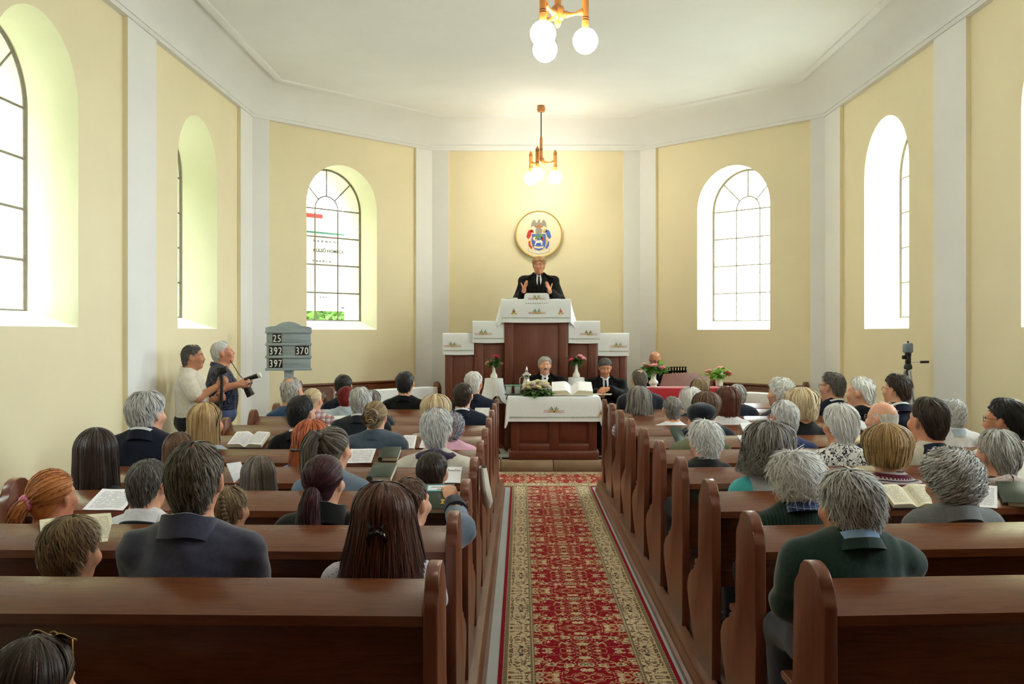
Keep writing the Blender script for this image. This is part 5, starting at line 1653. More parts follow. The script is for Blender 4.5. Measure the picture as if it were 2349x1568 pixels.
def head_frame(pos, yaw=0.0, pitch=0.0, roll=0.0, k=1.0):
    """head frame: +y is where the face looks, origin mid head"""
    return Matrix.Translation(pos) @ Euler((pitch, roll, yaw), 'XYZ').to_matrix().to_4x4() @ Matrix.Diagonal((k, k, k, 1))

def add_head(s, M, face=True):
    """cranium, jaw, nose, brow, lips, ears written into a field"""
    k = M.to_scale().x
    Rm = M.to_3x3().normalized()
    def P(p): return M @ Vector(p)
    def E(c, r, kk=0.02, cut=False): s.ell(P(c), [q * k for q in r], kk * k, Rm, cut)
    E((0, -0.012, 0.030), (0.074, 0.092, 0.084))
    E((0, 0.024, -0.035), (0.057, 0.066, 0.075), 0.035)
    E((0, 0.058, -0.088), (0.027, 0.026, 0.022), 0.03)
    s.cone(P((0, -0.028, -0.04)), P((0, -0.036, -0.17)), 0.054 * k, 0.058 * k, 0.045)
    for sx in (-1, 1):
        E((sx * 0.076, -0.004, -0.003), (0.010, 0.019, 0.033), 0.008)
        E((sx * 0.084, -0.012, 0.006), (0.006, 0.014, 0.024), 0.006)
    if face:
        s.cone(P((0, 0.080, 0.018)), P((0, 0.099, -0.022)), 0.009 * k, 0.0122 * k, 0.012)
        for sx in (-1, 1):
            E((sx * 0.031, 0.085, 0.011), (0.019, 0.0145, 0.0115), 0.010, True)
            s.cone(P((sx * 0.012, 0.075, 0.031)), P((sx * 0.05, 0.058, 0.031)), 0.009 * k, 0.008 * k, 0.014)
            E((sx * 0.013, 0.092, -0.026), (0.009, 0.009, 0.008), 0.008)
            E((sx * 0.042, 0.066, -0.022), (0.02, 0.02, 0.02), 0.03)
        E((0, 0.083, -0.052), (0.024, 0.010, 0.006), 0.006)
        E((0, 0.082, -0.062), (0.021, 0.010, 0.007), 0.006)

# ---------------- hair
def hair_mat(name, dark, light, rough=0.5):
    n = N(name)
    t = n.attr('tone')
    f = n.noise(n.map(n.coord(), (1, 1, 0.35)), 60, 3)
    m = n.math('ADD', n.math('MULTIPLY', t, 0.75), n.math('MULTIPLY', f, 0.4))
    c = n.ramp(m, [(0.15, dark), (0.85, light)])
    n.bump(n.noise(n.map(n.coord(), (1, 1, 0.2)), 260, 2), 0.3, 0.003)
    return n.fin(c, rough, spec=0.35, sheen=0.15)
HAIR = {
    'black': hair_mat('black_hair', srgb(12, 12, 14), srgb(44, 42, 44), 0.42),
    'dark': hair_mat('dark_brown_hair', srgb(26, 19, 16), srgb(74, 56, 46), 0.42),
    'brown': hair_mat('brown_hair', srgb(48, 32, 22), srgb(122, 84, 58), 0.42),
    'auburn': hair_mat('auburn_hair', srgb(44, 22, 18), srgb(112, 62, 42), 0.4),
    'burgundy': hair_mat('burgundy_hair', srgb(30, 12, 18), srgb(84, 34, 46), 0.4),
    'redbrown': hair_mat('red_brown_hair', srgb(54, 26, 18), srgb(124, 64, 44), 0.42),
    'ginger': hair_mat('ginger_hair', srgb(150, 78, 32), srgb(222, 142, 76), 0.45),
    'orange': hair_mat('orange_dyed_hair', srgb(152, 66, 30), srgb(220, 120, 72), 0.45),
    'crimson': hair_mat('crimson_dyed_hair', srgb(96, 14, 22), srgb(164, 40, 46), 0.45),
    'blonde': hair_mat('blonde_hair', srgb(150, 112, 66), srgb(228, 196, 144), 0.45),
    'pale_blonde': hair_mat('pale_blonde_hair', srgb(188, 160, 116), srgb(240, 222, 186), 0.45),
    'dirty_blonde': hair_mat('dirty_blonde_hair', srgb(96, 76, 54), srgb(178, 150, 112), 0.45),
    'two_tone': hair_mat('blonde_and_brown_hair', srgb(96, 66, 36), srgb(206, 166, 110), 0.45),
    'grey': hair_mat('grey_hair', srgb(100, 97, 94), srgb(226, 223, 220), 0.5),
    'dark_grey': hair_mat('dark_grey_hair', srgb(58, 55, 52), srgb(168, 162, 156), 0.5),
    'salt': hair_mat('salt_and_pepper_hair', srgb(40, 37, 35), srgb(126, 120, 114), 0.5),
    'white': hair_mat('white_hair', srgb(214, 211, 208), srgb(255, 254, 253), 0.55),
    'silver': hair_mat('silver_hair', srgb(158, 157, 156), srgb(240, 239, 238), 0.5),
    'lilac': hair_mat('lilac_grey_hair', srgb(104, 98, 112), srgb(190, 184, 196), 0.5),
    'sandy': hair_mat('sandy_hair', srgb(176, 128, 84), srgb(228, 184, 134), 0.5),
    'greybrown': hair_mat('greying_brown_hair', srgb(48, 40, 34), srgb(134, 122, 110), 0.5),
}
PHI = np.radians([147, 145, 136, 98, 93, 80, 62, 52, 48])
AZ = np.radians([0, 40, 66, 82, 98, 112, 130, 150, 180])
CC = np.array([0, -0.012, 0.030]); CR = np.array([0.074, 0.092, 0.084])
def scalp(a, phi, off):
    """a: 0 at the back, +90 deg on the right; phi from the top"""
    off = np.asarray(off)
    a, phi = np.broadcast_arrays(a, phi)
    up = np.minimum(phi, 1.5708)
    n = np.stack([np.sin(up) * np.sin(a), -np.sin(up) * np.cos(a), np.cos(up)], -1)
    P = CC + n * (CR + off[..., None])
    # below the widest line the hair follows the back of the head down into the nape
    D = np.maximum(phi - 1.5708, 0) * 0.108
    f = np.clip(D / 0.13, 0, 1); f = f * f * (3 - 2 * f)
    rx = 0.074 + (0.056 - 0.074) * f + off; ry = 0.092 + (0.056 - 0.092) * f + off
    cy = -0.012 - 0.022 * f
    P[..., 0] = np.where(D > 0, rx * np.sin(a), P[..., 0])
    P[..., 1] = np.where(D > 0, cy - ry * np.cos(a), P[..., 1])
    P[..., 2] = np.where(D > 0, CC[2] - D, P[..., 2])
    n = n.copy(); n[..., 2] -= 0.35 * f * (D > 0)
    n /= np.linalg.norm(n, axis=-1, keepdims=True)
    return P, n
class HairMaker:
    def __init__(self, seed):
        self.r = np.random.default_rng(seed)
        self.V, self.Q, self.Nn, self.T = [], [], [], []
        self.n = 0
    def raw(self, V, Q, Nn, T):
        self.V.append(V); self.Q.append(np.asarray(Q) + self.n); self.Nn.append(Nn); self.T.append(T); self.n += len(V)
    def sheetgrid(self, P, Nn, tone=0.35):
        ni, nj = P.shape[:2]
        V = P.reshape(-1, 3)
        i, j = np.meshgrid(np.arange(ni - 1), np.arange(nj - 1), indexing='ij')
        q = np.stack([i * nj + j, i * nj + j + 1, (i + 1) * nj + j + 1, (i + 1) * nj + j], -1).reshape(-1, 4)
        self.raw(V, q, Nn.reshape(-1, 3), np.full(len(V), tone) if np.isscalar(tone) else tone.reshape(-1))
    def strands(self, P, Nn, width, tone, jit=0.35):
        """P (N, M, 3): tapering ribbons"""
        Nn_, M = P.shape[:2]
        T = np.gradient(P, axis=1); T /= np.linalg.norm(T, axis=2, keepdims=True) + 1e-9
        S = np.cross(T, Nn); S /= np.linalg.norm(S, axis=2, keepdims=True) + 1e-9
        tw = self.r.normal(size=(Nn_, 1, 1)) * 0.5
        S = S + Nn * tw; S /= np.linalg.norm(S, axis=2, keepdims=True)
        taper = np.clip(np.minimum(1.0, 0.55 + np.linspace(0, 1, M) * 4) * (1.15 - np.linspace(0, 1, M) ** 2 * 0.95), 0.1, 1)
        wd = (np.asarray(width).reshape(-1, 1) * taper[None, :])[..., None] * 0.5
        A, Bv = P - S * wd, P + S * wd
        V = np.stack([A, Bv], 2).reshape(-1, 3)
        k = np.arange(Nn_)[:, None] * (2 * M); m = np.arange(M - 1)[None, :] * 2
        b = k + m
        q = np.stack([b, b + 1, b + 3, b + 2], -1).reshape(-1, 4)
        nn = Nn + S * (self.r.normal(size=(Nn_, 1, 1)) * jit)
        nn /= np.linalg.norm(nn, axis=2, keepdims=True)
        nn = np.repeat(nn[:, :, None, :], 2, 2).reshape(-1, 3)
        t = np.repeat(np.asarray(tone)[:, None], 2 * M, 1).reshape(-1)
        self.raw(V, q, nn, t)
    def build(self, name, M, mat, parent):
        V = np.concatenate(self.V); Q = np.concatenate(self.Q); Nn = np.concatenate(self.Nn); T = np.concatenate(self.T)
        Mr = np.array(M.to_3x3()); V = V @ Mr.T + np.array(M.translation)
        R3 = np.array(M.to_3x3().normalized()); Nn = Nn @ R3.T
        # make faces look along the wanted normal
        a, b, c = V[Q[:, 0]], V[Q[:, 1]], V[Q[:, 2]]
        fn = np.cross(b - a, c - a)
        fl = (fn * Nn[Q[:, 0]]).sum(1) < 0
        Q = Q.copy(); Q[fl] = Q[fl][:, ::-1]
        me = fast_mesh(name, V, Q)
        at = me.attributes.new('tone', 'FLOAT', 'POINT')
        at.data.foreach_set('value', np.clip(T, 0, 1).astype(np.float32))
        me.normals_split_custom_set_from_vertices(Nn.tolist())
        return tag(obj(name, me, parent, mat), kind='stuff')

def phimax(a, style):
    p = np.interp(np.abs(a), AZ, PHI)
    if style.get('front'): p = p + np.radians(style['front']) * np.clip(-np.cos(a), 0, 1)
    if style.get('nape'): p = p + np.radians(style['nape']) * np.clip(np.cos(a), 0, 1)
    if style.get('cover_ear'): p = p + np.radians(style['cover_ear']) * np.exp(-((np.abs(a) - 1.55) / 0.4) ** 2)
    return p
def make_hair(M, st, colour, parent, seed, lod=1.0, name='hair'):
    """st: dict(kind, th, vol, n, len, ...)"""
    H = HairMaker(seed)
    r_ = H.r
    kind = st.get('kind', 'short')
    th = st.get('th', 0.010)
    rough = st.get('rough', 0.003)
    wdt = st.get('w', 0.0045)
    bald = st.get('bald')                        # (phi radius, y shift) bare crown
    def thick(a, phi, pm):
        e = np.clip((pm - phi) / 0.35, 0, 1) ** 0.6
        v = st.get('vol', 0.0) * np.exp(-((phi - st.get('volphi', 0.9)) / 0.7) ** 2)
        return (0.002 + th * e + v * e)
    def bare(a, phi):
        if not bald: return np.zeros_like(phi, dtype=bool)
        n = np.stack([np.sin(phi) * np.sin(a), -np.sin(phi) * np.cos(a), np.cos(phi)], -1)
        c = np.array([0, bald[1], math.sqrt(max(0, 1 - bald[1] ** 2))])
        ang = np.arccos(np.clip(n @ c, -1, 1))
        front = (np.cos(a) < 0.1) & (np.abs(np.sin(phi) * np.sin(a)) < bald[2] if len(bald) > 2 else False)
        return (ang < bald[0]) | front
    # close-fitting under layer
    na, nphi = 40, 18
    A = np.linspace(-PI, PI, na); S = np.linspace(0, 1, nphi)
    aa, ss = np.meshgrid(A, S)
    pm = phimax(aa, st)
    ph = ss * pm
    P, Nn = scalp(aa, ph, thick(aa, ph, pm) * 0.72 + rough * 0.6 * (np.sin(aa * 9 + ss * 7) * np.sin(ss * 17 + aa * 4)) * np.clip((1 - ss) * 4, 0, 1) * np.clip(ss * 4, 0, 1))
    if bald:
        bm_ = bare(aa, ph)
        P[bm_] = scalp(aa, ph, np.full_like(ph, -0.012))[0][bm_]
    H.sheetgrid(P, Nn, 0.3 + 0.25 * r_.random(aa.shape))
    n = int(st.get('n', 900) * lod)
    w = wdt / math.sqrt(lod)
    def roots(m):
        a = r_.uniform(-PI, PI, m); u = r_.random(m)
        pm = phimax(a, st)
        phi = np.arccos(1 - u * (1 - np.cos(pm)))
        return a, phi, pm
    if kind in ('short', 'curly', 'fluffy'):
        a, phi, pm = roots(n)
        ok = ~bare(a, phi) | (r_.random(n) < st.get('sparse', 0.34)); a, phi, pm = a[ok], phi[ok], pm[ok]
        n = len(a); m = 6 if kind != 'curly' else 9
        t = np.linspace(0, 1, m)[None, :]
        L = st.get('len', 0.38) * (0.6 + 0.8 * r_.random((n, 1)))
        swirl = st.get('swirl', 0.25) + r_.normal(size=(n, 1)) * st.get('mess', 0.12)
        part = st.get('part', 0.0)
        phis = phi[:, None] + L * t
        aas = a[:, None] + swirl * t * L / np.maximum(np.sin(phis), 0.35) + part * t
        lim = pm[:, None] + st.get('over', 0.10)
        phis = np.minimum(phis, lim + 0.03 * r_.random((n, 1)))
        base = thick(aas, np.minimum(phis, pm[:, None]), pm[:, None])
        lift = st.get('lift', 0.004) * (0.3 + r_.random((n, 1))) * t ** 1.3
        off = base * (0.72 + 0.3 * r_.random((n, 1))) + lift
        if kind == 'curly':
            f = st.get('curlf', 9.0); am = st.get('curl', 0.009)
            pz = r_.uniform(0, 6.3, (n, 1))
            off = off + am * np.sin(f * t + pz)
            aas = aas + (am / 0.085) * np.cos(f * t + pz) / np.maximum(np.sin(phis), 0.4)
        P, Nn = scalp(aas, phis, off)
        P = P + r_.normal(size=(n, 1, 3)) * rough * 0.4 * t[..., None]
        H.strands(P, Nn, w * (0.7 + 0.7 * r_.random(n)), np.clip(0.5 + 0.28 * r_.normal(size=n), 0, 1))
    elif kind in ('long', 'bob'):
        drop = st.get('drop', 0.22); phd = math.radians(st.get('phd', 96))
        amax = math.radians(st.get('amax', 112))
        spread, back = st.get('spread', 0.0), st.get('back', 0.0)
        curl_in = st.get('curl_in', 0.0)
        wave, wf = st.get('wave', 0.0), st.get('wavef', 20.0)
        th2 = st.get('th2', th)
        def path(a, s, off):
            """s in 0..1 crown to tip"""
            cap = 0.5
            tt = np.clip(s / cap, 0, 1); dd = np.clip((s - cap) / (1 - cap), 0, 1)
            af = np.clip(a, -amax, amax)
            a_ = a + (af - a) * tt ** 1.2
            ph = tt * phd
            vol = st.get('vol', 0.0) * np.exp(-((ph - st.get('volphi', 1.2)) / 0.7) ** 2)
            P, Nn = scalp(a_, ph, off + vol)
            lo, nl = scalp(a_, np.full_like(ph, phd), off + vol)
            g = 1 + spread * dd - curl_in * dd ** 2
            Dp = lo.copy()
            Dp[..., 0] *= g
            Dp[..., 1] = (lo[..., 1] - CC[1]) * (1 + 0.3 * spread * dd - curl_in * dd ** 2) + CC[1] - back * dd
            Dp[..., 2] -= drop * dd * (1 - 0.25 * np.clip(np.abs(a_) / PI, 0, 1) * st.get('vcut', 0.0))
            sel = (s > cap)[..., None]
            P = np.where(sel, Dp, P)
            nd = nl.copy(); nd[..., 2] *= 0.2; nd /= np.linalg.norm(nd, axis=-1, keepdims=True)
            Nn = np.where(sel, nd, Nn)
            return P, Nn
        aa, ss = np.meshgrid(np.linspace(-PI, PI, 54), np.linspace(0, 1, 22))
        P, Nn = path(aa, ss, np.full_like(aa, th * 0.55))
        H.sheetgrid(P, Nn, 0.25 + 0.3 * r_.random(aa.shape))
        m = 12
        a = r_.uniform(-PI, PI, n)
        t = np.linspace(0, 1, m)[None, :]
        s0 = r_.random((n, 1)) ** 1.0 * 0.62
        s1 = np.minimum(1.0, s0 + 0.4 + 0.5 * r_.random((n, 1)))
        s1 = np.where(s1 > 0.93, 1.0 + 0.06 * r_.normal(size=(n, 1)) * st.get('ragged', 1.0), s1)
        s = s0 + (s1 - s0) * t
        sd = np.clip(s, 0, 1.12)
        aas = a[:, None] + 0.05 * r_.normal(size=(n, 1)) * t + wave * np.sin(wf * s + r_.uniform(0, 6.3, (n, 1))) * np.clip(s * 2 - 0.6, 0, 1)
        off = th * (0.55 + 0.5 * r_.random((n, 1))) + st.get('lift', 0.003) * t * r_.random((n, 1)) + wave * 0.05 * np.cos(wf * s + r_.uniform(0, 6.3, (n, 1)))
        P, Nn = path(aas, np.minimum(sd, 1.0), off + 0 * aas)
        P[..., 2] -= np.clip(sd - 1, 0, 1) * drop * 2 * 0.5
        H.strands(P, Nn, w * (0.7 + 0.8 * r_.random(n)), np.clip(0.45 + 0.27 * r_.normal(size=n), 0, 1), 0.25)
    elif kind in ('tail', 'bun', 'updo'):
        tie = np.array(st.get('tie', (0.0, -0.9, 0.1))); tie = tie / np.linalg.norm(tie)
        a, phi, pm = roots(n)
        m = 8; t = np.linspace(0, 1, m)[None, :]
        d0 = np.stack([np.sin(phi) * np.sin(a), -np.sin(phi) * np.cos(a), np.cos(phi)], -1)
        om = np.arccos(np.clip(d0 @ tie, -0.98, 0.999))
        tl = t * st.get('reach', 1.0)
        D = (np.sin((1 - tl) * om[:, None])[..., None] * d0[:, None, :] + np.sin(tl * om[:, None])[..., None] * tie[None, None, :]) / np.sin(om)[:, None, None]
        off = (th * (0.65 + 0.45 * r_.random((n, 1))))[..., None] + st.get('lift', 0.002) * np.sin(t * PI)[..., None] * r_.random((n, 1, 1))
        P = CC + D * (CR + off)
        H.strands(P, D, w * (0.7 + 0.7 * r_.random(n)), np.clip(0.48 + 0.25 * r_.normal(size=n), 0, 1), 0.25)
        T0 = CC + tie * (CR + th)
        if kind == 'tail':
            pts = np.array(st['pts'])                                # offsets from the tie point in head frame
            L = len(pts)
            nt = int(st.get('nt', 420) * lod); m = 9
            t = np.linspace(0, 1, m)
            ctrl = np.stack([np.interp(t * (L - 1), np.arange(L), pts[:, q]) for q in range(3)], 1)
            rad = np.interp(t, [0, 0.15, 0.5, 0.85, 1], st.get('rad', [0.014, 0.028, 0.034, 0.028, 0.008]))
            an = r_.uniform(0, 2 * PI, nt); rr = np.sqrt(r_.random(nt)) * 0.25 + 0.75
            tang = np.gradient(ctrl, axis=0); tang /= np.linalg.norm(tang, axis=1, keepdims=True) + 1e-9
            sx = np.cross(tang, np.array([0, 1, 0.01])); sx /= np.linalg.norm(sx, axis=1, keepdims=True) + 1e-9
            sy = np.cross(sx, tang)
            dirn = np.cos(an)[:, None, None] * sx[None] + np.sin(an)[:, None, None] * sy[None]
            wv = 1 + st.get('wave', 0.08) * np.sin(t[None, :, None] * 12 + r_.uniform(0, 6, (nt, 1, 1)))
            P = T0 + ctrl[None] + dirn * (rad[None, :] * rr[:, None])[..., None] * wv
            P = P + (r_.normal(size=(nt, 1, 3)) * 0.006) * (t[None, :, None] ** 2)
            H.strands(P, dirn, w * 1.2 * np.ones(nt), np.clip(0.42 + 0.27 * r_.normal(size=nt), 0, 1), 0.25)
            # core
            ang = np.linspace(0, 2 * PI, 11)
            dd = np.cos(ang)[None, :, None] * sx[:, None] + np.sin(ang)[None, :, None] * sy[:, None]
            H.sheetgrid(T0 + ctrl[:, None] + dd * (rad * 0.78)[:, None, None], dd, 0.25)
        else:
            br = st.get('bun', 0.042); off_ = np.array(st.get('bunoff', (0, -0.015, 0.0)))
            nb = int(st.get('nb', 260) * lod); m = 10
            t = np.linspace(0, 1, m)[None, :]
            a0 = r_.uniform(0, 2 * PI, (nb, 1)); lat = r_.uniform(-1.3, 1.3, (nb, 1))
            arc = 1.6 + r_.random((nb, 1))
            an = a0 + arc * t; la = lat + 0.5 * np.sin(an * 1.5 + a0)
            D = np.stack([np.cos(la) * np.cos(an), np.sin(la) * 0.75, np.cos(la) * np.sin(an)], -1)
            rad = br * (0.9 + 0.2 * r_.random((nb, 1)))[..., None]
            P = T0 + off_ + D * rad + r_.normal(size=(nb, 1, 3)) * st.get('bunmess', 0.004)
            H.strands(P, D, w * 1.3 * np.ones(nb), np.clip(0.48 + 0.28 * r_.normal(size=nb), 0, 1), 0.25)
            u, v = np.meshgrid(np.linspace(0, 2 * PI, 16), np.linspace(0, PI, 9))
            D = np.stack([np.sin(v) * np.cos(u), np.cos(v) * 0.75, np.sin(v) * np.sin(u)], -1)
            H.sheetgrid(T0 + off_ + D * br * 0.9, D, 0.3)
    return H.build(name, M, HAIR[colour], parent)
# ------------------------------------------------------------------ clothing
def cloth(name, col, rough=0.85, var=0.1, scale=30, weave=900, bump=0.25, sheen=0.25):
    key = 'cloth_' + name
    if key in _mc: return _mc[key]
    n = N(name)
    f = n.noise(n.coord(), scale, 3)
    c = n.ramp(f, [(0.3, mul(col, 1 - var)), (0.7, mul(col, 1 + var))])
    n.bump(n.noise(n.coord(), weave, 2), bump, 0.002)
    _mc[key] = n.fin(c, rough, spec=0.2, sheen=sheen)
    return _mc[key]
def pattern(name, fn, rough=0.85):
    key = 'cloth_' + name
    if key in _mc: return _mc[key]
    n = N(name)
    c = fn(n)
    n.bump(n.noise(n.coord(), 700, 2), 0.2, 0.002)
    _mc[key] = n.fin(c, rough, spec=0.2, sheen=0.2)
    return _mc[key]
def pt_plaid(c0, c1, c2, f):
    def fn(n):
        s = n.sep(n.coord())
        def line(v, fr, wd): return n.math('LESS_THAN', n.math('FRACT', n.math('MULTIPLY', v, fr)), wd)
        a = n.mix(n.math('MULTIPLY', line(s[0], f, 0.45), 0.55), c0, c1)
        a = n.mix(n.math('MULTIPLY', line(s[2], f, 0.45), 0.55), a, c1)
        a = n.mix(n.math('MULTIPLY', line(s[0], f, 0.1), 0.8), a, c2)
        return n.mix(n.math('MULTIPLY', line(s[2], f, 0.1), 0.8), a, c2)
    return fn
def pt_scroll(c0, c1):
    def fn(n):
        v = n.voronoi(n.coord(), 30, 'F1', 0.8)
        w = n.noise(n.coord(), 22, 1, 0.4, 1.8)
        r1 = n.math('LESS_THAN', n.math('ABSOLUTE', n.math('SUBTRACT', w, 0.5)), 0.035)
        r2 = n.math('LESS_THAN', n.math('ABSOLUTE', n.math('SUBTRACT', v, 0.3)), 0.05)
        r3 = n.math('LESS_THAN', v, 0.12)
        m = n.math('MAXIMUM', n.math('MAXIMUM', r1, r2), r3)
        return n.mix(m, c0, c1)
    return fn
def pt_stripe(c0, c1, c2, f):
    def fn(n):
        s = n.sep(n.coord())
        z = n.math('MULTIPLY', n.math('ADD', s[2], n.math('MULTIPLY', n.math('SINE', n.math('MULTIPLY', s[0], 14)), 0.004)), f)
        fr = n.math('FRACT', z)
        a = n.mix(n.math('LESS_THAN', fr, 0.38), c0, c1)
        b_ = n.mix(n.math('MULTIPLY', n.math('GREATER_THAN', fr, 0.6), n.math('LESS_THAN', fr, 0.72)), a, c2)
        dash = n.math('MULTIPLY', n.math('GREATER_THAN', fr, 0.84), n.math('GREATER_THAN', n.math('FRACT', n.math('MULTIPLY', s[0], 60)), 0.45))
        return n.mix(dash, b_, c1)
    return fn
def pt_rib(c0, f):
    def fn(n):
        s = n.sep(n.coord())
        r = n.math('SINE', n.math('MULTIPLY', s[0], f))
        return n.mix(n.math('MULTIPLY', n.math('ADD', r, 1.0), 0.5), mul(c0, 0.6), mul(c0, 1.3))
    return fn
def pt_tweed(c0, c1):
    def fn(n):
        a = n.noise(n.coord(), 350, 2)
        s = n.sep(n.coord())
        l = n.math('LESS_THAN', n.math('FRACT', n.math('MULTIPLY', s[0], 22)), 0.06)
        l2 = n.math('LESS_THAN', n.math('FRACT', n.math('MULTIPLY', s[2], 22)), 0.06)
        c = n.mix(a, c0, c1)
        return n.mix(n.math('MULTIPLY', n.math('MAXIMUM', l, l2), 0.35), c, c1)
    return fn
def pt_dots(c0, c1, sc):
    def fn(n): return n.mix(n.math('LESS_THAN', n.voronoi(n.coord(), sc, 'F1', 0.4), 0.3), c0, c1)
    return fn
CLOTH = {
    'navy_suit': cloth('navy suit wool', srgb(22, 28, 46), sheen=0.1), 'black_suit': cloth('black suit wool', srgb(13, 14, 18), sheen=0.08), 'dark_suit': cloth('charcoal suit wool', srgb(34, 38, 48)),
    'blue_suit': cloth('blue suit wool', srgb(36, 48, 96)), 'white_shirt': cloth('white shirt cotton', srgb(232, 232, 240), bump=0.1), 'fleece': cloth('grey blue fleece', srgb(66, 68, 90), 0.95, 0.14, 60, 400, 0.6, 0.5),
    'green_sweater': cloth('dark green wool sweater', srgb(28, 54, 50), 0.95, 0.18, 70, 350, 0.6, 0.4), 'rib_green': pattern('dark green ribbed knit', pt_rib(srgb(30, 52, 46), 420)),
    'denim': cloth('denim blue cotton', srgb(48, 78, 122), var=0.16), 'pale_denim': cloth('washed blue denim', srgb(112, 138, 170), var=0.16), 'black': cloth('black cotton', srgb(18, 18, 21)), 'beige': cloth('beige jacket cloth', srgb(196, 190, 176)),
    'folk': cloth('pale beige felt', srgb(206, 198, 182)), 'pale_blue': cloth('pale grey blue cotton', srgb(176, 190, 206)), 'blazer': cloth('blue grey blazer cloth', srgb(74, 88, 104)), 'tshirt': cloth('grey blue jersey', srgb(104, 118, 136)),
    'olive': cloth('olive jacket cotton', srgb(106, 110, 84)), 'pink': cloth('pink knit', srgb(222, 168, 190)), 'rose': cloth('soft pink cotton', srgb(234, 170, 172)), 'teal': cloth('turquoise cotton', srgb(72, 178, 184)), 'vest': cloth('light grey melange knit', srgb(176, 178, 182), var=0.2, scale=220),
    'green': cloth('sage green cotton', srgb(74, 92, 76)), 'white_soft': cloth('off white jersey', srgb(222, 218, 222)), 'cream': cloth('cream linen shirt', srgb(226, 220, 206), bump=0.15), 'purple': cloth('dark purple scarf', srgb(54, 40, 66), var=0.3),
    'navy': cloth('navy cotton', srgb(28, 34, 52)), 'robe': cloth('black velvet robe', srgb(9, 9, 12), 0.8, 0.1, 20, 800, 0.15, 0.06), 'trousers': cloth('grey trousers wool', srgb(60, 64, 76)), 'dark_trousers': cloth('dark trousers wool', srgb(26, 27, 32)), 'jeans': cloth('blue jeans', srgb(84, 100, 140)),
    'plaid_purple': pattern('purple grey plaid cotton', pt_plaid(srgb(196, 192, 212), srgb(112, 106, 150), srgb(62, 58, 92), 30)), 'plaid_red': pattern('red and white plaid cotton', pt_plaid(srgb(214, 206, 206), srgb(176, 90, 96), srgb(90, 60, 80), 24)), 'plaid_navy': pattern('navy plaid cotton', pt_plaid(srgb(34, 46, 84), srgb(62, 78, 122), srgb(150, 160, 186), 40)),
    'scroll': pattern('white blouse with black scrolls', pt_scroll(srgb(228, 224, 222), srgb(34, 34, 46))), 'striped': pattern('burgundy striped knit', pt_stripe(srgb(190, 174, 176), srgb(92, 30, 52), srgb(52, 38, 52), 22)), 'tweed': pattern('grey tweed', pt_tweed(srgb(88, 90, 96), srgb(146, 148, 152))),
    'dotted': pattern('lilac dotted cotton', pt_dots(srgb(206, 204, 222), srgb(140, 140, 176), 120)), 'dotted_navy': pattern('navy shirt with small white dots', pt_dots(srgb(24, 30, 54), srgb(140, 148, 176), 100)), 'furry': cloth('pinkish boucle', srgb(206, 190, 190), 1.0, 0.3, 120, 200, 0.8), 'sky': cloth('light blue collar cotton', srgb(150, 182, 226)), 'plum': cloth('plum knit', srgb(70, 50, 72)),
}
SHOE = plain('black_leather', srgb(20, 19, 20), 0.35)
LENS = bpy.data.materials.new('spectacle_lens'); LENS.use_nodes = True
_b = LENS.node_tree.nodes['Principled BSDF']; _b.inputs['Base Color'].default_value = (0.9, 0.95, 1, 1); _b.inputs['Alpha'].default_value = 0.12; _b.inputs['Roughness'].default_value = 0.05
SUNLENS = plain('dark_lens', srgb(44, 24, 30), 0.08, coat=1.0)
EYEW = plain('eye_white', srgb(226, 220, 214), 0.3, var=0.02)
IRIS = plain('dark_iris', srgb(48, 38, 32), 0.2)
LIP = plain('lip_skin', srgb(176, 104, 92), 0.5)
_e = B(); _e.ball((0, 0, 0), 0.0118, 12, 8); EYE_ME = _e.mesh('eye'); EYE_ME.materials.append(EYEW)
_e = B(); _e.ball((0, 0.0085, 0), (0.0056, 0.004, 0.0056), 10, 6); IRIS_ME = _e.mesh('iris'); IRIS_ME.materials.append(IRIS)

_leg = {}
def seated_legs(w, kind):
    key = (w, kind)
    if key in _leg: return _leg[key]
    if kind == 'trousers':
        s = SDF((-0.26, -0.2, 0.03), (0.26, 0.56, 0.68), 0.016)
        s.ell((0, 0.0, 0.545), (0.15 * w, 0.115, 0.105), 0.03)
        for sx in (-1, 1):
            s.cone((sx * 0.085 * w, 0.02, 0.515), (sx * 0.105, 0.355, 0.505), 0.076 * w, 0.062, 0.04)
            s.cone((sx * 0.105, 0.36, 0.49), (sx * 0.105, 0.30, 0.09), 0.060, 0.05, 0.03)
        V, Q = s.surface()
        V = wobble(V, 0.003, 16, 3)
        m_ = (V[:, 1] < 0.2)
        V[m_, 2] = np.maximum(V[m_, 2], 0.452)
        V[~m_, 2] = np.where(V[~m_, 2] < 0.05, 0.05, V[~m_, 2])
        me = mesh_of([(V, Q)], 'trousers')
    else:
        s = SDF((-0.2, 0.18, -0.02), (0.2, 0.52, 0.14), 0.014)
        for sx in (-1, 1):
            s.cone((sx * 0.105, 0.28, 0.05), (sx * 0.115, 0.43, 0.035), 0.045, 0.036, 0.02)
            s.ell((sx * 0.105, 0.275, 0.06), (0.042, 0.05, 0.05), 0.02)
        s.clip_below(0.0)
        V, Q = s.surface()
        me = mesh_of([(V, Q)], 'shoes')
    _leg[key] = me
    return me

def ring(b, c, r0, r1, z0, z1, th, tilt, n=28, a0=0.0, a1=2 * PI, sy=1.0, wav=0.0):
    """band round the neck: from radius r0 at z0 to r1 at z1, th thick, tilted so its front sits lower"""
    P = []
    for (r, z) in ((r0, z0), (r1, z1), (r1 + th, z1), (r0 + th * 1.3, z0)):
        row = []
        for k in range(n + 1):
            a = a0 + (a1 - a0) * k / n
            x, y = r * math.sin(a), -r * math.cos(a) * sy
            row.append((c[0] + x, c[1] + y, c[2] + z - (y + r) * tilt + wav * math.sin(5 * a)))
        P.append(row)
    P.append(P[0])
    b.grid(P)

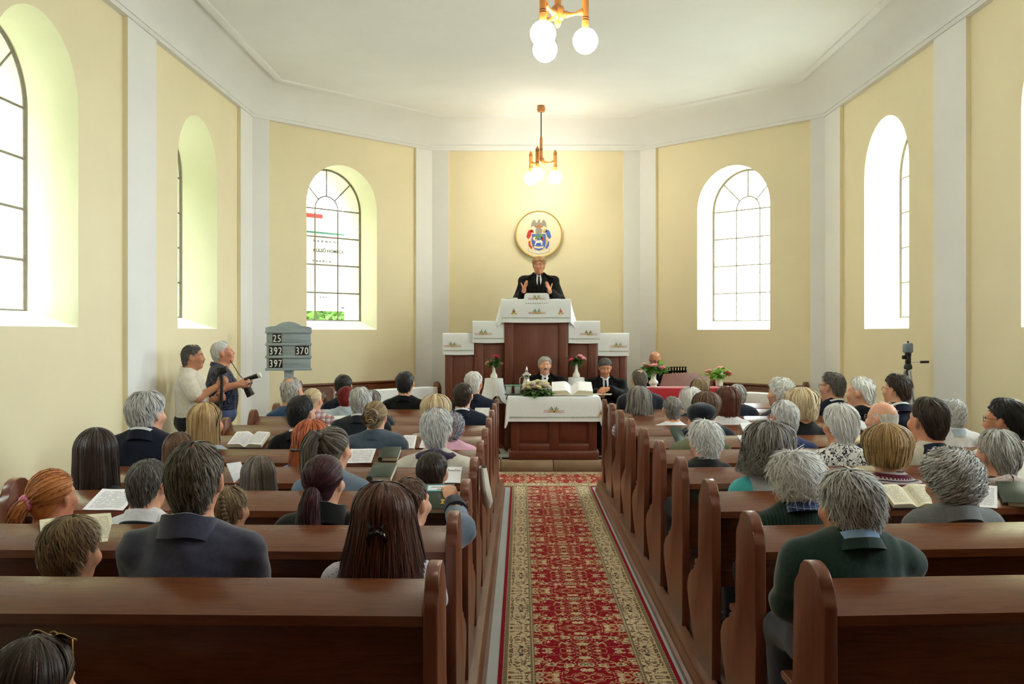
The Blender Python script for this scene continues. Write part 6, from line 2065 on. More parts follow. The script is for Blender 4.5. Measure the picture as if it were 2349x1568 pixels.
def make_glasses(parent, M, mat, k=1.0, dark=False, name='glasses'):
    b = B()
    for sx in (-1, 1):
        pts = [M @ Vector((sx * 0.032 + 0.023 * math.cos(t), 0.093 - 0.006 * abs(math.cos(t)), 0.012 + 0.017 * math.sin(t))) for t in np.linspace(0, 2 * PI, 15)]
        b.tube(pts, 0.0017 * k, 5, cap=False)
        b.tube([M @ Vector((sx * 0.055, 0.086, 0.018)), M @ Vector((sx * 0.078, 0.05, 0.018)), M @ Vector((sx * 0.084, -0.005, 0.014)), M @ Vector((sx * 0.078, -0.025, 0.0))], 0.0016 * k, 5)
    b.tube([M @ Vector((-0.01, 0.093, 0.016)), M @ Vector((0, 0.096, 0.018)), M @ Vector((0.01, 0.093, 0.016))], 0.0016 * k, 5)
    g = b.build(name, mat, parent)
    for sx in (-1, 1):
        b = B()
        b.bm.faces.new([b.bm.verts.new(M @ Vector((sx * 0.032 + 0.022 * math.cos(t), 0.093 - 0.006 * abs(math.cos(t)), 0.012 + 0.016 * math.sin(t)))) for t in np.linspace(0, 2 * PI, 13)[:-1]])
        b.build('lens', SUNLENS if dark else LENS, g)
    return g

PEOPLE = []
ST = {  # hair styles
    'crop': dict(kind='short', th=0.008, n=1500, len=0.22, lift=0.003, mess=0.1, w=0.0035),
    'man': dict(kind='short', th=0.013, n=1700, len=0.4, lift=0.006, mess=0.16, w=0.0042),
    'manfull': dict(kind='short', th=0.019, n=1900, len=0.5, lift=0.010, mess=0.22, w=0.0045, over=0.16),
    'thin': dict(kind='short', th=0.008, n=1000, len=0.35, lift=0.006, mess=0.25, w=0.0038, bald=(0.55, -0.28)),
    'balding': dict(kind='short', th=0.008, n=900, len=0.25, lift=0.003, mess=0.15, w=0.0038, bald=(0.95, 0.1, 0.7)),
    'bald': dict(kind='short', th=0.004, n=500, len=0.14, lift=0.002, mess=0.1, w=0.003, bald=(1.45, 0.1, 0.75)),
    'fluffy': dict(kind='fluffy', th=0.024, n=2600, len=0.55, lift=0.022, mess=0.5, w=0.004, rough=0.006, over=0.2, cover_ear=14),
    'perm': dict(kind='curly', th=0.026, n=2300, len=0.5, lift=0.012, curl=0.008, curlf=8, mess=0.6, w=0.0042, rough=0.006, over=0.18, cover_ear=18),
    'short_lady': dict(kind='short', th=0.020, n=2000, len=0.55, lift=0.008, mess=0.15, w=0.0045, over=0.2, cover_ear=12, swirl=0.15),
    'bob': dict(kind='bob', th=0.020, n=2000, drop=0.075, phd=100, amax=100, curl_in=0.12, vol=0.014, w=0.0046),
    'long': dict(kind='long', th=0.016, n=2200, drop=0.27, phd=98, amax=104, spread=0.12, back=-0.005, w=0.0046),
    'shoulder': dict(kind='long', th=0.022, n=2000, drop=0.15, phd=98, amax=102, spread=0.15, w=0.0046, vol=0.008),
    'wavy': dict(kind='long', th=0.024, n=2200, drop=0.17, phd=98, amax=102, spread=0.2, wave=0.07, wavef=16, ragged=2.2, w=0.0042, vol=0.010, lift=0.02),
}
def style(base, **kw):
    d = dict(ST[base]); d.update(kw); return d

def person(px, ytop, hw, row, hair, colour, top, label, side=None, d=None, sw=0.185, yaw=0.0, hyaw=0.0, pitch=0.0, roll=0.0, k=None, skin=None,
           collar=None, jcollar=None, legs='dark_trousers', floor=None, standing=False, arms=None, short_sleeve=False, hands=('relaxed', 'relaxed'),
           glasses=None, belly=1.0, fine=False, face=False, group=None, vest=None, lean=0.0, cd=0.115, seed=None, no_top=False, lod=None, hunch=None):
    seed = seed or (int(px * 7 + ytop) % 9973)
    st = hair
    sw = sw * 0.86 - 0.004
    hunch = 0.0 if hunch is None else hunch
    if belly > 1: belly = 1 + (belly - 1) * 0.7
    if side is None: side = 'L' if px < VX else 'R'
    if d is None:
        th_ = PEW_ROT[side]
        e0 = PEWS[side, row].location
        d = DU(row) + 0.385
        for _ in range(4):
            x = (px - VX) * d / F
            d = DU(row) + 0.385 + (0.04 if sw < 0.151 else 0.0) + (x - e0.x) * math.tan(th_)
        yaw_ = yaw + th_
    else:
        yaw_ = yaw
    if floor is None: floor = PZ
    x = (px - VX) * d / F
    th = st['th'] if st else 0.0
    if k is None:
        k = min(1.12, max(0.84, hw * d / F / (2 * (0.074 + th) + 0.004)))
    ztop = EYE - (ytop - VY) * d / F - floor
    hzc = ztop - (0.114 + th * 1.0) * k
    e = empty('person', (x, d, floor), yaw_, label, 'person', group)
    PEOPLE.append(e)
    near = d < 4.0
    vh = 0.0062 if fine else (0.0085 if d < 3.7 else 0.0105 if d < 5.2 else 0.0125)
    gv = 0.012 if fine else (0.0125 if d < 3.7 else 0.0155 if d < 5.2 else 0.018)
    seat = 0.437
    hip = (seat + 0.10) if not standing else min(0.92, hzc - 0.62)
    sz = hzc - 0.215 * k + hunch
    fwd = 0.028 + lean                       # head is carried a little in front of the spine
    oy = -fwd
    M = head_frame((0, 0, hzc), hyaw, pitch, roll, k)
    nb = Vector((0, -0.036 * k + oy * 0.35 - hunch * 0.3, hzc - 0.145 * k + hunch))
    ws = sw / 0.185
    if arms is None:
        arms = {}
        for sx in (-1, 1):
            arms[sx] = ((sx * (sw + 0.012), 0.05 + oy, hip + 0.15), (sx * 0.075, 0.23 + oy, hip + 0.105))
    else:
        for sx in (-1, 1):
            if sx not in arms:
                arms[sx] = ((sx * (sw + 0.012), 0.05 + oy, hip + 0.15), (sx * 0.075, 0.23 + oy, hip + 0.105))
    def torso(s, g, sleeves=True, upto=1.0, neck=True):
        mid = (hip + sz) / 2
        s.ell((0, oy - 0.004, sz - 0.075), (sw * 0.99, cd, 0.175), 0.05, grow=g)
        s.ell((0, oy + 0.012 * belly, mid - 0.03), (0.152 * ws * belly, cd * 1.05 * belly, (sz - hip) * 0.6), 0.06, grow=g)
        s.ell((0, oy + 0.01, hip + 0.025), (0.15 * ws, 0.112, 0.105), 0.05, grow=g)
        for sx in (-1, 1):
            s.cone((sx * 0.022, nb.y, nb.z - 0.008), (sx * sw * 0.92, oy - 0.006, sz + 0.012), 0.047 * k, 0.047, 0.05, grow=g * 0.9)
            el, wr = arms[sx]
            s.cone((sx * sw, oy - 0.004, sz), el, 0.057, 0.047, 0.035, grow=g) if not (short_sleeve and sleeves) else s.cone((sx * sw, oy - 0.004, sz), tuple(Vector((sx * sw, oy - 0.004, sz)).lerp(Vector(el), 0.8)), 0.06, 0.058, 0.03, grow=g)
            if not (short_sleeve and sleeves):
                wv = Vector(el).lerp(Vector(wr), upto)
                s.cone(el, wv, 0.047, 0.034, 0.03, grow=g)
    xs = [abs(q) for sx in (-1, 1) for q in (arms[sx][0][0], arms[sx][1][0])] + [sw]
    X = max(xs) + 0.09
    ys = [arms[sx][i][1] for sx in (-1, 1) for i in (0, 1)]
    Ylo, Yhi = min(min(ys), -0.15 + oy) - 0.08, max(max(ys), 0.14) + 0.09
    zs = [arms[sx][i][2] for sx in (-1, 1) for i in (0, 1)]
    zlo = min(min(zs) - 0.06, hip - 0.14)
    # body: one skin surface
    s = SDF((-X, Ylo, zlo), (X, Yhi, hzc + 0.13 * k), vh)
    torso(s, -0.004, sleeves=False)
    add_head(s, M, face=True)
    parts = [s.surface()]
    if not standing: parts[0][0][:, 2] = np.maximum(parts[0][0][:, 2], 0.462)
    hh = 0.0055 if fine else 0.0085
    for sx in (-1, 1):
        el, wr = Vector(arms[sx][0]), Vector(arms[sx][1])
        f = (wr - el).normalized()
        hk = hands[0 if sx < 0 else 1]
        palm = Vector((0, 0, -1)) if arms.get(('palm', sx)) is None else Vector(arms[('palm', sx)])
        hd = Vector(arms[('fwd', sx)]) if ('fwd', sx) in arms else (f * 0.6 + Vector((-sx * 0.5, 0.6, -0.1)) if hk == 'relaxed' else f)
        parts.append(placed_hand(hk, sx, wr + f * 0.004, hd, palm, hh, 0.98 * min(1.0, k)))
    skn = skin or (SK_A if seed % 3 else SK_B)
    obj('body', mesh_of(parts, 'body'), e, skn)
    for sx in (-1, 1):
        o = obj('eye', EYE_ME, e); o.matrix_local = M @ Matrix.Translation((sx * 0.031, 0.0645, 0.011))
        o2 = obj('iris', IRIS_ME, o); o2.location = (0, 0, 0)
    if face:
        b = B()
        b.tube([M @ Vector((-0.023, 0.084, -0.057)), M @ Vector((-0.01, 0.0925, -0.0555)), M @ Vector((0.01, 0.0925, -0.0555)), M @ Vector((0.023, 0.084, -0.057))], [0.002, 0.0042 * k, 0.0042 * k, 0.002], 6)
        b.build('mouth', LIP, e)
        for sx in (-1, 1):
            b = B(); b.tube([M @ Vector((sx * 0.013, 0.0845, 0.031)), M @ Vector((sx * 0.032, 0.0785, 0.037)), M @ Vector((sx * 0.05, 0.0655, 0.032))], [0.003, 0.0042, 0.002], 6)
            b.build('eyebrow', HAIR[colour], e)
    # upper garment
    if not no_top:
        s = SDF((-X, Ylo, zlo), (X, Yhi, nb.z + 0.06), gv)
        torso(s, 0.010 + 0.004 * (gv > 0.013), upto=0.96)
        V, Q = s.surface()
        V = wobble(V, 0.0035, 17, seed)
        V[:, 1] += np.where(V[:, 1] < oy - 0.05, 0.0025 * np.sin(V[:, 2] * 46 + V[:, 0] * 20), 0)
        if not standing: V[:, 2] = np.maximum(V[:, 2], 0.456)
        nm, mt = ('jacket' if jcollar else 'top'), CLOTH[top]
        obj(nm, mesh_of([(V, Q)], nm), e, mt)
    if vest:
        s = SDF((-0.3, -0.3, hip - 0.13), (0.3, 0.3, nb.z + 0.06), gv)
        sv = dict(arms); 
        mid = (hip + sz) / 2; g = 0.02
        s.ell((0, oy - 0.004, sz - 0.075), (sw * 0.97, cd, 0.175), 0.05, grow=g)
        s.ell((0, oy + 0.012, mid - 0.03), (0.152 * ws * belly, cd * 1.05 * belly, (sz - hip) * 0.6), 0.06, grow=g)
        for sx in (-1, 1):
            s.cone((sx * 0.022, nb.y, nb.z - 0.012), (sx * sw * 0.8, oy - 0.006, sz + 0.014), 0.047 * k, 0.046, 0.05, grow=g * 0.9)
        V, Q = s.surface()
        obj('vest', mesh_of([(wobble(V, 0.003, 15, seed + 1), Q)], 'vest'), e, CLOTH[vest])
    tilt = 0.42
    rn = 0.062 * k
    if collar and collar != 'scarf':
        b = B(); ring(b, nb + Vector((0, -0.002, 0.036)), rn + 0.014, rn + 0.003, -0.012, 0.026, 0.004, tilt)
        b.build('shirt_collar', CLOTH[collar], e)
    if jcollar:
        b = B(); ring(b, nb + Vector((0, -0.002, 0.02)), rn + 0.030, rn + 0.013, -0.022, 0.03, 0.007, tilt + 0.12, a0=-2.45, a1=2.45)
        b.build('jacket_collar', CLOTH[jcollar], e)
    # legs
    if not standing:
        o = obj('trousers', seated_legs(round(ws, 1), 'trousers'), e, None)
        o.location.y = oy
        lw = o.data
        if len(lw.materials) == 0: lw.materials.append(CLOTH['dark_trousers'])
        o.material_slots[0].link = 'OBJECT'; o.material_slots[0].material = CLOTH[legs]
        sh = obj('shoes', seated_legs(1.0, 'shoes'), e, SHOE); sh.location.y = oy
    else:
        s = SDF((-0.25, -0.2, 0.03), (0.25, 0.2, hip + 0.16), 0.016)
        s.ell((0, oy, hip + 0.02), (0.16 * ws * belly, 0.13 * belly, 0.13), 0.03)
        for sx in (-1, 1):
            s.cone((sx * 0.085, oy, hip - 0.02), (sx * 0.095, oy + 0.01, hip * 0.52), 0.09, 0.066, 0.03)
            s.cone((sx * 0.095, oy + 0.01, hip * 0.52), (sx * 0.1, oy - 0.01, 0.07), 0.066, 0.056, 0.03)
        s.clip_below(0.045); s.clip_above(hip + 0.12)
        V, Q = s.surface()
        obj('trousers', mesh_of([(wobble(V, 0.004, 14, seed), Q)], 'trousers'), e, CLOTH[legs])
        s = SDF((-0.2, -0.2, -0.02), (0.2, 0.3, 0.14), 0.013)
        for sx in (-1, 1):
            s.cone((sx * 0.1, oy - 0.03, 0.045), (sx * 0.115, oy + 0.15, 0.035), 0.045, 0.037, 0.02)
        s.clip_below(0.0)
        obj('shoes', mesh_of([s.surface()], 'shoes'), e, SHOE)
    if st:
        lo_ = lod if lod else (1.35 if d < 3.7 else 0.95 if d < 5.2 else 0.62 if d < 6.8 else 0.45)
        make_hair(M, st, colour, e, seed, lo_)
    if glasses:
        make_glasses(e, M, glasses, 1.0 if d < 6 else 1.25)
    return dict(e=e, M=M, nb=nb, k=k, hzc=hzc, sz=sz, hip=hip, oy=oy, d=d, x=x, sw=sw)
def local(p, world_pt):
    """world point in a figure's own frame"""
    e = p['e'] if isinstance(p, dict) else p
    m = Matrix.Translation(e.location) @ Matrix.Rotation(e.rotation_euler.z, 4, 'Z')
    return m.inverted() @ Vector(world_pt)
def scarf(p, mat, r=0.075, th=0.026, dz=0.0, seed=1):
    b = B(); nb = p['nb']
    for q in range(2):
        pts = [nb + Vector((r * math.sin(a) * (1 + 0.1 * q), -r * 0.85 * math.cos(a), dz + 0.03 + 0.018 * q - 0.012 - r * 0.35 * (1 - math.cos(a)) + 0.006 * math.sin(3 * a + q * 2))) for a in np.linspace(0, 2 * PI, 25)]
        b.tube(pts, [th * (1 + 0.15 * math.sin(5 * a + q)) for a in np.linspace(0, 2 * PI, 25)], 8, cap=False)
    return b.build('scarf', mat, p['e'])
GOLDF = plain('thin_gold_frame', srgb(160, 130, 80), 0.3, 0.8)
DARKF = plain('dark_spectacle_frame', srgb(30, 28, 30), 0.3)
STEELF = plain('steel_spectacle_frame', srgb(130, 130, 134), 0.3, 0.8)

# ================================================================== the congregation, left block
# first occupied row
person(-118, 1120, 128, 1, style('man'), 'dark', 'green', 'person in sage green top cut off by the left edge of the photo, nearest pew', collar=None)
person(168, 1182, 128, 1, style('man', th=0.020, len=0.6, mess=0.3, lift=0.010, swirl=0.5, n=2200), 'dirty_blonde', 'tshirt', 'boy with tousled dark-blond hair turned right, far left of the nearest pew', sw=0.14, hyaw=-0.45, pitch=-0.12, k=0.92)
p = person(450, 1012, 128, 1, style('man', bald=(0.24, -0.35), sparse=0.45, th=0.012, n=2600), 'greybrown', 'fleece', 'person with thinning brown crown wearing a wide grey-blue fleece', sw=0.215, belly=1.18, skin=SK_B, cd=0.135)
b = B(); ring(b, p['nb'] + Vector((0, -0.004, 0.03)), 0.094, 0.078, -0.028, 0.045, 0.010, 0.4, wav=0.003); b.build('fleece_collar', CLOTH['fleece'], p['e'])
p = person(882, 1104, 118, 1, style('long', th=0.020, drop=0.35, spread=0.72, ragged=2.4, n=4600, wave=0.06, wavef=11, amax=100, back=0.03, w=0.005, vol=0.010, lift=0.015), 'auburn', 'dotted', 'woman with very long auburn-brown hair held by a black claw clip', sw=0.165, lean=-0.02, k=0.98)
CLIP = plain('glossy_black_clip', srgb(14, 14, 16), 0.12, coat=1.0)
M = p['M']
b = B()
for sx in (-1, 1):
    b.tube([M @ Vector((sx * 0.004, -0.142, 0.0)), M @ Vector((sx * 0.02, -0.152, -0.012)), M @ Vector((sx * 0.03, -0.146, -0.032)), M @ Vector((sx * 0.024, -0.138, -0.055))], [0.006, 0.008, 0.006, 0.003], 6)
    b.tube([M @ Vector((sx * 0.012, -0.146, -0.006)), M @ Vector((sx * 0.018, -0.154, 0.01)), M @ Vector((sx * 0.026, -0.148, 0.02))], 0.005, 6)
b.ball(M @ Vector((0, -0.15, -0.008)), 0.009, 8, 6)
b.build('claw_clip', CLIP, p['e'])
# second row
p = person(124, 1076, 104, 2, style('short_lady', kind='tail', tie=(-0.42, -0.85, -0.35), th=0.014, n=2600, pts=[(0, 0, 0), (-0.01, -0.025, -0.02), (-0.035, -0.035, -0.06), (-0.06, -0.02, -0.10)], rad=[0.016, 0.03, 0.034, 0.03, 0.012], nt=500), 'ginger', 'rose', 'girl with ginger hair tied low with a pink scrunchie', sw=0.135, hyaw=-0.35, k=0.95)
M = p['M']
T0 = CC + np.array((-0.42, -0.85, -0.35)) / np.linalg.norm((-0.42, -0.85, -0.35)) * (CR + 0.016)
b = B()
for q in range(22):
    a = q / 22 * 2 * PI
    b.ball(M @ Vector((T0[0] + 0.026 * math.cos(a), T0[1] - 0.008, T0[2] + 0.022 * math.sin(a))), 0.0125 + 0.003 * (q % 2), 8, 6)
tag(b.build('scrunchie', plain('pink_scrunchie_cloth', srgb(226, 134, 164), 0.9), p['e']), kind='stuff')
p = person(341, 1052, 90, 2, style('crop', th=0.009, n=2000), 'salt', 'white_shirt', 'boy with cropped dark hair in a white shirt with a navy cord under the collar', sw=0.15, k=0.93, hyaw=-0.2, roll=0.05)
b = B(); ring(b, p['nb'] + Vector((0, -0.004, 0.036)), 0.088, 0.066, -0.024, 0.026, 0.005, 0.42); b.build('shirt_collar', CLOTH['white_shirt'], p['e'])
b = B(); b.tube([p['nb'] + Vector((0.09 * math.sin(a), -0.098 * math.cos(a), 0.012 - 0.04 * (1 - math.cos(a)))) for a in np.linspace(-2.2, 2.2, 25)], 0.006, 6); b.build('navy_cord', CLOTH['navy'], p['e'])
p = person(527, 1113, 52, 2, style('short_lady', th=0.010, n=1400, len=0.5), 'dirty_blonde', 'navy', 'small child with braided hair half hidden by the fleece, in the second pew', sw=0.10, k=0.86, hyaw=-0.3)
b = B()
M = p['M']
for sx in (-1, 1):
    for q in range(9):
        t = q / 8; b.ball(M @ Vector((sx * (0.03 + 0.045 * t), -0.105 - 0.004 * math.sin(PI * t), 0.08 - 0.15 * t)), (0.014, 0.010, 0.013), 8, 6)
tag(b.build('braids', HAIR['dirty_blonde'], p['e']), kind='stuff')
p = person(746, 1043, 90, 2, style('short_lady', kind='tail', tie=(0.0, -0.92, -0.38), th=0.013, n=2600, lift=0.01, pts=[(0, 0, 0), (0.005, -0.03, -0.05), (0.012, -0.045, -0.13), (0.02, -0.04, -0.22)], nt=600, rad=[0.02, 0.04, 0.05, 0.045, 0.02]), 'burgundy', 'black', 'woman with dark burgundy hair in a loose ponytail and black jacket', sw=0.17, hyaw=-0.25)
b = B(); ring(b, p['nb'] + Vector((0, -0.004, 0.03)), 0.100, 0.086, -0.03, 0.052, 0.012, 0.35, wav=0.004); b.build('stand_collar', CLOTH['black'], p['e'])
# boy reaching over the pew end to the book
pB = dict()
th0 = PEW_ROT['L']
bx, bd = 942, DU(2) + 0.385
eb = Vector(((bx - VX) * bd / F, bd, PZ))
def loc_b(px, py, d): return Matrix.Rotation(-th0, 3, 'Z') @ (W(px, py, d) - eb)
p = person(942, 1094, 72, 2, style('crop', n=2000), 'brown', 'tshirt', 'boy stretching a grey sleeve across the pew end to the dark green book', sw=0.125, hyaw=-0.55, k=0.93, collar=None,
           arms={1: (loc_b(1062, 1225, 3.72), loc_b(1040, 1152, 3.98)), ('fwd', 1): (-0.3, 0.7, 0.6)}, hands=('relaxed', 'fist'))
b = B(); ring(b, p['nb'] + Vector((0, -0.004, 0.036)), 0.082, 0.064, -0.024, 0.022, 0.005, 0.42); b.build('shirt_collar', CLOTH['white_shirt'], p['e'])
wr, el = loc_b(1040, 1152, 3.98), loc_b(1062, 1225, 3.72)
f = (wr - el).normalized()
b = B(); b.tube([wr - f * 0.10, wr - f * 0.05, wr - f * 0.02], [0.054, 0.050, 0.044], 14); b.build('cuff', CLOTH['navy'], p['e'])
# third row
person(222, 979, 100, 3, style('long', th=0.018, drop=0.25, spread=0.12, n=2800, amax=106), 'dark', 'navy', 'woman with long straight dark hair and navy jacket near the left wall', sw=0.165, hyaw=0.1)
person(594, 1043, 78, 3, style('long', th=0.014, drop=0.24, n=2400, spread=0.35, amax=108), 'greybrown', 'navy', 'girl with long straight ash-brown hair alone in the middle of the third pew', sw=0.13, k=0.95)
p = person(766, 979, 70, 3, style('short_lady', kind='tail', tie=(-0.25, -0.78, 0.62), th=0.010, n=2200, pts=[(0, 0, 0), (-0.012, -0.04, 0.012), (-0.03, -0.06, -0.05), (-0.04, -0.05, -0.16), (-0.04, -0.04, -0.22)], rad=[0.012, 0.028, 0.042, 0.04, 0.02], nt=700), 'greybrown', 'tshirt', 'girl with a high brown ponytail and grey-blue jersey', sw=0.165, hyaw=-0.35, k=0.97)
p = person(992, 1034, 70, 3, style('crop', n=2000), 'dark', 'navy', 'boy with cropped hair in navy jumper at the aisle end of the third pew', sw=0.145, k=0.94, hyaw=-0.1, collar='white_shirt')
# fourth row
person(340, 897, 78, 4, style('manfull', th=0.022, n=2600, vol=0.012, volphi=1.0), 'silver', 'navy_suit', 'person with thick silver hair in a navy suit next to the left wall', sw=0.20, hyaw=-0.4, collar='white_shirt', jcollar='navy_suit', hunch=0.03)
person(412, 989, 70, 3, style('long', th=0.016, drop=0.2, n=2000), 'brown', 'navy', 'woman with brown hair mostly hidden behind the fleece-clad shoulder', sw=0.15)
p = person(716, 961, 74, 4, style('wavy', th=0.022, n=2600, drop=0.15), 'orange', 'pale_denim', 'woman with orange-dyed hair gathered by a dark clip', sw=0.155, hyaw=-0.1)
b = B(); M = p['M']; b.tube([M @ Vector((x, -0.125 - 0.01 * math.cos(x * 20), -0.035)) for x in np.linspace(-0.085, 0.03, 9)], 0.009, 6); b.build('hair_clip', CLIP, p['e'])
p = person(1002, 934, 75, 4, style('man', th=0.014, bald=(0.3, -0.2), n=2200), 'silver', 'beige', 'grey-haired person in a loose beige jacket with a purple scarf', sw=0.205, belly=1.12, hyaw=-0.1)
scarf(p, CLOTH['purple'], 0.086, 0.03, -0.006)
# fifth row
p = person(474, 921, 74, 5, style('long', th=0.018, drop=0.30, n=2600, spread=0.1), 'blonde', 'pale_blue', 'woman with long blond hair and sunglasses pushed up on her head', sw=0.16, hyaw=-0.45)
M2 = p['M'] @ Matrix.Translation((0, -0.01, 0.01)) @ Matrix.Rotation(math.radians(58), 4, 'X') @ Matrix.Scale(1.2, 4) @ Matrix.Translation((0, 0.01, -0.01))
make_glasses(p['e'], M2, DARKF, 1.6, True, 'sunglasses')
person(692, 906, 60, 5, style('crop', th=0.011, n=2200), 'black', 'black_suit', 'person with short black hair and white collar in the middle of the left block', sw=0.18, collar='white_shirt', jcollar='black_suit', hyaw=-0.35)
p = person(863, 920, 54, 5, style('updo', kind='updo', th=0.016, n=1800, tie=(-0.1, -0.96, -0.1), bun=0.05, bunmess=0.012, nb=460, lift=0.012), 'blonde', 'blazer', 'woman with curly blond pinned-up hair in a blue-grey blazer', sw=0.175, jcollar='blazer') if False else person(863, 920, 54, 5, dict(kind='updo', th=0.016, n=1900, tie=(-0.1, -0.96, -0.15), bun=0.05, bunmess=0.012, nb=480, lift=0.012), 'dirty_blonde', 'blazer', 'woman with curly blond pinned-up hair in a blue-grey blazer', sw=0.18, jcollar='blazer', hyaw=-0.1)
person(1036, 944, 48, 5, style('perm', n=1500), 'lilac', 'pink', 'woman with lilac-grey curls and pink knit, partly hidden by the beige jacket', sw=0.15, hyaw=-0.2)
# sixth row
person(828, 887, 50, 6, style('manfull', th=0.013, n=1900), 'silver', 'dark_suit', 'person with dense grey hair in a charcoal suit behind the blond updo', sw=0.19, collar='white_shirt', jcollar='dark_suit')
person(1000, 903, 64, 6, style('bob', th=0.024, drop=0.10, vol=0.018, n=2400), 'pale_blonde', 'beige', 'woman with a pale blond bob in a beige coat', sw=0.17)
# seventh row
person(1062, 877, 46, 7, style('crop', th=0.010), 'dark', 'navy_suit', 'person with short dark hair and red ears in a navy suit at the aisle', sw=0.185, collar='white_shirt', jcollar='navy_suit', hyaw=-0.1)
person(719, 890, 42, 7, dict(kind='bun', th=0.014, n=1500, tie=(0.25, -0.95, 0.0), bun=0.034, nb=240, lift=0.008), 'pale_blonde', 'plaid_red', 'woman with a pale blond knot and red plaid shirt', sw=0.155, hyaw=-0.35, glasses=GOLDF)
# eighth row
person(670, 865, 48, 8, style('balding', bald=(0.5, -0.35)), 'grey', 'denim', 'person with balding grey head in a denim shirt below the hymn board', sw=0.185, hyaw=-0.35)
person(795, 885, 38, 8, style('short_lady', th=0.014), 'crimson', 'pale_blue', 'woman with short crimson-dyed hair and pale blue top', sw=0.155, hyaw=-0.1)
person(853, 893, 36, 7, style('short_lady', th=0.014), 'dark_grey', 'dark_suit', 'woman with short dark grey hair peeping from behind the dense grey head', sw=0.15)
# ninth row
person(788, 858, 40, 9, style('crop', th=0.011), 'black', 'navy_suit', 'person with black hair and navy jacket in front of the crimson hair', sw=0.175, jcollar='navy_suit')
person(930, 851, 42, 9, style('crop', th=0.012), 'black', 'black_suit', 'person with black hair and broad black suit before the white desk cloth', sw=0.205, jcollar='black_suit', hyaw=-0.1)
person(1087, 851, 41, 9, style('man', th=0.012), 'white', 'navy_suit', 'white-haired person in navy suit at the aisle end of the front left pew', sw=0.185, jcollar='navy_suit', hyaw=-0.3)

# ================================================================== right block
p = person(1944, 1075, 132, 1, style('manfull', th=0.020, n=3200, len=0.65, mess=0.4, lift=0.018, over=0.22), 'grey', 'green_sweater', 'person with grey tousled hair in a dark green sweater, nearest right pew', sw=0.215, belly=1.15, hyaw=0.25, skin=SK_B, legs='trousers', collar='sky', cd=0.135, hunch=0.045)
b = B(); ring(b, p['nb'] + Vector((0, -0.004, 0.022)), 0.084, 0.069, -0.012, 0.018, 0.01, 0.42); b.build('neck_band', CLOTH['green_sweater'], p['e'])
p = person(1827, 1034, 108, 2, style('fluffy', th=0.030, n=3600, lift=0.03), 'white', 'rib_green', 'person with fluffy white hair in a dark green ribbed sweater', sw=0.18, collar='plaid_navy', pitch=-0.2, roll=-0.06, k=0.98, hunch=0.04)
b = B(); ring(b, p['nb'] + Vector((0, -0.004, 0.036)), 0.082, 0.066, -0.012, 0.022, 0.006, 0.4); b.build('plaid_collar', CLOTH['plaid_navy'], p['e'])
p = person(2178, 1029, 128, 2, style('perm', th=0.036, n=4200, curl=0.012, len=0.6, w=0.0046), 'grey', 'tweed', 'woman with big grey curls in a grey tweed jacket', sw=0.175, jcollar='tweed', hyaw=0.3, pitch=-0.1, k=1.0, hunch=0.03)
p = person(1764, 966, 96, 3, style('wavy', th=0.030, n=4200, drop=0.115, wave=0.16, wavef=15, w=0.0042, vol=0.016, lift=0.03), 'dark_grey', 'teal', 'woman with shoulder-long dark grey waves in a grey vest over turquoise sleeves', sw=0.18, vest='vest', hyaw=-0.05)
p = person(2033, 970, 104, 3, style('bob', th=0.030, drop=0.075, vol=0.024, n=3200, curl_in=0.18), 'two_tone', 'striped', 'woman with a blond-brown bob in a burgundy striped sweater', sw=0.175, k=1.0)
p = person(2285, 982, 88, 3, style('short_lady', th=0.020, n=2800, len=0.7), 'grey', 'navy', 'woman with smooth short grey hair and furry pinkish collar at the right edge', sw=0.165, hyaw=0.3)
scarf(p, CLOTH['furry'], 0.08, 0.026)
# fourth row
person(1614, 962, 72, 4, style('fluffy', th=0.024, n=2600), 'white', 'black', 'woman with white wispy curls in a plain black top', sw=0.13, hyaw=0.3)
person(1925, 923, 78, 4, style('short_lady', th=0.024, n=2800, len=0.65), 'white', 'scroll', 'woman with smooth white hair in a white blouse with black scrolls', sw=0.18, hyaw=0.2)
p = person(2126, 910, 80, 4, style('man', th=0.017, n=2600, len=0.5), 'dark', 'folk', 'person with dark hair in a pale folk jacket with black braid on the back', sw=0.185, hyaw=0.3, skin=SK_B)
b = B(); ring(b, p['nb'] + Vector((0, -0.004, 0.026)), 0.094, 0.07, -0.022, 0.026, 0.008, 0.42); b.build('navy_collar', CLOTH['navy'], p['e'])
BRAID = plain('black_braid', srgb(20, 20, 26), 0.7)
yb = p['oy'] - 0.15
b = B()
zb_ = p['nb'].z - 0.005
for sx in (-1, 1):
    b.tube([(sx * 0.006, yb + 0.012, zb_), (sx * 0.006, yb + 0.004, zb_ - 0.05), (sx * 0.006, yb, zb_ - 0.10)], 0.0045, 6)
    for (cx_, cz_, r_c) in ((0.02, -0.035, 0.014), (0.034, -0.095, 0.018), (0.024, -0.065, 0.012)):
        b.tube([(sx * (cx_ + r_c * math.cos(t)), yb + 0.006 + 0.03 * (zb_ + cz_ > zb_ - 0.06) * 0.3, zb_ + cz_ + r_c * math.sin(t)) for t in np.linspace(0, 2 * PI, 13)], 0.0042, 5, cap=False)
tag(b.build('braid_ornament', BRAID, p['e']), kind='stuff')
person(2302, 912, 78, 4, style('manfull', th=0.018, n=2400), 'black', 'white_shirt', 'dark-haired person with glasses and white shirt at the far right', sw=0.185, hyaw=0.75, glasses=DARKF)
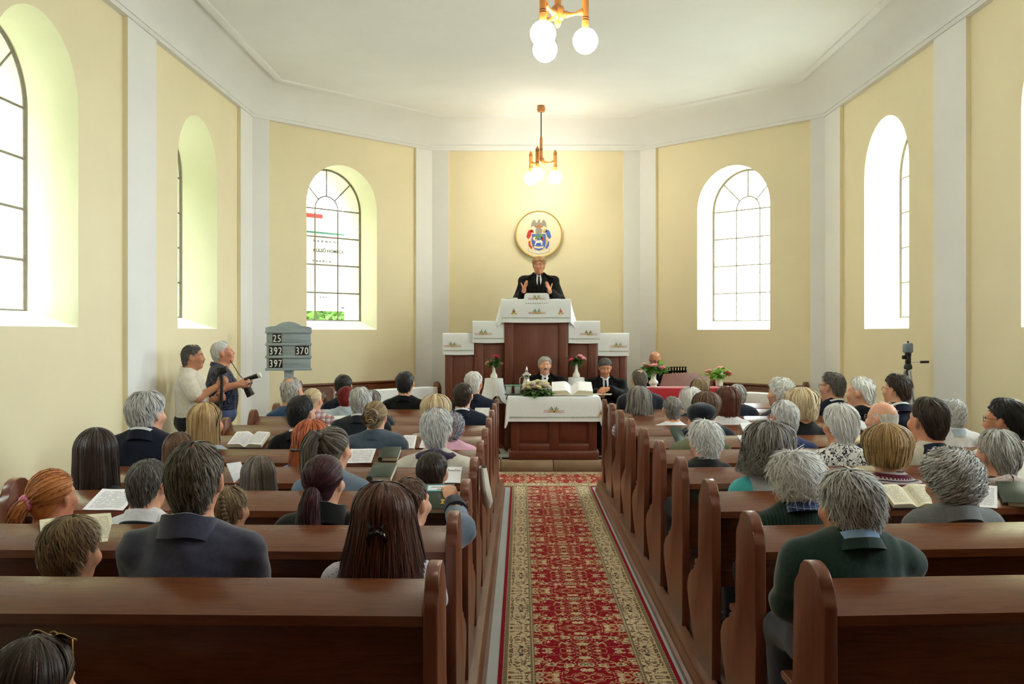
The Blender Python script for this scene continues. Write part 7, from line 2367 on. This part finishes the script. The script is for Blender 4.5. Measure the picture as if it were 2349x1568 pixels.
# fifth row
p = person(1605, 925, 58, 5, style('crop', th=0.012), 'dark', 'olive', 'person in a dark beret and olive jacket behind the wispy white curls', sw=0.175, hyaw=0.1)
M = p['M']
s = SDF((-0.14, -0.16, -0.02), (0.14, 0.14, 0.17), 0.010)
s.ell((0.004, -0.03, 0.075), (0.098, 0.108, 0.06), 0.01); s.ell((0, -0.012, 0.045), (0.09, 0.108, 0.06), 0.02)
V, Q = s.surface(); V = wobble(V, 0.002, 20, 3); Mr = np.array(M.to_3x3()); V = V @ Mr.T + np.array(M.translation)
obj('beret', mesh_of([(V, Q)], 'beret'), p['e'], cloth('dark navy felt', srgb(20, 24, 34)))
person(1796, 917, 62, 5, style('man', th=0.013, n=2000), 'silver', 'blue_suit', 'person with short silver hair in a bright blue suit', sw=0.19, hyaw=0.35, collar='white_shirt', jcollar='blue_suit', glasses=STEELF)
person(2022, 920, 70, 5, style('bald'), 'silver', 'dark_suit', 'bald person with metal glasses in a charcoal jacket', sw=0.185, hyaw=0.6, glasses=STEELF, skin=SK_A, jcollar='dark_suit', k=1.06)
person(2181, 915, 56, 5, style('perm', th=0.026, n=2200), 'silver', 'white_soft', 'woman with silver curls in a light grey top behind the folk jacket', sw=0.165, hyaw=0.15, jcollar='pale_blue')
# sixth row
person(1620, 897, 58, 6, style('bob', th=0.022, drop=0.03, vol=0.02, n=1900), 'brown', 'navy', 'woman with round brown hair and navy top behind the beret', sw=0.165, hyaw=0.05)
person(1838, 888, 66, 6, style('bob', th=0.026, drop=0.085, vol=0.022, n=2400, wave=0.05, ragged=1.6), 'pale_blonde', 'black', 'woman with full strawberry-blond hair and black top', sw=0.17, hyaw=0.1) 
person(2055, 857, 54, 6, style('man', th=0.017, lift=0.014, mess=0.3), 'dark', 'navy_suit', 'dark-haired person in navy suit looking left, before the tripod', sw=0.19, hyaw=0.65, collar='white_shirt', jcollar='navy_suit', glasses=GOLDF)
# seventh row
person(1541, 908, 46, 7, style('crop', th=0.008), 'dark_grey', 'white_shirt', 'boy with very short hair in a white shirt right of the plaid woman', sw=0.145, k=0.95)
person(1668, 885, 54, 7, style('bob', th=0.022, drop=0.12, vol=0.016, n=2000), 'redbrown', 'white_soft', 'woman with dark red-brown bob and white top', sw=0.165)
person(1907, 853, 48, 8, style('man', th=0.013, lift=0.012, mess=0.35), 'salt', 'navy_suit', 'dark-haired person with black glasses and navy suit turned left', sw=0.185, hyaw=0.6, collar='white_shirt', jcollar='navy_suit', glasses=DARKF, yaw=0.15)
person(1972, 863, 54, 7, style('man', th=0.015, bald=(0.3, 0.1)), 'white', 'black_suit', 'white-haired person in black jacket looking left by the right wall', sw=0.185, hyaw=0.75, jcollar='black_suit', yaw=0.15)
# eighth row
person(1466, 884, 58, 8, style('shoulder', th=0.024, drop=0.10, n=2000, ragged=2), 'dark_grey', 'plaid_purple', 'woman with grey bobbed hair and purple plaid shirt at the right aisle', sw=0.20, belly=1.2)
person(1583, 888, 48, 8, style('fluffy', th=0.022), 'white', 'navy', 'woman with round white hair beside the brown-haired one', sw=0.16)
person(1690, 880, 38, 8, style('short_lady', th=0.016), 'grey', 'navy', 'woman with short grey hair and navy top right of the red-brown bob', sw=0.155, hyaw=0.2)
person(1788, 866, 54, 8, style('perm', th=0.022, n=2000), 'white', 'navy', 'woman with short white curls in profile towards the pulpit', sw=0.165, hyaw=0.75, collar='plaid_purple')
# ninth row
person(1467, 846, 37, 9, style('crop', th=0.009, bald=(0.4, -0.35)), 'greybrown', 'dark_suit', 'person with thinning short hair in a charcoal suit at the front right pew', sw=0.20, jcollar='dark_suit')
person(1604, 866, 42, 9, style('shoulder', th=0.020, n=1500, drop=0.12), 'dirty_blonde', 'black', 'woman with straight streaked blond hair in the front right pew', sw=0.155)
# ================================================================== the people at the front, the photographers, the girl at the rear
def chair(loc, rz, label):
    e = empty('wooden_chair', loc, rz, label, 'chair')
    b = B(); b.box(-0.2, 0.2, -0.19, 0.21, 0.375, 0.402, 0.01); b.build('seat', PEW, e)
    for x in (-0.18, 0.145):
        for y in (-0.18, 0.16):
            b = B(); b.box(x, x + 0.035, y, y + 0.035, 0, 0.376); b.build('leg', PEW, e)
        b = B(); b.box(x, x + 0.035, -0.205, -0.18, 0.3, 0.82, 0.006); b.build('back_post', PEW, e)
    for z in (0.55, 0.72):
        b = B(); b.box(-0.16, 0.16, -0.2, -0.187, z, z + 0.07, 0.004); b.build('back_slat', PEW, e)
    return e
def tie(p, col, wd=0.02, length=0.3):
    nb, oy = p['nb'], p['oy']
    z = nb.z - 0.015; y0 = nb.y + 0.122
    b = B()
    b.prism([(-0.014, z), (0.014, z), (0.009, z - 0.026), (-0.009, z - 0.026)], y0 - 0.004, y0 + 0.012, axis='y', bevel=0.002)
    b.grid([[(-wd * w_, y0 + f, z - 0.024 - t * length), (wd * w_, y0 + f, z - 0.024 - t * length)] for t, w_, f in ((0, 0.45, 0.004), (0.15, 0.62, 0.03), (0.4, 0.85, 0.058), (0.8, 1.1, 0.068), (1, 1.2, 0.066), (1.08, 0.05, 0.064))])
    b.build('necktie', CLOTH[col], p['e'], recalc=False)
def shirt_front(p, half=0.05, length=0.26):
    """white shirt triangle in the neck opening of a robe or jacket"""
    nb = p['nb']
    z = nb.z + 0.005; y0 = nb.y + 0.086
    b = B()
    G = []
    for t in np.linspace(0, 1, 7):
        w_ = half * (1 - t) ** 0.8 + 0.004
        G.append([(w_ * s_, y0 + 0.095 * t ** 0.6 - 0.02 * abs(s_) * (1 - t), z - t * length) for s_ in (-1, -0.5, 0, 0.5, 1)])
    b.grid(G); b.build('shirt_front', CLOTH['white_shirt'], p['e'], recalc=False)
    for sx in (-1, 1):
        b = B()
        q = [(sx * 0.012, y0 + 0.018, z + 0.005), (sx * 0.062, y0 - 0.03, z + 0.03), (sx * 0.06, y0 - 0.012, z - 0.01), (sx * 0.034, y0 + 0.026, z - 0.045)]
        b.quad(*q); b.quad(*[(x, y - 0.004, zz) for x, y, zz in q][::-1])
        b.build('collar_point', CLOTH['white_shirt'], p['e'], recalc=False)
def robe(p, arms, hem, spread=0.0, wide=1.0):
    """pleated black velvet robe with a broad shoulder cape"""
    sz, hip, oy, sw, nb = p['sz'], p['hip'], p['oy'], p['sw'], p['nb']
    s = SDF((-0.5, -0.34, hem), (0.5, 0.62, nb.z + 0.06), 0.013)
    s.ell((0, oy, sz - 0.1), (sw * 1.04, 0.135, 0.21), 0.05)
    s.ell((0, oy + 0.01, (sz + hip) / 2 - (0.0 if spread else 0.05)), (0.185, 0.15, (sz - hip) * (0.62 if spread else 0.75)), 0.06)
    for sx in (-1, 1):
        s.cone((sx * 0.03, nb.y, nb.z - 0.02), (sx * (sw + 0.05) * wide, oy, sz + 0.01), 0.05, 0.052, 0.06)
        el, wr = arms[sx]
        s.cone((sx * (sw + 0.03) * wide, oy, sz - 0.01), el, 0.072, 0.08, 0.05)
        s.cone(el, Vector(el).lerp(Vector(wr), 0.86), 0.078, 0.066, 0.05)
    s.ell((0, oy + 0.165, nb.z - 0.015), (0.05, 0.10, 0.14), 0.02, None, True)
    if spread:
        s.ell((0, oy + 0.13, hip + 0.05), (0.215, 0.25, 0.095), 0.04)
        for sx in (-1, 1):
            s.cone((sx * 0.11, oy + 0.31, hip - 0.03), (sx * 0.125, oy + 0.30, hem + 0.1), 0.09, 0.08, 0.06)
    else:
        s.cone((0, oy + 0.01, hip + 0.1), (0, oy + 0.02, hem + 0.12), 0.19, 0.21, 0.08)
    s.clip_below(hem + 0.02)
    V, Q = s.surface()
    a = np.arctan2(V[:, 0], -V[:, 1] + oy)
    fold = 0.006 * np.sin(a * 17) * np.clip((sz - V[:, 2]) / 0.3, 0, 1)
    V[:, 0] += fold * np.sin(a); V[:, 1] -= fold * np.cos(a)
    obj('robe', mesh_of([(wobble(V, 0.003, 15, 5), Q)], 'robe'), p['e'], CLOTH['robe'])
    for sx in (-1, 1):                                          # cape edge: a raised fold from neck to shoulder tip
        b = B()
        b.tube([nb + Vector((sx * 0.07, 0.035, 0.045)), Vector((sx * sw * 0.75, oy + 0.075, sz + 0.055)), Vector((sx * (sw + 0.075) * wide, oy + 0.04, sz + 0.005)), Vector((sx * (sw + 0.07) * wide, oy - 0.05, sz + 0.0))], [0.012, 0.016, 0.018, 0.012], 8)
        b.build('cape_edge', CLOTH['robe'], p['e'])

# preacher in the pulpit, arms opened, head turned slightly to the left of the photo
d = PY + 0.62
PFL = EYE - (590 - VY) * d / F - 1.76
arms = {}
ex, exy = 0.30, 0.1
fl = PFL
def pv_loc(px, py, dd, ox, od): return Vector((-( (px - VX) * dd / F - ox), -(dd - od), EYE - (py - VY) * dd / F - PFL))
ox = (1236 - VX) * d / F
dh = PY + 0.18
arms = {1: (Vector((0.30, 0.10, 1.12)), pv_loc(1201, 668, dh, ox, d)), -1: (Vector((-0.30, 0.10, 1.12)), pv_loc(1262, 670, dh, ox, d)),
        ('palm', 1): (-0.8, 0.1, 0.5), ('palm', -1): (0.8, 0.1, 0.5), ('fwd', 1): (-0.22, 0.6, 0.85), ('fwd', -1): (0.3, 0.6, 0.85)}
p = person(1236, 588, 27, None, style('man', th=0.018, n=2600, lift=0.012, front=10), 'sandy', 'robe', 'preacher in black robe with open hands, standing high in the pulpit', d=d, floor=PFL, sw=0.20, yaw=PI, hyaw=-0.12, pitch=-0.06,
           standing=True, arms=arms, hands=('open', 'open'), glasses=GOLDF, fine=True, face=True, no_top=True, skin=SK_B, k=1.0, lod=1.0, collar='white_shirt')
robe(p, {1: arms[1], -1: arms[-1]}, 0.25, wide=1.08)
shirt_front(p, 0.055, 0.2); tie(p, 'black_suit', 0.024, 0.26)

# minister with moustache behind the table
d = 11.58
p = person(1250, 817, 27, None, style('man', th=0.016, n=2200, lift=0.010, front=5), 'silver', 'robe', 'minister with grey hair and moustache, eyes closed, seated behind the communion table', d=d, floor=GZ, sw=0.20, yaw=PI, hyaw=0.05, pitch=0.02, fine=True, face=True, no_top=True, skin=SK_A, k=0.96, lod=1.0, collar='white_shirt')
a_ = {sx: ((sx * 0.26, 0.06, p['hip'] + 0.14), (sx * 0.09, 0.26, p['hip'] + 0.12)) for sx in (-1, 1)}
robe(p, a_, 0.12, spread=1)
shirt_front(p, 0.05, 0.12); tie(p, 'black_suit', 0.026, 0.2)
M = p['M']
b = B(); b.tube([M @ Vector((-0.026, 0.082, -0.048)), M @ Vector((-0.01, 0.0945, -0.0425)), M @ Vector((0.01, 0.0945, -0.0425)), M @ Vector((0.026, 0.082, -0.048))], [0.003, 0.006, 0.006, 0.003], 6); b.build('moustache', HAIR['salt'], p['e'])
for sx in (-1, 1):
    b = B(); b.ball(M @ Vector((sx * 0.031, 0.065, 0.0112)), (0.0128, 0.0124, 0.0122), 12, 8); b.build('eyelid', SK_A, p['e'])
chair((p['e'].location.x, p['e'].location.y + 0.055, GZ), PI, 'wooden chair of the minister behind the communion table')

# minister reading on the right
d = 11.62
ox = (1388 - VX) * d / F
def m2(px, py, dd): return Vector((-((px - VX) * dd / F - ox), -(dd - d), EYE - (py - VY) * dd / F - GZ))
wl_, wr_ = m2(1396, 892, d - 0.28), m2(1370, 900, d - 0.26)
p = person(1388, 821, 32, None, style('man', th=0.016, n=2200, front=6), 'salt', 'robe', 'minister with dark greying hair looking down at a booklet on the right of the table', d=d, floor=GZ, sw=0.205, yaw=PI, hyaw=0.0, pitch=-0.38, fine=True, face=True, no_top=True, skin=SK_B, k=1.0, lod=1.0, collar='white_shirt',
           arms={-1: (Vector((-0.27, 0.08, 0.72)), wl_), 1: (Vector((0.27, 0.08, 0.72)), wr_), ('palm', -1): (0.3, -0.6, -0.8), ('palm', 1): (-0.2, -0.7, 0.2), ('fwd', -1): (0.9, 0.35, -0.2), ('fwd', 1): (-0.5, 0.6, -0.3)}, hands=('relaxed', 'grip'), glasses=None)
robe(p, {-1: (Vector((-0.27, 0.08, 0.72)), wl_), 1: (Vector((0.27, 0.08, 0.72)), wr_)}, 0.12, spread=1, wide=1.05)
shirt_front(p, 0.055, 0.22); tie(p, 'navy_suit', 0.024, 0.28)
chair((p['e'].location.x, p['e'].location.y + 0.055, GZ), PI, 'wooden chair of the reading minister right of the table')
bk = open_book(W(1381, 905, d - 0.34), 0.12, 0.17, 0.012, PI - 0.25, 0.0, 'cream booklet held open by the reading minister', PAGE_CREAM, (206, 180, 96))

# organist, bald, behind the bouquet
d = 12.5
p = person(1503, 806, 30, None, style('bald'), 'salt', 'black_suit', 'bald organist in black bending behind the bouquet on the red table', d=d, floor=GZ, sw=0.19, yaw=PI, hyaw=0.1, pitch=-0.5, face=True, skin=SK_A, k=1.0, collar='white_shirt', jcollar='black_suit', glasses=DARKF)
chair((p['e'].location.x, p['e'].location.y + 0.055, GZ), PI, 'wooden stool chair of the organist behind the harmonium')

# photographer in the cream shirt, in profile, holding a camcorder on a monopod
d = 8.25
ox = (446 - VX) * d / F
yw = -PI / 2 + 0.18
def ph(px, py, dd, ox_, d_, yw_, fl_=0.0):
    v = Vector(((px - VX) * dd / F - ox_, dd - d_, EYE - (py - VY) * dd / F - fl_))
    return Matrix.Rotation(-yw_, 3, 'Z') @ v
aR = {1: (ph(456, 912, d - 0.20, ox, d, yw), ph(500, 886, d - 0.12, ox, d, yw)), -1: (ph(468, 930, d + 0.10, ox, d, yw), ph(492, 915, d + 0.05, ox, d, yw)),
      ('palm', 1): (-1, 0, 0.1), ('fwd', 1): (0.1, 0.6, 0.5), ('palm', -1): (1, 0.2, 0), ('fwd', -1): (0.0, 0.8, 0.2)}
p = person(444, 790, 40, None, style('man', th=0.009, bald=(0.62, 0.35), n=1800), 'salt', 'cream', 'photographer in a cream short-sleeved shirt standing by the left wall with a monopod', d=d, floor=0.0, sw=0.20, yaw=yw, hyaw=0.0, standing=True, belly=1.25,
           arms=aR, hands=('grip', 'grip'), short_sleeve=True, fine=True, face=True, skin=SK_C, k=0.98, collar='cream', legs='dark_trousers', lod=1.0)
b = B(); M = p['M']; b.tube([M @ Vector((-0.026, 0.082, -0.047)), M @ Vector((0, 0.095, -0.0425)), M @ Vector((0.026, 0.082, -0.047))], [0.003, 0.006, 0.003], 6); b.build('moustache', HAIR['salt'], p['e'])
d2 = d - 0.14
e = empty('monopod_camcorder', W(505, 880, d2), 0, 'black camcorder on a pan head and monopod held by the cream-shirted photographer', 'camera')
def rel(px, py, dd=d2): return W(px, py, dd) - e.location
b = B(); b.tube([rel(499, 848), rel(512, 848)], 0.028, 10); b.tube([rel(512, 848), rel(521, 846)], 0.034, 10); b.box(*(lambda a, c: (min(a.x, c.x), max(a.x, c.x), -0.03, 0.03, min(a.z, c.z), max(a.z, c.z)))(rel(498, 842), rel(516, 858)), 0.008); b.build('camcorder', BLACKMETAL, e)
b = B(); b.tube([rel(508, 858), rel(509, 872)], 0.018, 8); b.build('pan_head', BLACKMETAL, e)
b = B(); b.tube([rel(509, 872), rel(508, 925)], 0.014, 8); b.tube([rel(508, 900), rel(506, 960)], 0.016, 8); b.tube([rel(506, 960), Vector((rel(506, 960).x, 0, -e.location.z + 0.005))], 0.012, 8); b.build('pole', BLACKMETAL, e)
b = B(); b.tube([rel(512, 864), rel(486, 859)], 0.005, 6); b.build('pan_handle', BLACKMETAL, e)

# photographer in the dotted navy shirt
d = 8.75
ox = (512 - VX) * d / F
yw = -PI / 2 + 0.25
aR = {1: (ph(508, 890, d - 0.24, ox, d, yw), ph(546, 882, d - 0.24, ox, d, yw)), -1: (ph(534, 884, d + 0.14, ox, d, yw), ph(556, 880, d + 0.0, ox, d, yw)),
      ('palm', 1): (-0.9, 0.2, 0.3), ('fwd', 1): (-0.1, 0.9, 0.05), ('palm', -1): (0.9, 0, 0.4), ('fwd', -1): (0.3, 0.9, 0.1)}
p = person(512, 781, 44, None, style('man', th=0.011, bald=(0.5, 0.5), n=1800), 'white', 'dotted_navy', 'photographer in a navy dotted shirt by the left wall, holding a flash camera', d=d, floor=0.0, sw=0.205, yaw=yw, hyaw=-0.05, pitch=0.2, standing=True, belly=1.35,
           arms=aR, hands=('grip', 'grip'), short_sleeve=True, fine=True, face=True, skin=SK_B, k=1.0, collar='dotted_navy', legs='jeans', lod=1.0)
d3 = d - 0.16
e = empty('flash_camera', W(562, 880, d3), 0, 'black camera with zoom lens and tilted flash held by the photographer in navy dots', 'camera')
def rel(px, py, dd=d3): return W(px, py, dd) - e.location
b = B()
Mx = Matrix.Translation(rel(563, 878)) @ Matrix.Rotation(math.radians(55), 4, 'Y')
b.box(-0.04, 0.04, -0.06, 0.06, -0.045, 0.045, 0.01, 2, M=Mx); b.build('camera_body', BLACKMETAL, e)
b = B(); b.tube([rel(565, 884), rel(571, 898), rel(576, 907)], [0.036, 0.038, 0.042], 14); b.build('lens', BLACKMETAL, e)
b = B(); b.tube([rel(563, 874), rel(569, 868), rel(592, 861)], [0.016, 0.02, 0.026], 10); b.build('flash', BLACKMETAL, e)
b = B(); b.tube([rel(592, 861), rel(598, 859)], [0.026, 0.027], 10); b.build('flash_window', WHITEPAINT, e)
b = B(); b.tube([rel(560, 872), rel(548, 858), rel(536, 838), rel(528, 826)], 0.004, 6); b.build('neck_strap', BLACKMETAL, e)

# girl at the lower left corner with sunglasses on her head
d = 2.02
p = person(80, 1458, 180, None, style('long', th=0.016, n=3600, drop=0.2, amax=100, w=0.0045), 'dark', 'plum', 'girl with dark hair and sunglasses on top of her head in the lower left corner', d=d, floor=0.0, sw=0.14, hyaw=-0.35, k=0.96, pitch=-0.1)
M2 = p['M'] @ Matrix.Translation((0, -0.01, 0.01)) @ Matrix.Rotation(math.radians(62), 4, 'X') @ Matrix.Scale(1.22, 4) @ Matrix.Translation((0, 0.01, -0.01))
make_glasses(p['e'], M2, GOLDF, 1.2, True, 'sunglasses')
chair((p['e'].location.x, p['e'].location.y - 0.06, 0.0), 0, 'wooden chair under the girl in the lower left corner')
# pale sleeve of the coat hung over the fourth left pew end
b = B()
G = []
c0 = W(1092, 1080, DU(4) + 0.1)
for t in np.linspace(0, 1, 9):
    row = []
    for a in np.linspace(0, 2 * PI, 15):
        r = 0.012 + 0.05 * math.sin(PI * min(1, t * 0.75 + 0.15))
        row.append((0.028 + 0.03 * t + (0.02 + 0.012 * t) * math.cos(a) * (1 if t < 0.9 else 0.5), r * 1.5 * math.sin(a) + 0.006 * math.sin(t * 9), -0.22 * t + 0.02 + 0.004 * math.sin(3 * a)))
    G.append(row)
b.grid(G)
o = b.build('hanging_coat', CLOTH['beige'])
o.location = (XAL - 0.0, DU(4) + 0.12, c0.z)
tag(o, 'pale coat hem hanging over the aisle end of the fourth left pew', 'coat')
